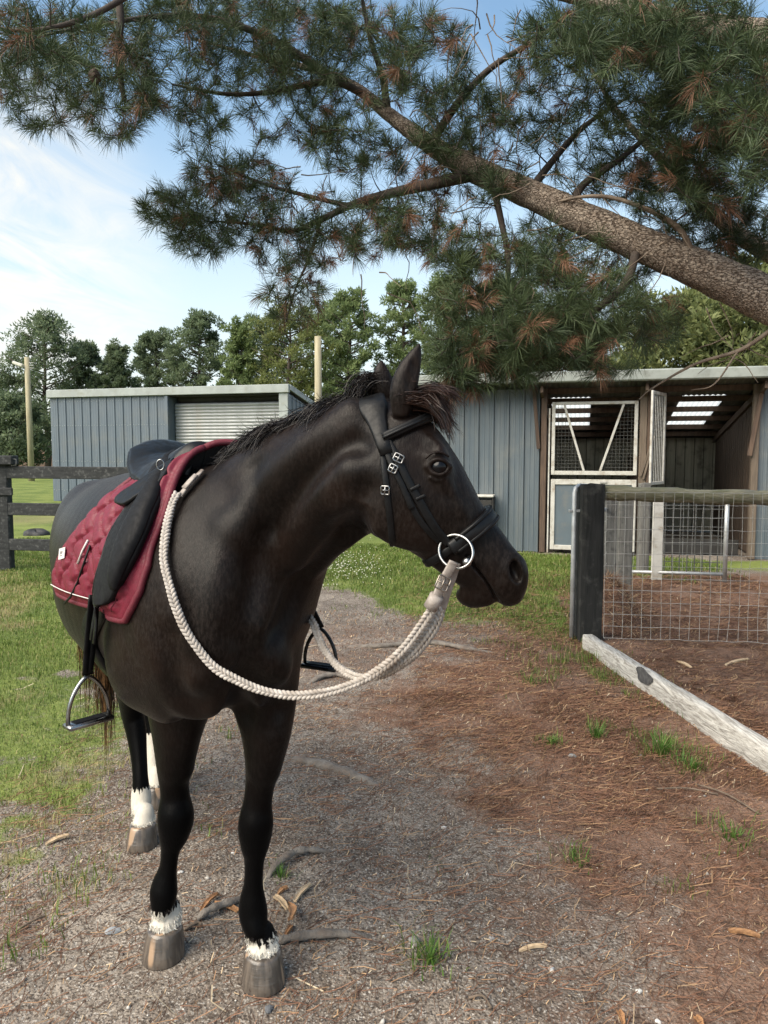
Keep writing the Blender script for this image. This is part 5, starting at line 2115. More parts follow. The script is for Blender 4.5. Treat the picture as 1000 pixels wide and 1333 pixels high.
def hairmat(name, c1, c2):
    m, b = newmat(name)
    n = noise(m, coords(m, 'Object', (1, 1, .3)), 60, 3)
    lk(m, mixc(m, mrange(m, n, .35, .65), c1, c2), b.inputs['Base Color'])
    b.inputs['Roughness'].default_value = .42
    b.inputs['Anisotropic'].default_value = .5
    b.inputs['Specular IOR Level'].default_value = .28
    return m


M_MANE = hairmat('mane_hair', (.0040, .0032, .0032), (.0115, .0072, .0060))
M_FORE = hairmat('forelock_hair', (.010, .0056, .0046), (.038, .0185, .0130))
M_TAIL = hairmat('tail_hair', (.012, .008, .006), (.11, .055, .022))

crest = []
for (px, py, Y) in ((288, 590, 2.06), (318, 566, 2.0), (352, 553, 1.95), (390, 541, 1.90), (425, 530, 1.85), (458, 518, 1.80), (486, 508, 1.76)):
    crest.append(tuple(P(px, py, Y)))
CR = cr(crest, 14)
locks = []
for i in range(200):
    t = (i + rnd.random()) / 200 * (len(CR) - 2)
    k = int(t)
    if t < 8 or t > 78:
        continue
    p = Vector(lerp(CR[k], CR[k + 1], t - k))
    T = (Vector(CR[k + 1]) - Vector(CR[k])).normalized()
    lat = T.cross(Vector((0, 0, 1))).normalized()            # towards the camera side
    q, nr, _, _ = HBVH.find_nearest(p + Vector((0, 0, .03)))
    near = rnd.random() < (.56 if t < 44 else .40)
    d = lat * ((1 if near else -1) * rnd.uniform(.3, .9)) + Vector((0, 0, rnd.uniform(.25, .80))) - T * rnd.uniform(.4, 1.2)
    L = rnd.uniform(.08, .15) if near else rnd.uniform(.12, .22)
    locks.append((q - nr * .006 + lat * rnd.gauss(0, .008), d, L))
strands('mane', locks, M_MANE, horse, 74, .0007, 10, .005, .60, .016, .14)

locks = []
for i in range(34):
    p = P(rnd.gauss(541, 4), 519 + rnd.gauss(0, 3), HY + rnd.gauss(-.005, .030))
    q, nr, _, _ = HBVH.find_nearest(p)
    d = Vector((1, rnd.gauss(0, .22), rnd.uniform(.0, .65)))
    locks.append((q - nr * .003, d, rnd.uniform(.07, .145)))
strands('forelock', locks, M_FORE, horse, 70, .0007, 11, .008, .22, .011, .17)

locks = []
for i in range(30):
    r = rnd.random() ** .5 * .035
    a = rnd.uniform(0, 2 * PI)
    p = L2W(-1.27 + r * math.cos(a) * .6, .035 + r * math.sin(a), 1.22 - rnd.random() * .16)
    d = -HF * rnd.uniform(.1, .4) + Vector((rnd.gauss(.0, .07), rnd.gauss(0, .07), -.6))
    locks.append((p, d, rnd.uniform(.65, 1.0)))
strands('tail', locks, M_TAIL, horse, 40, .0016, 11, .01, .6, .022, .05)

# whiskers and ear hair
locks = []
for (x, y) in ((640, 786), (650, 790), (632, 789), (660, 786), (622, 787), (612, 785), (646, 788), (655, 789), (667, 783)):
    q, nr, _, _ = HBVH.find_nearest(P(x, y, HY - rnd.uniform(-.03, .05)))
    locks.append((q, nr + Vector((rnd.gauss(0, .2), 0, -.4)), rnd.uniform(.02, .05)))
strands('whiskers', locks, M_MANE, horse, 3, .0004, 5, .001, .1, .006, .05)
# ragged white hair over each coronet, black hair over the upper edge of each sock
M_SOCKH = hairmat('white_leg_hair', (.50, .47, .41), (.64, .61, .55))
lw, lb_ = [], []
for spec, zt_ in zip(HOOF, (.137, .118, .178, .26)):
    o, f, s_ = hoof_frame(spec)
    for i in range(52):
        a = 2 * PI * i / 52 + rnd.gauss(0, .05)
        dr = L2W(o.x + math.cos(a), o.y + math.sin(a), 0) - L2W(o.x, o.y, 0)
        for z, lst, L in ((.104, lw, .017), (zt_ + .010, lb_, .018), (zt_ - .022, lw, .013)):
            if (lst is lb_ and (i % 3 or zt_ > .16)) or (zt_ > .16 and z != .104):
                continue
            q, nr, _, _ = HBVH.find_nearest(L2W(o.x - .012, o.y, z * s_ + rnd.gauss(0, .004)) + dr * .06)
            lst.append((q - nr * .003, nr * .12 + Vector((0, 0, -1)), L * rnd.uniform(.7, 1.3)))
strands('leg_hair', lw, M_SOCKH, horse, 9, .0011, 4, .0015, .15, .0035, .05)
strands('leg_hair', lb_, M_MANE, horse, 8, .0010, 4, .0015, .15, .0035, .05)

# ------------------------------------------------------------------ tack materials
M_LEATHER = simple('black_leather', (.0032, .0032, .0034), (.0055, .0055, .006), rough=.45, scale=40, bumps=.25, bdist=.0015, spec=.20)
M_SUEDE = simple('matt_black_leather', (.006, .006, .007), (.009, .009, .010), rough=.60, scale=60, bumps=.3, bdist=.001, spec=.12)
M_SHINY = simple('polished_black_leather', (.0035, .0036, .004), (.0055, .0058, .0065), rough=.42, scale=30, bumps=.12, bdist=.001, spec=.24)
M_STEEL = simple('polished_steel', (.30, .30, .295), (.22, .22, .22), rough=.28, scale=20, metal=1.0, bumps=.05)
M_BLACKSTEEL = simple('black_steel', (.02, .02, .02), (.03, .03, .03), rough=.3, scale=20, metal=.6, bumps=.05)
M_BURG = simple('burgundy_quilted_fabric', (.138, .0072, .0225), (.108, .0055, .017), rough=.55, scale=70, bumps=.35, bdist=.0012, spec=.35)
M_BURG2 = simple('burgundy_binding', (.115, .007, .019), (.095, .006, .015), rough=.7, scale=90, bumps=.3, bdist=.001)
M_WHITE = simple('white_piping', (.62, .58, .56), (.5, .47, .45), rough=.5, scale=50, bumps=.1)
M_ROPE = simple('cream_cotton_rope', (.43, .39, .355), (.31, .28, .25), rough=.85, scale=55, bumps=.5, bdist=.002, spec=.2, dirt=(.27, .22, .18), dscale=7)
M_TAN = simple('grey_leather_tab', (.33, .29, .26), (.22, .19, .17), rough=.6, scale=50, bumps=.4, bdist=.001, dirt=(.13, .10, .08), dscale=30)
M_LINING = simple('black_lining', (.008, .008, .008), (.012, .011, .011), rough=.9, scale=60, bumps=.3)


def strap_px(pts, wid, th, lift=0.0, n=8):
    C = cr([(x, y) for x, y in pts], n)
    pp, nr = [], []
    for x, y in C:
        h, nn_ = hit(x, y)
        if h is not None:
            pp.append(h + nn_ * lift)
            nr.append(nn_)
    for _ in range(3):
        nr = [(nr[max(i - 1, 0)] + nr[i] * 2 + nr[min(i + 1, len(nr) - 1)]).normalized() for i in range(len(nr))]
        pp = [pp[0]] + [(pp[i - 1] + pp[i] * 2 + pp[i + 1]) / 4 for i in range(1, len(pp) - 1)] + [pp[-1]]
    return pp, nr


def ring_px(c, top, bot, a0, a1, lift=0.0, n=40, skew=0.0):
    """a strap round the head in the plane of the sight line and the line bot-top; 0 deg = the side we see, 90 = top"""
    C = P(*c, HY)
    d = (P(*top, HY) - P(*bot, HY)).normalized()
    V = Vector((0, -1, 0))
    pp, nr = [], []
    ax = d.cross(V).normalized()
    for i in range(n + 1):
        a = math.radians(lerp(a0, a1, i / n))
        dr = V * math.cos(a) + d * math.sin(a)
        h = HBVH.ray_cast(C + dr * .4, -dr)
        if h[0] is None:
            continue
        nv = h[1] - ax * h[1].dot(ax)
        pp.append(h[0])
        nr.append(nv.normalized())
    for _ in range(4):
        nr = [(nr[max(i - 1, 0)] + nr[i] * 2 + nr[min(i + 1, len(nr) - 1)]).normalized() for i in range(len(nr))]
        pp = [pp[0]] + [(pp[i - 1] + pp[i] * 2 + pp[i + 1]) / 4 for i in range(1, len(pp) - 1)] + [pp[-1]]
    return [p + q * lift for p, q in zip(pp, nr)], nr


BR0 = P(520, 600, HY)
bridle = thing('bridle', 'black leather bridle with silver buckles and a bit ring on the head of the horse', 'bridle', BR0)
# headpiece over the poll
pp, nr = ring_px((490, 545), (478, 498), (503, 585), -48, 228, .003)
k = len(pp)
MB().ribbon(pp, nr, [lerp(.028, .066, math.sin(PI * i / (k - 1)) ** .8) for i in range(k)], .010).build('headpiece', M_LEATHER, bridle, True, BR0)
# browband
pp, nr = ring_px((522, 560), (556, 540), (484, 573), -36, 216, .009)
MB().ribbon(pp, nr, .022, .008).build('browband', M_LEATHER, bridle, True, BR0)
MB().tube([p + n_ * .006 for p, n_ in zip(pp, nr)], .0062, 8, flat=.7).build('browband_padding', M_SHINY, bridle, True, BR0)


def flip(pts, nrs):
    """the same strap on the far side of the head"""
    o, on = [], []
    for p, n_ in zip(pts, nrs):
        q = Vector((p.x, 2 * HY - .02 - p.y, p.z))
        h = HBVH.ray_cast(Vector((p.x, HY + .5, p.z)), Vector((0, -1, 0)))
        if h[0] is None:
            continue
        o.append(h[0])
        on.append(h[1])
    return o, on


def buckle(c, n_, t, w_, h_, parent, base=None, r=.0019, mat=None):
    """rounded rectangular frame with a tongue; t = along the strap"""
    n_ = n_.normalized()
    t = (t - n_ * t.dot(n_)).normalized()
    s = t.cross(n_)
    mb = MB()
    pts = []
    for (u, v_) in ((-1, -.8), (-.8, -1), (.8, -1), (1, -.8), (1, .8), (.8, 1), (-.8, 1), (-1, .8)):
        pts.append(c + s * (u * w_ / 2) + t * (v_ * h_ / 2) + n_ * .004)
    mb.tube(pts, r, 6, closed=True)
    mb.tube([c - t * (h_ / 2) + n_ * .0045, c + t * (h_ / 2) + n_ * .0055], r * .8, 6)
    mb.tube([c - s * (w_ / 2) + n_ * .004, c + s * (w_ / 2) + n_ * .004], r * .8, 6)
    return mb.build('buckle', mat or M_STEEL, parent, True, base)


def strap(name, pts, wid, th, lift, far=True, mat=None):
    pp, nr = strap_px(pts, wid, th, lift)
    MB().ribbon(pp, nr, wid, th).build(name, mat or M_LEATHER, bridle, True, BR0)
    if far:
        qp, qn = flip([p - n_ * lift for p, n_ in zip(pp, nr)], nr)
        if len(qp) > 3:
            MB().ribbon([p + n_ * lift for p, n_ in zip(qp, qn)], qn, wid, th).build(name, mat or M_LEATHER, bridle, True, BR0)
    return pp, nr


strap('cheekpiece', ((501, 568), (512, 588), (521, 606), (534, 632), (550, 660), (567, 688), (584, 708)), .0185, .0045, .003)
strap('noseband_hanger', ((497, 570), (505, 592), (513, 611), (521, 627), (529, 645), (536, 662)), .0135, .0035, .0055)
strap('noseband_strap', ((529, 642), (541, 668), (556, 689), (573, 705)), .014, .003, .0015)
strap('keeper', ((534, 638), (546, 632)), .008, .004, .007, False)
strap('keeper', ((541, 650), (553, 645)), .008, .004, .007, False)
pp, nr = ring_px((505, 650), (497, 570), (514, 728), 66, -246, .002, 60)
MB().ribbon(pp, nr, .0145, .0045).build('throatlash', M_LEATHER, bridle, True, BR0)
for (x, y, dx, dy, w_, h_) in ((519, 598, .45, -.9, .021, .017), (512, 611, .45, -.9, .017, .017), (503.5, 638, .06, -1, .018, .018)):
    h, n_ = hit(x, y)
    t = Vector((dx, 0, -dy)) * -1
    buckle(h + n_ * .009, n_, t, w_, h_, bridle, BR0)
    q, qn = flip([h], [n_])
    if q:
        buckle(q[0] + qn[0] * .009, qn[0], t, w_, h_, bridle, BR0)
# padded cavesson noseband and its lower edge, chin strap
pp, nr = ring_px((598, 698), (648, 662), (548, 738), -25, 205, .002, 50)
MB().ribbon(pp, nr, .034, .013).build('noseband', M_SHINY, bridle, True, BR0)
pp2, nr2 = ring_px((600, 706), (650, 671), (552, 745), -14, 194, .012, 50)
MB().tube(pp2, .0055, 8).build('noseband_edge', M_LEATHER, bridle, True, BR0)
pp2, nr2 = ring_px((596, 691), (645, 655), (546, 731), -14, 194, .012, 50)
MB().tube(pp2, .005, 8).build('noseband_edge', M_LEATHER, bridle, True, BR0)
pp, nr = ring_px((598, 698), (648, 662), (548, 738), -18, -162, .002, 40)
MB().ribbon(pp, nr, .019, .006).build('chin_strap', M_LEATHER, bridle, True, BR0)
h, n_ = hit(553, 731)
if h is not None:
    buckle(h + n_ * .008, n_, Vector((-.8, 0, -.6)), .024, .024, bridle, BR0, .0025, M_BLACKSTEEL)
# bit rings and mouthpiece ends
for s in (1, -1):
    h0, n0 = hit(590, 722)
    c = P(593.5, 718, h0.y - .026) if s > 0 else P(593.5, 718, HY + .075)
    mb = MB()
    R_ = .0355
    pts = [c + Vector((R_ * math.cos(a), -.02 * s * math.cos(a + .6), R_ * math.sin(a))) for a in [2 * PI * i / 40 for i in range(40)]]
    mb.tube(pts, .0034, 8, closed=True).build('bit_ring', M_STEEL, bridle, True, BR0)
    e = c + Vector((.0235, -.012 * s, -.0215))
    mb = MB()
    n = 14
    V = [(e.x + .0105 * math.sin(PI * i / 8) * math.cos(2 * PI * k / n), e.y + .0105 * math.sin(PI * i / 8) * math.sin(2 * PI * k / n), e.z + .0105 * math.cos(PI * i / 8)) for i in range(9) for k in range(n)]
    mb.add(V, [[i * n + k, i * n + (k + 1) % n, (i + 1) * n + (k + 1) % n, (i + 1) * n + k] for i in range(8) for k in range(n)])
    mb.tube([e, e + Vector((.012, .05 * s, .005))], .006, 8)
    mb.build('bit_end', M_STEEL, bridle, True, BR0)

# ------------------------------------------------------------------ braided rope reins
def braid(path, radius, pitch=.0215, nst=4, n=7, step=.0032):
    """interlaced strands round a path"""
    C = cr(path, 24)
    seg = np.linalg.norm(np.diff(C, axis=0), axis=1)
    s = np.concatenate([[0], np.cumsum(seg)])
    m = int(s[-1] / step)
    S = np.linspace(0, s[-1], m)
    Q = np.stack([np.interp(S, s, C[:, i]) for i in range(3)], 1)
    Q = Q + np.stack([.0016 * np.sin(S * 19 + 1), .0012 * np.sin(S * 27), .0018 * np.sin(S * 15 + 2)], 1)
    T = np.gradient(Q, axis=0)
    T /= np.linalg.norm(T, axis=1)[:, None]
    ref = np.array([0, -1.0, .1])
    N = ref - T * (T @ ref)[:, None]
    N /= np.linalg.norm(N, axis=1)[:, None]
    B = np.cross(T, N)
    mb = MB()
    for k in range(nst):
        ph = 2 * PI * S / (pitch * nst / 2) + 2 * PI * k / nst
        wv = 1 + .10 * np.sin(S * 31 + 2) + .07 * np.sin(S * 83 + k)
        x = np.sin(ph + .25 * np.sin(S * 23)) * radius * .78 * wv
        y = np.sin(2 * ph) * radius * .42 * wv
        pts = Q + B * x[:, None] + N * y[:, None]
        mb.tube([tuple(p) for p in pts], radius * .50, n)
    return mb


def along(pts):
    o = []
    for q in pts:
        if len(q) == 3:
            o.append(tuple(P(*q)))
        else:
            h, n_ = hit(*q)
            o.append(tuple(h + n_ * .018))
    return o


RB = P(400, 880, 1.75)
reins = thing('reins', 'pair of cream braided rope reins looping from the bit across the chest of the horse', 'reins', RB)
pA = along([(566, 787, 1.612), (552, 808, 1.618), (532, 836, 1.63), (506, 863, 1.645), (474, 884, 1.66), (436, 899, 1.675), (395, 906, 1.69), (352, 902, 1.705), (312, 886, 1.715)])
tailA = []
for (x, y) in ((274, 857), (246, 817), (228, 770), (219, 728), (221, 692), (229, 664), (238, 648)):
    h, n_ = hit(x, y)
    tailA.append(tuple(h + n_ * .020))
pA = pA + tailA
braid(pA, .0089).build('rope', M_ROPE, reins, True, RB)
pB = along([(575, 785, 1.655), (567, 815, 1.66), (546, 845, 1.67), (520, 866, 1.69), (492, 880, 1.73), (466, 882, 1.78), (443, 871, 1.85), (424, 847, 1.93), (410, 815, 2.0), (399, 778, 2.06)])
for (a_, th_) in ((.13, 62), (.12, 42), (.11, 25)):
    p, n_ = surf(a_, th_, 1, .02)
    pB.append(tuple(p))
braid(pB, .0089).build('rope', M_ROPE, reins, True, RB)
# a doubled length beside the bit (the ends are folded back)
pD = along([(571, 790, 1.632), (560, 815, 1.634), (541, 842, 1.645), (516, 864, 1.66), (490, 880, 1.685)])
braid(pD, .0088).build('rope', M_ROPE, reins, True, RB)
# leather tabs at the bit, with buckles
for (pts, w_) in (([(591, 731, 1.585), (585, 742, 1.592), (577, 757, 1.598), (570, 773, 1.602), (563, 790, 1.606)], .021),
                  ([(594, 733, 1.60), (588, 752, 1.612), (581, 772, 1.625), (575, 792, 1.635)], .020)):
    C = [Vector(c) for c in cr([tuple(P(*q)) for q in pts], 6)]
    nrm = [Vector((.25, -1, .15)).normalized()] * len(C)
    MB().ribbon(C, nrm, w_, .005).build('leather_tab', M_TAN, reins, True, RB)
c = P(576, 759, 1.592)
buckle(c, Vector((.25, -1, .15)), Vector((-.45, 0, -.9)), .028, .030, reins, RB, .0022, simple('dull_bronze_buckle', (.30, .26, .22), (.22, .19, .16), .35, 30, metal=.9, bumps=.1))
pts = along([(569, 775, 1.600), (565, 783, 1.604), (560, 791, 1.608)])
MB().tube(pts, .0165, 10).build('rope_binding', M_TAN, reins, True, RB)
pts = []
for (x, y) in ((238, 650), (245, 641), (253, 632), (261, 624), (268, 617)):
    h, n_ = hit(x, y)
    pts.append((h, n_))
MB().ribbon([p + n_ * .012 for p, n_ in pts], [n_ for _, n_ in pts], .016, .005).build('leather_tab', M_TAN, reins, True, RB)
MB().ribbon([p + n_ * .017 for p, n_ in pts[1:4]], [n_ for _, n_ in pts[1:4]], .019, .004).build('keeper', M_TAN, reins, True, RB)

# ------------------------------------------------------------------ saddle pad
def shell(name, pts, nrm, outer, inner, mat, parent, base, smooth=True, mats=None):
    """closed sheet: pts, nrm (n,m,3); outer, inner offsets (n,m)"""
    n, m = pts.shape[:2]
    A = pts + nrm * outer[..., None]
    B_ = pts + nrm * inner[..., None]
    V = np.concatenate([A.reshape(-1, 3), B_.reshape(-1, 3)]) - np.array(base)
    F = []
    idx = lambda i, j: i * m + j
    K = n * m
    for i in range(n - 1):
        for j in range(m - 1):
            F.append([idx(i, j), idx(i, j + 1), idx(i + 1, j + 1), idx(i + 1, j)])
            F.append([K + idx(i, j), K + idx(i + 1, j), K + idx(i + 1, j + 1), K + idx(i, j + 1)])
    for j in range(m - 1):
        F.append([idx(0, j), K + idx(0, j), K + idx(0, j + 1), idx(0, j + 1)])
        F.append([idx(n - 1, j), idx(n - 1, j + 1), K + idx(n - 1, j + 1), K + idx(n - 1, j)])
    for i in range(n - 1):
        F.append([idx(i, 0), idx(i + 1, 0), K + idx(i + 1, 0), K + idx(i, 0)])
        F.append([idx(i, m - 1), K + idx(i, m - 1), K + idx(i + 1, m - 1), idx(i + 1, m - 1)])
    return link(name, np_mesh(name, V, np.array(F)), mat, parent, smooth), A


SB = L2W(-.2, 0, 1.45)
pad = thing('saddle_pad', 'burgundy quilted saddle pad with white piping under the black saddle', 'saddle pad', SB)
TH = [0, 10, 18, 33, 50, 62, 80, 91, 101]
AF = [.022, .035, .055, .10, .118, .132, .128, .108, .078]
TR_ = [0, 15, 28, 40, 52, 65, 82, 93, 101]
AR = [-.22, -.21, -.215, -.25, -.305, -.38, -.495, -.545, -.515]


def tent(th):
    return .052 * (1 - float(sstep(4, 42, th)))


def pad_grid(side, nth=96, na=72):
    pts, nrm, aa, tt = np.zeros((nth, na, 3)), np.zeros((nth, na, 3)), np.zeros((nth, na)), np.zeros((nth, na))
    for i in range(nth):
        th = 101 * i / (nth - 1)
        f, r = np.interp(th, TH, AF), np.interp(th, TR_, AR)
        if side > 0:
            f, r = f - .11 * float(sstep(15, 50, th)), r - .03
        for j in range(na):
            a = lerp(f, r, j / (na - 1))
            p, n_ = surf(a, th, side)
            lift = tent(th) * float(sstep(-.015, .03, a))
            up = Vector((0, 0, 1))
            pts[i, j] = p + up * lift
            nrm[i, j] = n_
            aa[i, j], tt[i, j] = a, th
    for _ in range(3):                       # the cloth bridges small hollows
        q = pts.copy()
        q[1:-1, 1:-1] = (pts[:-2, 1:-1] + pts[2:, 1:-1] + pts[1:-1, :-2] + pts[1:-1, 2:]) / 4
        pts = q
        q = nrm.copy()
        q[1:-1, 1:-1] = (nrm[:-2, 1:-1] + nrm[2:, 1:-1] + nrm[1:-1, :-2] + nrm[1:-1, 2:]) / 4
        nrm = q / np.linalg.norm(q, axis=2)[..., None]
    return pts, nrm, aa, tt


for side in (-1, 1):
    pts, nrm, aa, tt = pad_grid(side)
    s_ = tt * (.30 * PI / 180)
    jj = np.linspace(0, 1, pts.shape[1])[None, :] * np.ones_like(aa)
    ii = np.linspace(0, 1, pts.shape[0])[:, None] * np.ones_like(aa)
    u = (aa * .80 + s_ * .62) / .088 + .16 * np.sin(s_ * 58)
    q = (s_ * .80 - aa * .62) / .060 + .5 * (np.floor(u) % 2) + .10 * np.sin(u * 6.28)
    fu, fq = u - np.floor(u), q - np.floor(q)
    bul = (1 - np.abs(2 * fu - 1) ** 7) * (1 - np.abs(2 * fq - 1) ** 7)
    edge_ = np.minimum(np.minimum(jj, 1 - jj) * 9, (1 - ii) * 11)
    ed = np.clip(edge_, 0, 1)
    und = 1 - .75 * sstep(40, 26, tt) * sstep(.0, -.04, aa)
    outer = .010 * und + und * .0155 * bul ** .8 * sstep(.35, .8, ed) + .006 * sstep(0, .25, ed)
    shell('quilted_side', pts, nrm, outer, np.full_like(aa, .001), M_BURG, pad, SB)
    # lining seen under the front arch
    shell('lining', pts[:46, :26], nrm[:46, :26], np.full((46, 26), -.0005), np.full((46, 26), -.004), M_LINING, pad, SB)
    # binding round the edge and white piping set in from it
    fr = [pts[i, 0] + nrm[i, 0] * .006 for i in range(0, 96, 2)]
    bo = [pts[95, j] + nrm[95, j] * .006 for j in range(0, 72, 3)]
    re = [pts[i, 71] + nrm[i, 71] * .006 for i in range(95, -1, -3)]
    MB().tube(fr + bo[1:] + re[1:], .0095, 8).build('binding', M_BURG2, pad, True, SB)
    pr = [pts[i, 66] + nrm[i, 66] * (.0300) for i in range(52, 89, 2)]
    pb = [pts[89, j] + nrm[89, j] * (.0300) for j in range(65, 20, -2)]
    MB().tube(pb, .0016, 6).build('piping', M_WHITE, pad, True, SB)
    pr = [pts[i, 6] + nrm[i, 6] * (outer[i, 6] + .0005) for i in range(26, 92, 2)]
    MB().tube(pr, .0014, 5).build('stitch_line', M_BURG2, pad, True, SB)
    if side < 0:
        PADP = (pts, nrm, outer)
h, n_ = hit(96, 722)
x_ = (P(104, 717, h.y) - P(91, 722, h.y))
x_ = (hit(102, 721)[0] - hit(90, 725)[0])
x_ = (x_ - n_ * x_.dot(n_)).normalized()
y_ = n_.cross(x_).normalized()
R_ = np.array([[x_[i], y_[i], n_[i]] for i in range(3)])
pt = h + n_ * .034
MB().box(pt, (.050, .034, .003), .001, R_).build('label_patch', M_WHITE, pad, False, SB)
mb = MB()
for (dx, dy, sx, sy) in ((-.008, .003, .003, .010), (-.003, .003, .003, .007), (.003, .003, .003, .010), (.008, .003, .003, .007), (0, -.006, .022, .002)):
    mb.box(pt + x_ * dx + y_ * dy + n_ * .0016, (sx, sy, .0012), .0003, R_)
mb.build('label_print', simple('grey_print', (.2, .19, .19), None, .7, 20, bumps=0), pad, False, SB)

# ------------------------------------------------------------------ saddle
saddle = thing('saddle', 'black leather dressage saddle with steel stirrups on the burgundy pad', 'saddle', SB)
nu, nv = 40, 33
pts = np.zeros((nu, nv, 3))
for i in range(nu):
    u = i / (nu - 1)
    a = lerp(.0, -.415, u)
    zc = float(np.interp(u, [0, .08, .25, .5, .7, .9, .96, 1], [1.490, 1.526, 1.506, 1.480, 1.494, 1.528, 1.536, 1.522]))
    hw = float(np.interp(u, [0, .1, .25, .5, .7, .9, .96, 1], [.04, .085, .128, .138, .130, .108, .082, .045]))
    for j in range(nv):
        v = -1 + 2 * j / (nv - 1)
        drop = float(np.interp(u, [0, .25, .5, .7, .9, 1], [.06, .095, .048, .034, .036, .03]))
        z = zc - drop * abs(v) ** 2.1 + .012 * float(sstep(.5, .95, u)) * (abs(v) ** 2)
        pts[i, j] = L2W(a - .030 * float(sstep(.75, 1, u)) * (1 - abs(v) ** 2), sp(a) + hw * v, z)
nrm = np.cross(np.gradient(pts, axis=1), np.gradient(pts, axis=0))
nrm /= np.linalg.norm(nrm, axis=2)[..., None]
if nrm[10, 16, 2] < 0:
    nrm = -nrm
shell('seat', pts, nrm, np.full((nu, nv), .010), np.full((nu, nv), -.012), M_SHINY, saddle, SB)
ring = [pts[i, 0] for i in range(0, nu, 2)] + [pts[-1, j] for j in range(0, nv, 2)] + [pts[i, -1] for i in range(nu - 1, -1, -2)]
MB().tube(ring, .0085, 8, closed=True).build('seat_welt', M_LEATHER, saddle, True, SB)


def patch(rows, n_rows, n_cols, side):
    """rows of (left pixel, right pixel) on the side we see -> grid on the horse; mirrored for the other side"""
    Lf, Rg = cr([r[0] for r in rows], 8), cr([r[1] for r in rows], 8)
    S = np.linspace(0, 1, len(Lf))
    T = np.linspace(0, 1, n_rows)
    Lf = np.stack([np.interp(T, S, Lf[:, i]) for i in (0, 1)], 1)
    Rg = np.stack([np.interp(T, S, Rg[:, i]) for i in (0, 1)], 1)
    pts, nrm = np.zeros((n_rows, n_cols, 3)), np.zeros((n_rows, n_cols, 3))
    for i in range(n_rows):
        for j in range(n_cols):
            x, y = lerp(Lf[i], Rg[i], j / (n_cols - 1))
            h, n_ = hit(x, y)
            if h is None:
                pts[i, j], nrm[i, j] = pts[i, j - 1] if j else pts[i - 1, j], nrm[i, j - 1] if j else nrm[i - 1, j]
                continue
            pts[i, j], nrm[i, j] = h, n_
    for _ in range(4):
        q = nrm.copy()
        q[1:-1, 1:-1] = (nrm[:-2, 1:-1] + nrm[2:, 1:-1] + nrm[1:-1, :-2] + nrm[1:-1, 2:]) / 4
        nrm = q / np.linalg.norm(q, axis=2)[..., None]
        q = pts.copy()
        q[1:-1, 1:-1] = (pts[:-2, 1:-1] + pts[2:, 1:-1] + pts[1:-1, :-2] + pts[1:-1, 2:]) / 4
        pts = q
    if side > 0:
        for i in range(n_rows):
            for j in range(n_cols):
                l = W2L(pts[i, j])
                s0 = sp(l.x)
                pts[i, j] = L2W(l.x, 2 * s0 - l.y, l.z)
                v = Vector(nrm[i, j])
                bb = v.dot(HL)
                nrm[i, j] = v - HL * (2 * bb)
        pts, nrm = pts[:, ::-1], nrm[:, ::-1]
    return pts, nrm


FLAP = [((204, 628), (232, 602)), ((196, 648), (229, 622)), ((181, 668), (220, 655)), ((162, 697), (206, 690)), ((148, 733), (189, 730)), ((142, 764), (172, 762)), ((141, 780), (163, 780)), ((146, 788), (156, 787))]
BLOCK = [((211, 634), (230, 614)), ((199, 656), (224, 644)), ((185, 685), (211, 678)), ((173, 713), (197, 712)), ((166, 744), (182, 744)), ((166, 768), (171, 770))]
SKIRT = [((177, 655), (238, 617)), ((171, 661), (237, 624)), ((172, 667), (231, 634)), ((182, 669), (222, 645))]
for side in (-1, 1):
    p_, n_ = patch(FLAP, 40, 24, side)
    tx = np.abs(np.linspace(-1, 1, 24))[None, :] * np.ones((40, 24))
    shell('flap', p_, n_, .046 - .006 * tx ** 4, np.full((40, 24), .024), M_SUEDE, saddle, SB)
    ed = [p_[i, 0 if side < 0 else -1] + n_[i, 0 if side < 0 else -1] * .036 for i in range(2, 40)]
    MB().tube(ed, .006, 6).build('flap_binding', M_LEATHER, saddle, True, SB)
    q_, m_ = patch(BLOCK, 30, 18, side)
    ty = np.linspace(-1, 1, 18)[None, :] * np.ones((30, 18))
    tz = np.linspace(-1, 1, 30)[:, None] * np.ones((30, 18))
    bul = np.clip((1 - np.abs(ty) ** 3) * (1 - np.abs(tz) ** 4), 0, 1)
    shell('thigh_block', q_, m_, .045 + .018 * bul ** .6, np.full((30, 18), .040), M_SUEDE, saddle, SB)
    k_, l_ = patch(SKIRT, 16, 18, side)
    shell('skirt', k_, l_, np.full((16, 18), .054), np.full((16, 18), .040), M_LEATHER, saddle, SB)
# panel under the cantle
mb = MB()
for s in (-1, 1):
    mb.tube([L2W(a, sp(a) + s * (.06 + .008 * k), 1.43 - .004 * k) for k, a in enumerate((-.10, -.20, -.30, -.36, -.40))], [.03, .034, .036, .036, .026], 10)
mb.build('panel', M_SHINY, saddle, True, SB)
# girth
pp, nr = [], []
for i in range(41):
    th = lerp(88, 272, i / 40)
    ga = -.10 - .17 * float(sstep(90, 125, th)) * float(sstep(270, 235, th))
    tt_ = math.radians(th)
    dr = HL * (-math.sin(tt_)) + Vector((0, 0, math.cos(tt_)))
    h = HBVH.ray_cast(L2W(ga, sp(ga), 1.12), dr)
    p, n_ = h[0], (h[1] if h[1].dot(dr) > 0 else -h[1])
    pp.append(p)
    nr.append(n_)
MB().ribbon(pp, nr, .075, .012).build('girth', M_LEATHER, saddle, True, SB)
for dx in (-.018, .018):
    q = [surf(-.06 + dx, th, -1, .036)[0] for th in (92, 98, 104, 110, 116)]
    n_ = [surf(-.06, th, -1)[1] for th in (92, 98, 104, 110, 116)]
    MB().ribbon(q, n_, .022, .004).build('girth_strap', M_LEATHER, saddle, True, SB)


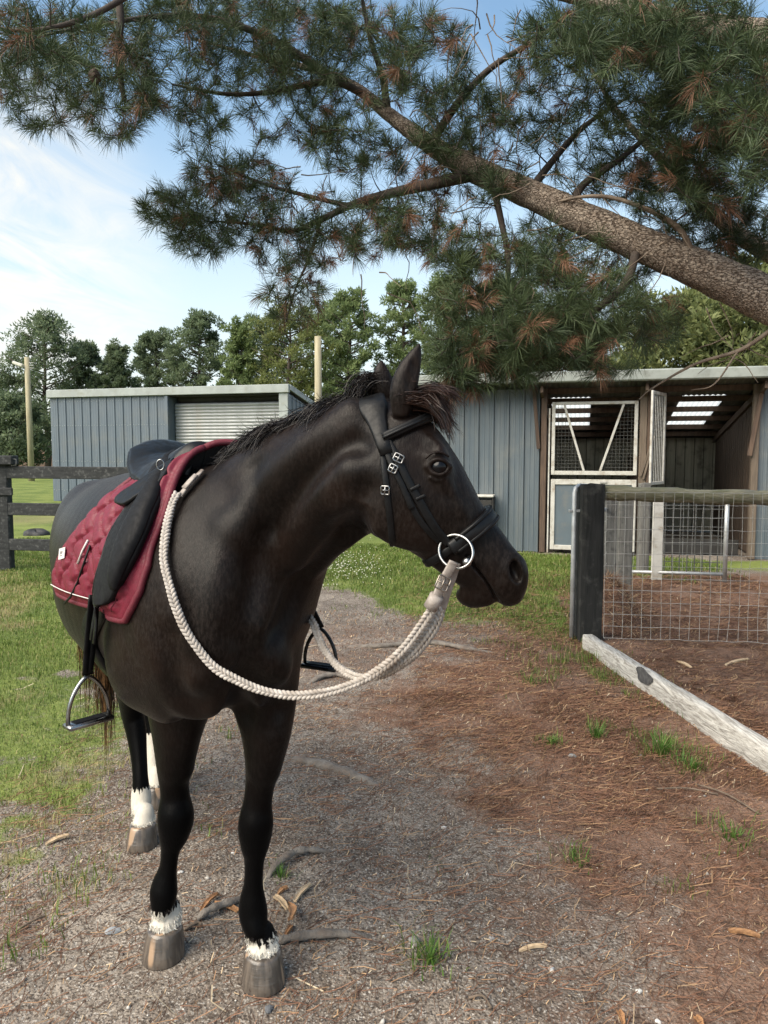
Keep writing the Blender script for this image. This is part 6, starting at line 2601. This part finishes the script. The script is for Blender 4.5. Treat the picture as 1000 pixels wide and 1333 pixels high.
def stirrup(top, pivot, treads, axis_, strap_top, mat, smat, w_=.118, h_=.125):
    """iron hanging at pivot in the plane of axis_ and the vertical"""
    x = Vector(axis_).normalized()
    o = Vector(pivot)
    iron = []
    for i in range(25):
        t = i / 24 * PI
        c, s = math.cos(t), math.sin(t)
        iron.append(o + x * (c * w_ / 2 * (1 - .40 * s ** 2)) + Vector((0, 0, -h_ + (h_ - .002) * s ** .75)))
    tr = MB()
    tr.tube(iron, [.0058] * 25, 8)
    f = x.cross(Vector((0, 0, 1)))
    R3 = np.array([[x[i], f[i], (0, 0, 1)[i]] for i in range(3)])
    tr.box(o + Vector((0, 0, -h_)), (w_ + .012, .048, .014), .005, R3)
    ob = tr.build('stirrup_iron', mat, saddle, False, SB)
    set_smooth(ob.data)
    MB().box(o + Vector((0, 0, -h_ + .0078)), (w_ - .03, .030, .004), .002, R3).build('tread_pad', M_SUEDE, ob, False, SB)
    f2 = f if f.y < 0 else -f
    for d in (-.009, .009):
        L = [Vector(strap_top) + x * d * .8, lerp(Vector(strap_top), o, .5) + x * d + Vector((0, 0, 0)), o + x * d * .7 + Vector((0, 0, .004))]
        C = [Vector(c) for c in cr([tuple(p) for p in L], 6)]
        MB().ribbon(C, [f2] * len(C), .0165, .004).build('stirrup_leather', M_LEATHER, saddle, True, SB)


p0, n0 = hit(137, 772)
stirrup(None, P(114, 880, 1.99), None, (.66, .75, 0), p0 + n0 * .03, M_STEEL, None, .118, .128)
pL, nL = surf(-.12, 88, 1, .05)
stirrup(None, P(417, 818, 2.34), None, (.86, -.40, 0), pL, M_BLACKSTEEL, None)
# loose strap end behind the flap
q = [hit(x, y) for x, y in ((131, 712), (124, 732), (115, 757), (106, 775), (98, 783))]
q = [(h, n_) for h, n_ in q if h is not None]
MB().ribbon([h + n_ * .030 for h, n_ in q], [n_ for _, n_ in q], .007, .003).build('loose_strap', M_LEATHER, saddle, True, SB)
q = [hit(x, y) for x, y in ((130, 706), (123, 718), (117, 734))]
MB().tube([h + n_ * .034 for h, n_ in q], .0032, 6).build('flap_piping', M_WHITE, saddle, True, SB)
# dee ring beside the pommel
h, n_ = hit(226, 630)
MB().tube([h + n_ * .066 + Vector((.010 * math.cos(a), 0, .014 * math.sin(a))) for a in [2 * PI * i / 14 for i in range(14)]], .002, 6, closed=True).build('dee_ring', M_STEEL, saddle, True, SB)
# ------------------------------------------------------------------ grass, litter, stones, roots
def blade_field(name, n, xr, yr, hmin, hmax, wid, thr, seed, maskf, mat, label=None, cat=None):
    g = np.random.default_rng(seed)
    x, y = g.uniform(*xr, n), g.uniform(*yr, n)
    mk = maskf(x, y)
    keep = (g.random(n) < mk) & (np.abs(x / (y + .3)) < .95)
    for hx, hy in HOOVES:
        keep &= np.hypot(x - hx, y - hy) > .09
    x, y = x[keep], y[keep]
    n = len(x)
    z = gheight(x, y) - .004
    a = g.uniform(0, 2 * PI, n)
    le = g.uniform(.15, .9, n)
    H = g.uniform(hmin, hmax, n) * (.75 + .5 * sstep(-.3, .4, fbm(x * 2.1, y * 2.1, 71)))
    wd = wid * np.maximum(1, y / 5.0) * g.uniform(.7, 1.3, n)
    dx, dy = np.cos(a), np.sin(a)
    sx, sy = -dy, dx
    b_ = np.stack([x, y, z], 1)
    s3 = np.stack([sx * wd, sy * wd, np.zeros(n)], 1)
    m1 = b_ + np.stack([dx * le * H * .28, dy * le * H * .28, H * .6], 1)
    e = b_ + np.stack([dx * le * H, dy * le * H, H * (1.05 - .45 * le)], 1)
    V = np.stack([b_ - s3, b_ + s3, m1 + s3 * .75, m1 - s3 * .75, e], 1).reshape(-1, 3)
    k = np.arange(n) * 5
    me = np_mesh(name, V, [np.stack([k, k + 1, k + 2, k + 3], 1), np.stack([k + 3, k + 2, k + 4], 1)])
    _, dm, _ = masks(x, y)
    t = np.clip(g.normal(.45, .2, n) + .25 * fbm(x * 1.5, y * 1.5, 61), 0, 1)
    t = np.where(g.random(n) < .09 + .70 * dm, 1.3 + .5 * g.random(n), t)
    set_tone(me, np.repeat(t, 5))
    return link(name, me, mat, None, kind='stuff')


M_GRASS = leafmat('grass_blades', (.062, .105, .018), (.180, .245, .050), (.34, .275, .135), 2.0, .3)
gmask = lambda x, y: masks(x, y)[0]


def clump_mask(pts):
    def f(x, y):
        r = np.zeros_like(x)
        for (cx, cy_, s_, a_) in pts:
            r = np.maximum(r, a_ * np.exp(-((x - cx) ** 2 + (y - cy_) ** 2) / s_ ** 2) * sstep(-.2, .2, fbm(x * 9, y * 9, 41)))
        return r
    return f


blade_field('grass', 125000, (-5.2, -.7), (2.2, 6.5), .018, .050, .0016, 0, 1, gmask, M_GRASS)
blade_field('grass', 110000, (-6.5, -.6), (6.5, 13), .025, .060, .0017, 0, 2, gmask, M_GRASS)
blade_field('grass', 120000, (-1.4, 4.5), (5.6, 12.2), .025, .065, .0017, 0, 3, gmask, M_GRASS)
CL = []
for (px, py, s_, a_) in ((870, 975, .12, 1), (845, 960, .08, 1), (900, 995, .08, .8), (715, 966, .07, .9), (775, 945, .07, .55), (690, 885, .08, .8), (820, 905, .10, .55), (760, 858, .14, .95), (800, 872, .14, .95), (835, 912, .12, .8), (720, 848, .14, .9), (905, 985, .10, .8), (780, 880, .18, .95), (735, 868, .18, .95), (690, 850, .16, .7), (640, 838, .14, .6), (830, 900, .16, .7), (700, 880, .12, .6),
                         (850, 890, .12, .5), (960, 1090, .10, .5), (945, 1080, .08, .4), (755, 1118, .06, .6), (560, 1245, .07, .6), (565, 1225, .05, .5), (560, 1125, .05, .5), (880, 1150, .06, .4),
                         (470, 880, .05, .2), (640, 900, .06, .3), (360, 1130, .05, .7), (270, 1080, .06, .3), (300, 960, .08, .5), (95, 1150, .12, .5), (30, 1230, .10, .35), (60, 1190, .1, .4),
                         (800, 855, .10, .6), (1000, 1100, .08, .5), (930, 1110, .05, .4), (500, 800, .1, .5), (440, 790, .1, .5), (860, 745, .12, .5), (910, 760, .1, .4), (960, 745, .12, .4)):
    q = G(px, py)
    CL.append((q.x, q.y, s_, a_))
blade_field('grass', 260000, (-1.6, 3.6), (1.9, 10), .025, .085, .0018, 0, 4, clump_mask(CL), M_GRASS)
# longer tufts beside the timber beam
M_GRASS2 = leafmat('lush_grass_blades', (.040, .095, .016), (.120, .230, .040), (.34, .275, .135), 2.0, .3)


def grass_clump(px, py, n, H, spread, label, seed):
    g = random.Random(seed)
    q = G(px, py)
    V, F = [], []
    tone = []
    for i in range(n):
        a, r = g.uniform(0, 2 * PI), abs(g.gauss(0, spread))
        x, y = r * math.cos(a), r * math.sin(a)
        z = float(gheight(q.x + x, q.y + y)) - .005
        L, le = H * g.uniform(.5, 1.1), g.uniform(.2, .9)
        b_ = a + g.gauss(0, .7)
        dx, dy = math.cos(b_), math.sin(b_)
        w_ = g.uniform(.0018, .0034)
        k = len(V)
        for t in (0, .35, .7, 1):
            bx, bz = L * le * t ** 1.7, L * (t - .35 * le * t * t)
            ww = w_ * (1 - t * .85)
            V += [(x + dx * bx - dy * ww, y + dy * bx + dx * ww, z + bz), (x + dx * bx + dy * ww, y + dy * bx - dx * ww, z + bz)]
        for t in range(3):
            F.append((k + 2 * t, k + 2 * t + 1, k + 2 * t + 3, k + 2 * t + 2))
        tone += [min(1, max(0, g.gauss(.5, .2))) if g.random() > .1 else 1.5] * 8
    me = np_mesh('grass_tuft', np.array(V), np.array(F))
    set_tone(me, tone)
    o = link('grass_tuft', me, M_GRASS2, None)
    o.location = (q.x, q.y, 0)
    return tag(o, label, 'grass tuft', 'grass tufts growing through the litter')


grass_clump(862, 978, 150, .13, .050, 'tallest bright green grass tuft, below the middle of the timber beam', 1)
grass_clump(898, 998, 90, .085, .055, 'spreading green grass tuft just right of the tallest one by the timber beam', 2)
grass_clump(778, 960, 80, .10, .028, 'thin upright grass tuft left of the tallest tuft by the timber beam', 3)
grass_clump(716, 968, 110, .050, .034, 'low flat bright grass tuft alone on the brown litter in mid path', 4)
grass_clump(893, 930, 40, .07, .030, 'small grass tuft growing against the foot of the timber beam', 5)
grass_clump(560, 1248, 80, .075, .035, 'thin grass tuft on the grey dirt near the bottom of the picture', 6)
grass_clump(755, 1120, 60, .050, .045, 'sparse low grass tuft on the dirt in the lower middle right', 7)
grass_clump(955, 1090, 70, .06, .05, 'grass tuft among red needles near the right edge', 8)
grass_clump(365, 1138, 40, .05, .02, 'little grass tuft beside the curved root behind the front hoof', 9)
grass_clump(690, 886, 60, .075, .04, 'upright grass tuft at the left edge of the grass below the pen post', 10)
grass_clump(808, 770, 70, .10, .05, 'grass tuft at the foot of the rear pen posts inside the wire', 11)


def litter(name, n, xr, yr, dens, Lr, wr, mat, seed, browns):
    g = np.random.default_rng(seed)
    x, y = g.uniform(*xr, n), g.uniform(*yr, n)
    keep = (g.random(n) < dens(x, y)) & (np.abs(x / (y + .25)) < .66)
    for hx, hy in HOOVES:
        keep &= np.hypot(x - hx, y - hy) > .085
    x, y = x[keep], y[keep]
    n = len(x)
    a = g.uniform(0, PI, n) + 1.2 * fbm(x * 3, y * 3, 81)
    L = g.uniform(*Lr, n) / 2
    w_ = wr * g.uniform(.7, 1.4, n) * np.maximum(1, y / 3.4)
    cv = g.normal(0, .28 if Lr[1] > .05 else .08, n)
    dx, dy = np.cos(a), np.sin(a)
    V = []
    lift = g.uniform(.001, .012, n)
    tilt = g.normal(0, .006, n)
    for t in (-1, 0, 1):
        px_ = x + dx * L * t - dy * L * cv * (1 - t * t)
        py_ = y + dy * L * t + dx * L * cv * (1 - t * t)
        pz = gheight(px_, py_) + lift + tilt * t
        for s_ in (-1, 1):
            V.append(np.stack([px_ - dy * w_ * s_, py_ + dx * w_ * s_, pz + .0006 * s_], 1))
    V = np.stack(V, 1).reshape(-1, 3)
    k = np.arange(n) * 6
    me = np_mesh(name, V, [np.stack([k, k + 1, k + 3, k + 2], 1), np.stack([k + 2, k + 3, k + 5, k + 4], 1)])
    set_tone(me, np.repeat(g.choice(browns, n) + g.normal(0, .06, n), 6))
    return link(name, me, mat, None, kind='stuff')


m, b = newmat('dry_litter')
rp = nn(m, 'ValToRGB')
e = rp.color_ramp.elements
e[0].position, e[0].color = 0, (.050, .026, .017, 1)
e[1].position, e[1].color = 1, (.52, .43, .30, 1)
for pos, c in ((.3, (.130, .062, .038, 1)), (.55, (.225, .115, .068, 1)), (.8, (.37, .235, .125, 1))):
    q = rp.color_ramp.elements.new(pos)
    q.color = c
lk(m, attr(m, 'tone').outputs['Fac'], rp.inputs[0])
lk(m, rp.outputs[0], b.inputs['Base Color'])
b.inputs['Roughness'].default_value = .7
b.inputs['Specular IOR Level'].default_value = .3
M_LIT = m
nmask = lambda x, y: np.clip(masks(x, y)[2] * sstep(-.25, .25, fbm(x * 4, y * 4, 91) + .12) + .10, 0, 1)
litter('needle_litter', 60000, (.2, 4.4), (2.9, 9.4), lambda x, y: nmask(x, y), (.05, .13), .0009, M_LIT, 1, [.2, .35, .5, .55, .6, .75])
litter('needle_litter', 40000, (-1.7, 2.2), (1.75, 4.6), lambda x, y: .18 + .9 * masks(x, y)[2] * sstep(-.3, .3, fbm(x * 4, y * 4, 91) + .1), (.03, .12), .00075, M_LIT, 2, [.1, .25, .4, .45, .5, .55, .7])
litter('chaff', 42000, (-1.8, 2.3), (1.75, 7.0), lambda x, y: .55 * (1 - masks(x, y)[0]), (.005, .022), .0010, M_LIT, 3, [.15, .3, .5, .65, .8, .92])
litter('dry_stalks', 800, (-2.4, 3.6), (1.8, 8.0), lambda x, y: .5 + 0 * x, (.05, .20), .0016, M_LIT, 4, [.75, .9, .98])

# gravel: small faceted stones
g = np.random.default_rng(9)
n = 34000
x, y = g.uniform(-1.8, 1.9, n), g.uniform(1.7, 5.4, n)
gm_, _, nd_ = masks(x, y)
keep = (g.random(n) < (1 - gm_) * (1 - .6 * nd_) * (.35 + .65 * sstep(-.2, .25, fbm(x * 2.5, y * 2.5, 95)))) & (np.abs(x / (y + .25)) < .66)
x, y = x[keep], y[keep]
n = len(x)
r = .0013 + .0028 * g.random(n) ** 3.5 + .006 * (g.random(n) > .993)
z = gheight(x, y) + r * .25
base_ = np.array([(1, 0, 0), (-1, 0, 0), (0, 1, 0), (0, -1, 0), (0, 0, .75), (0, 0, -.6)], float)
V = base_[None] * (r[:, None, None] * g.uniform(.65, 1.35, (n, 6, 3)))
V += r[:, None, None] * g.normal(0, .16, (n, 6, 3))
a = g.uniform(0, 2 * PI, n)
ca, sa = np.cos(a)[:, None], np.sin(a)[:, None]
V = np.stack([V[..., 0] * ca - V[..., 1] * sa + x[:, None], V[..., 0] * sa + V[..., 1] * ca + y[:, None], V[..., 2] + z[:, None]], -1)
f8 = np.array([(0, 2, 4), (2, 1, 4), (1, 3, 4), (3, 0, 4), (2, 0, 5), (1, 2, 5), (3, 1, 5), (0, 3, 5)])
F = (f8[None] + (np.arange(n) * 6)[:, None, None]).reshape(-1, 3)
me = np_mesh('gravel', V.reshape(-1, 3), F)
set_tone(me, np.repeat(np.clip(g.normal(.35, .25, n), 0, 1), 6))
m, b = newmat('gravel_stone')
lk(m, mixc(m, attr(m, 'tone').outputs['Fac'], (.12, .10, .088), (.66, .63, .58)), b.inputs['Base Color'])
b.inputs['Roughness'].default_value = .85
link('gravel', me, m, None, kind='stuff')

# roots breaking the surface
M_ROOT = simple('grey_root_bark', (.20, .175, .150), (.115, .098, .084), rough=.95, scale=16, stretch=(1, 1, 1), bumps=.9, bdist=.012, dirt=(.15, .11, .085), dscale=9)


def root(pts, radii, label):
    w_ = []
    for (px, py, dz) in pts:
        q = G(px, py)
        w_.append((q.x, q.y, dz))
    base_ = Vector((w_[0][0], w_[0][1], 0))
    A = cr([(*p, r) for p, r in zip(w_, radii)], 7)
    rr = [a_[3] * (1 + .14 * math.sin(i * 1.3) + .1 * rnd.uniform(-1, 1)) for i, a_ in enumerate(A)]
    o = MB().tube([tuple(Vector(a_[:3]) - base_) for a_ in A], rr, 12, flat=.75, up=(0, 0, 1)).build('tree_root', M_ROOT, None, True)
    o.location = base_
    return tag(o, label, 'root', 'tree roots showing in the dirt')


root([(345, 1142, -.02), (360, 1130, .012), (385, 1115, .020), (412, 1110, .010), (440, 1106, -.02)], [.009, .014, .016, .013, .008], 'curved grey root arching out of the dirt right of the near front leg')
root([(345, 1228, -.02), (370, 1224, .004), (410, 1220, .010), (450, 1217, .004), (490, 1214, -.02)], [.009, .014, .017, .014, .008], 'broad low root running right from the nearest front hoof')
root([(250, 1196, -.02), (268, 1190, .008), (290, 1180, .008), (322, 1166, -.004), (345, 1150, -.02)], [.009, .014, .015, .012, .008], 'thin dark root between the two front hooves')
root([(355, 985, -.03), (395, 990, -.004), (440, 1002, .0), (480, 1018, -.002), (520, 1035, -.03)], [.018, .028, .030, .024, .014], 'wide flat root half buried in the path right of the front legs')
root([(440, 838, -.03), (500, 842, .01), (560, 838, .012), (610, 845, .004), (660, 850, -.03)], [.018, .026, .027, .024, .014], 'pale root crossing the path behind the rope reins')
root([(395, 892, -.03), (415, 884, .01), (440, 880, .01), (470, 884, -.03)], [.014, .021, .021, .012], 'short pale root under the far stirrup')

# torn bark and twigs near the front hoof
M_BARKBIT = simple('torn_orange_bark', (.36, .19, .085), (.22, .11, .05), rough=.8, scale=40, stretch=(1, 6, 1), bumps=.6, bdist=.003, rand=.2)
M_CHIP = simple('pale_wood_chip', (.50, .38, .25), (.36, .26, .16), rough=.8, scale=40, stretch=(1, 6, 1), bumps=.4, bdist=.002, rand=.15)
M_STICK = simple('dry_stick', (.17, .125, .09), (.10, .075, .055), rough=.9, scale=30, bumps=.5)


def shard(x0, y0, x1, y1, w_, mat, label, name='bark_piece', cat='bark', lift=.006, curl=.005, group='torn bark pieces on the dirt'):
    p, q = G(x0, y0), G(x1, y1)
    c = (p + q) / 2
    c.z = 0
    d = (q - p)
    L = d.length
    d.normalize()
    sd = Vector((-d.y, d.x, 0))
    V, F = [], []
    n = 7
    for i in range(n):
        t = i / (n - 1)
        ww = w_ * (.45 + .7 * math.sin(PI * (.15 + .75 * t))) * (1 + .15 * math.sin(i * 2.1 + x0))
        pz = float(gheight(c.x, c.y)) + .004 + lift * t + curl * math.sin(PI * t)
        pp = d * ((t - .5) * L) + sd * ((.10 if lift > .03 else .035) * L * math.sin(PI * t))
        for s_, dz in ((-1, .004), (-.3, 0), (.4, .001), (1, .006)):
            V.append((pp.x + sd.x * ww * s_, pp.y + sd.y * ww * s_, pz + dz))
        for s_ in (1, .4, -.3, -1):
            V.append((pp.x + sd.x * ww * s_, pp.y + sd.y * ww * s_, pz - .004))
    for i in range(n - 1):
        for k in range(8):
            F.append((i * 8 + k, i * 8 + (k + 1) % 8, (i + 1) * 8 + (k + 1) % 8, (i + 1) * 8 + k))
    F.append(tuple(range(8))[::-1])
    F.append(tuple((n - 1) * 8 + k for k in range(8)))
    o = MB().add(V, F).build(name, mat, None)
    o.location = c
    return tag(o, label, cat, group)


shard(372, 1172, 378, 1212, .010, M_BARKBIT, 'longest curled orange bark strip standing right of the nearest front leg', lift=.05)
shard(384, 1172, 405, 1152, .007, M_CHIP, 'pale split bark sliver pointing up and right beyond the orange strips')
shard(357, 1166, 374, 1185, .007, M_CHIP, 'pale bark sliver leaning against the longest orange strip')
shard(362, 1162, 375, 1156, .006, M_BARKBIT, 'short orange bark bit above the leaning pale sliver')
shard(380, 1200, 372, 1214, .006, M_BARKBIT, 'orange bark tip lying below the longest strip')
shard(262, 1182, 284, 1162, .006, M_BARKBIT, 'orange bark splinter lying between the two front hooves')
shard(278, 1172, 310, 1184, .008, M_BARKBIT, 'broad brown bark flake between the front hooves, nearest the root')
shard(285, 1180, 300, 1178, .006, M_STICK, 'dark bark crumb beside the broad brown flake')
shard(948, 1207, 990, 1217, .007, M_BARKBIT, 'long orange bark sliver on the litter near the lower right edge')
shard(676, 1234, 712, 1230, .004, M_CHIP, 'tan bark splinter on the grey dirt low in the middle')
shard(60, 1100, 90, 1090, .007, M_CHIP, 'pale dry leaf lying on the grass at the lower left', 'dry_leaf', 'leaf', group=None)
shard(880, 858, 900, 868, .010, M_CHIP, 'pale wood chip on red needles behind the timber beam, left of the other chip', 'wood_chip', 'wood chip', group='wood chips on the needles')
shard(945, 865, 975, 858, .010, M_CHIP, 'pale wood chip on red needles behind the timber beam, farther right', 'wood_chip', 'wood chip', group='wood chips on the needles')
shard(905, 1318, 915, 1333, .006, M_BARKBIT, 'orange splinter at the bottom edge')
shard(805, 1310, 812, 1330, .006, M_BARKBIT, 'orange splinter lying left of the other one at the bottom edge')
for k, (x0, y0, x1, y1, w_, lab) in enumerate(((855, 1028, 935, 1035, .004, 'thin pale stick on the litter below the timber beam'), (905, 1020, 990, 1060, .004, 'long bent stick crossing the litter by the right edge'),
                                              (240, 1210, 262, 1203, .006, 'short stick beside the far front hoof'), (610, 1300, 640, 1312, .004, 'dark stick on the dirt at the bottom middle'),
                                              (20, 1212, 60, 1190, .004, 'thin stick on the brown litter at the lower left'), (700, 790, 765, 775, .004, 'thin dark twig on the grass under the horse nose'))):
    p, q = G(x0, y0), G(x1, y1)
    md = (p + q) / 2 + Vector((.01, .02, 0))
    base_ = Vector((p.x, p.y, 0))
    zz = [float(gheight(a_.x, a_.y)) + .006 for a_ in (p, md, q)]
    o = MB().tube([tuple(Vector(c)) for c in cr([(p.x - base_.x, p.y - base_.y, zz[0]), (md.x - base_.x, md.y - base_.y, zz[1] + .006), (q.x - base_.x, q.y - base_.y, zz[2])], 4)], w_, 6).build('stick', M_STICK, None, True)
    o.location = base_
    tag(o, lab, 'stick', 'sticks lying on the ground')


def stone(px, py, r, label, c, name='stone', seed=0, flat=.55):
    q = G(px, py)
    g = random.Random(seed)
    V, F = [], []
    n, m_ = 12, 7
    ph = [g.uniform(0, 6) for _ in range(6)]
    for i in range(m_):
        t = PI * i / (m_ - 1)
        for k in range(n):
            a = 2 * PI * k / n
            rr = r * (1 + .16 * math.sin(2 * a + ph[0]) + .12 * math.sin(3 * a + ph[1] + t) + .08 * math.sin(5 * a + 3 * t + ph[2]))
            V.append((rr * math.sin(t) * math.cos(a), rr * math.sin(t) * math.sin(a), r * flat * math.cos(t) + r * flat * .4))
    F = [(i * n + k, (i + 1) * n + k, (i + 1) * n + (k + 1) % n, i * n + (k + 1) % n) for i in range(m_ - 1) for k in range(n)]
    o = MB().add(V, F).build(name, simple(name + '_surface', c, None, .85, 40, bumps=.4), None)
    o.location = (q.x, q.y, float(gheight(q.x, q.y)))
    return o


for k, (px, py, r, lab, c) in enumerate(((718, 1258, .010, 'bright white pebble on the grey dirt, lower middle right', (.6, .58, .55)), (832, 1286, .009, 'white pebble near the bottom, right of the other white one', (.62, .6, .56)),
                                       (640, 1222, .011, 'grey pebble above the bottom white pebbles', (.34, .32, .30)), (578, 1075, .010, 'pale pebble in the middle of the path', (.5, .48, .45)),
                                       (676, 1112, .009, 'tan pebble in the middle right of the path', (.42, .37, .3)), (540, 1225, .020, 'flat grey stone beside the grass tuft at the bottom', (.25, .235, .22)),
                                       (350, 1313, .013, 'dark blue grey stone at the bottom left of centre', (.10, .105, .115)), (303, 1108, .006, 'tiny white pebble behind the front legs', (.65, .63, .6)),
                                       (235, 1135, .009, 'white pebble beside the far front leg', (.6, .58, .55)), (745, 985, .018, 'grey stone half sunk in the litter near the timber beam', (.22, .21, .2)),
                                       (857, 1322, .008, 'small white pebble at the very bottom right', (.62, .6, .57)))):
    tag(stone(px, py, r, lab, c, 'pebble', k), lab, 'pebble', 'loose pebbles on the path')
# scrap of clear plastic
q = stone(147, 1211, .022, '', (.5, .53, .56), 'plastic_scrap', 4, .25)
tag(q, 'crumpled scrap of clear plastic on the dirt left of the far front hoof', 'litter')
q.data.materials[0].node_tree.nodes['Principled BSDF'].inputs['Roughness'].default_value = .2
q.data.materials[0].node_tree.nodes['Principled BSDF'].inputs['Transmission Weight'].default_value = .5

# black bundle on the grass beyond the fence
q = G(47, 696)
V, F = [], []
n, m_ = 26, 12
for i in range(m_):
    t = i / (m_ - 1)
    for k in range(n):
        a = 2 * PI * k / n
        rr = math.sin(PI * (.5 + t * .5)) ** .6
        wx = .19 * rr * (1 + .10 * math.sin(2 * a + 1) + .06 * math.sin(5 * a))
        hz = .095 * (1 - (1 - t) ** 2) * (1 + .25 * math.sin(2 * a + .6)) + .012 * math.sin(6 * a + 5 * t)
        V.append((wx * math.cos(a) * 1.15, wx * math.sin(a) * .8, hz))
F = [(i * n + k, i * n + (k + 1) % n, (i + 1) * n + (k + 1) % n, (i + 1) * n + k) for i in range(m_ - 1) for k in range(n)]
o = MB().add(V, F).build('bundled_cover', simple('black_canvas', (.018, .018, .02), (.028, .028, .03), .7, 20, bumps=.5, bdist=.006), None, True)
o.location = (q.x, q.y, -.012)
tag(o, 'crumpled black cover lying on the grass behind the black fence', 'cover')

# mound of needles and dead grass in the corner of the pen
q = G(806, 818)
V, F = [], []
n, m_ = 40, 14
for i in range(m_):
    t = i / (m_ - 1)
    for k in range(n):
        a = 2 * PI * k / n
        r = (1 - t)
        x_, y_ = r * math.cos(a) * .30 + .02, r * math.sin(a) * .62 + .32
        h_ = .36 * (1 - r ** 1.6) * (1 + .35 * float(fbm(x_ * 5 + 3, y_ * 5, 23))) + .035 * float(fbm(x_ * 16, y_ * 16, 29))
        V.append((x_, y_, h_ - .02))
F = [(i * n + k, i * n + (k + 1) % n, (i + 1) * n + (k + 1) % n, (i + 1) * n + k) for i in range(m_ - 1) for k in range(n)]
mm, b = newmat('needle_mound')
v = coords(mm, 'Object')
lk(mm, mixc(mm, mrange(mm, noise(mm, v, 30, 6, .7, 1.5), .35, .65), (.06, .032, .022), (.24, .13, .08)), b.inputs['Base Color'])
b.inputs['Roughness'].default_value = .95
bump(mm, b, noise(mm, v, 60, 5, .7), .8, .02)
mo = MB().add(V, F).build('litter_mound', mm, None, True, kind='stuff')
mo.location = (q.x, q.y, 0)
g = np.random.default_rng(31)
n = 2600
a, r = g.uniform(0, 2 * PI, n), g.random(n) ** .6
x_, y_ = r * np.cos(a) * .30 + .02, r * np.sin(a) * .62 + .32
h_ = .36 * (1 - r ** 1.6) * (1 + .35 * fbm(x_ * 5 + 3, y_ * 5, 23)) + .035 * fbm(x_ * 16, y_ * 16, 29)
p = np.stack([x_ + q.x, y_ + q.y, h_ + .005], 1)
d = g.normal(size=(n, 3)) * np.array([1, 1, .45]) + np.array([0, 0, .15])
d /= np.linalg.norm(d, axis=1)[:, None]
sd = np.cross(d, g.normal(size=(n, 3)))
sd /= np.linalg.norm(sd, axis=1)[:, None]
L = g.uniform(.05, .16, n)[:, None]
V = np.stack([p - sd * .0018, p + sd * .0018, p + d * L], 1).reshape(-1, 3)
me = np_mesh('needle_litter', V, np.arange(n * 3).reshape(-1, 3))
set_tone(me, np.repeat(g.choice([.2, .35, .5, .75, .9], n), 3))
link('needle_litter', me, M_LIT, None, kind='stuff')

# white clover heads in the grass behind the reins
g = np.random.default_rng(77)
n = 420
px_, py_ = g.normal(440, 34, n), g.normal(737, 11, n)
q = np.array([tuple(G(a_, b_)) for a_, b_ in zip(px_, py_)])
r = g.uniform(.005, .010, n)
V = base_ if False else np.array([(1, 0, 0), (-1, 0, 0), (0, 1, 0), (0, -1, 0), (0, 0, .8), (0, 0, -.8)], float)
V = V[None] * r[:, None, None] + q[:, None, :] + np.stack([0 * r, 0 * r, g.uniform(.03, .07, n)], 1)[:, None, :]
F = (f8[None] + (np.arange(n) * 6)[:, None, None]).reshape(-1, 3)
link('clover_flowers', np_mesh('clover_flowers', V.reshape(-1, 3), F), simple('clover_white', (.7, .68, .6), (.55, .55, .42), .8, 30, bumps=0), None, kind='stuff')
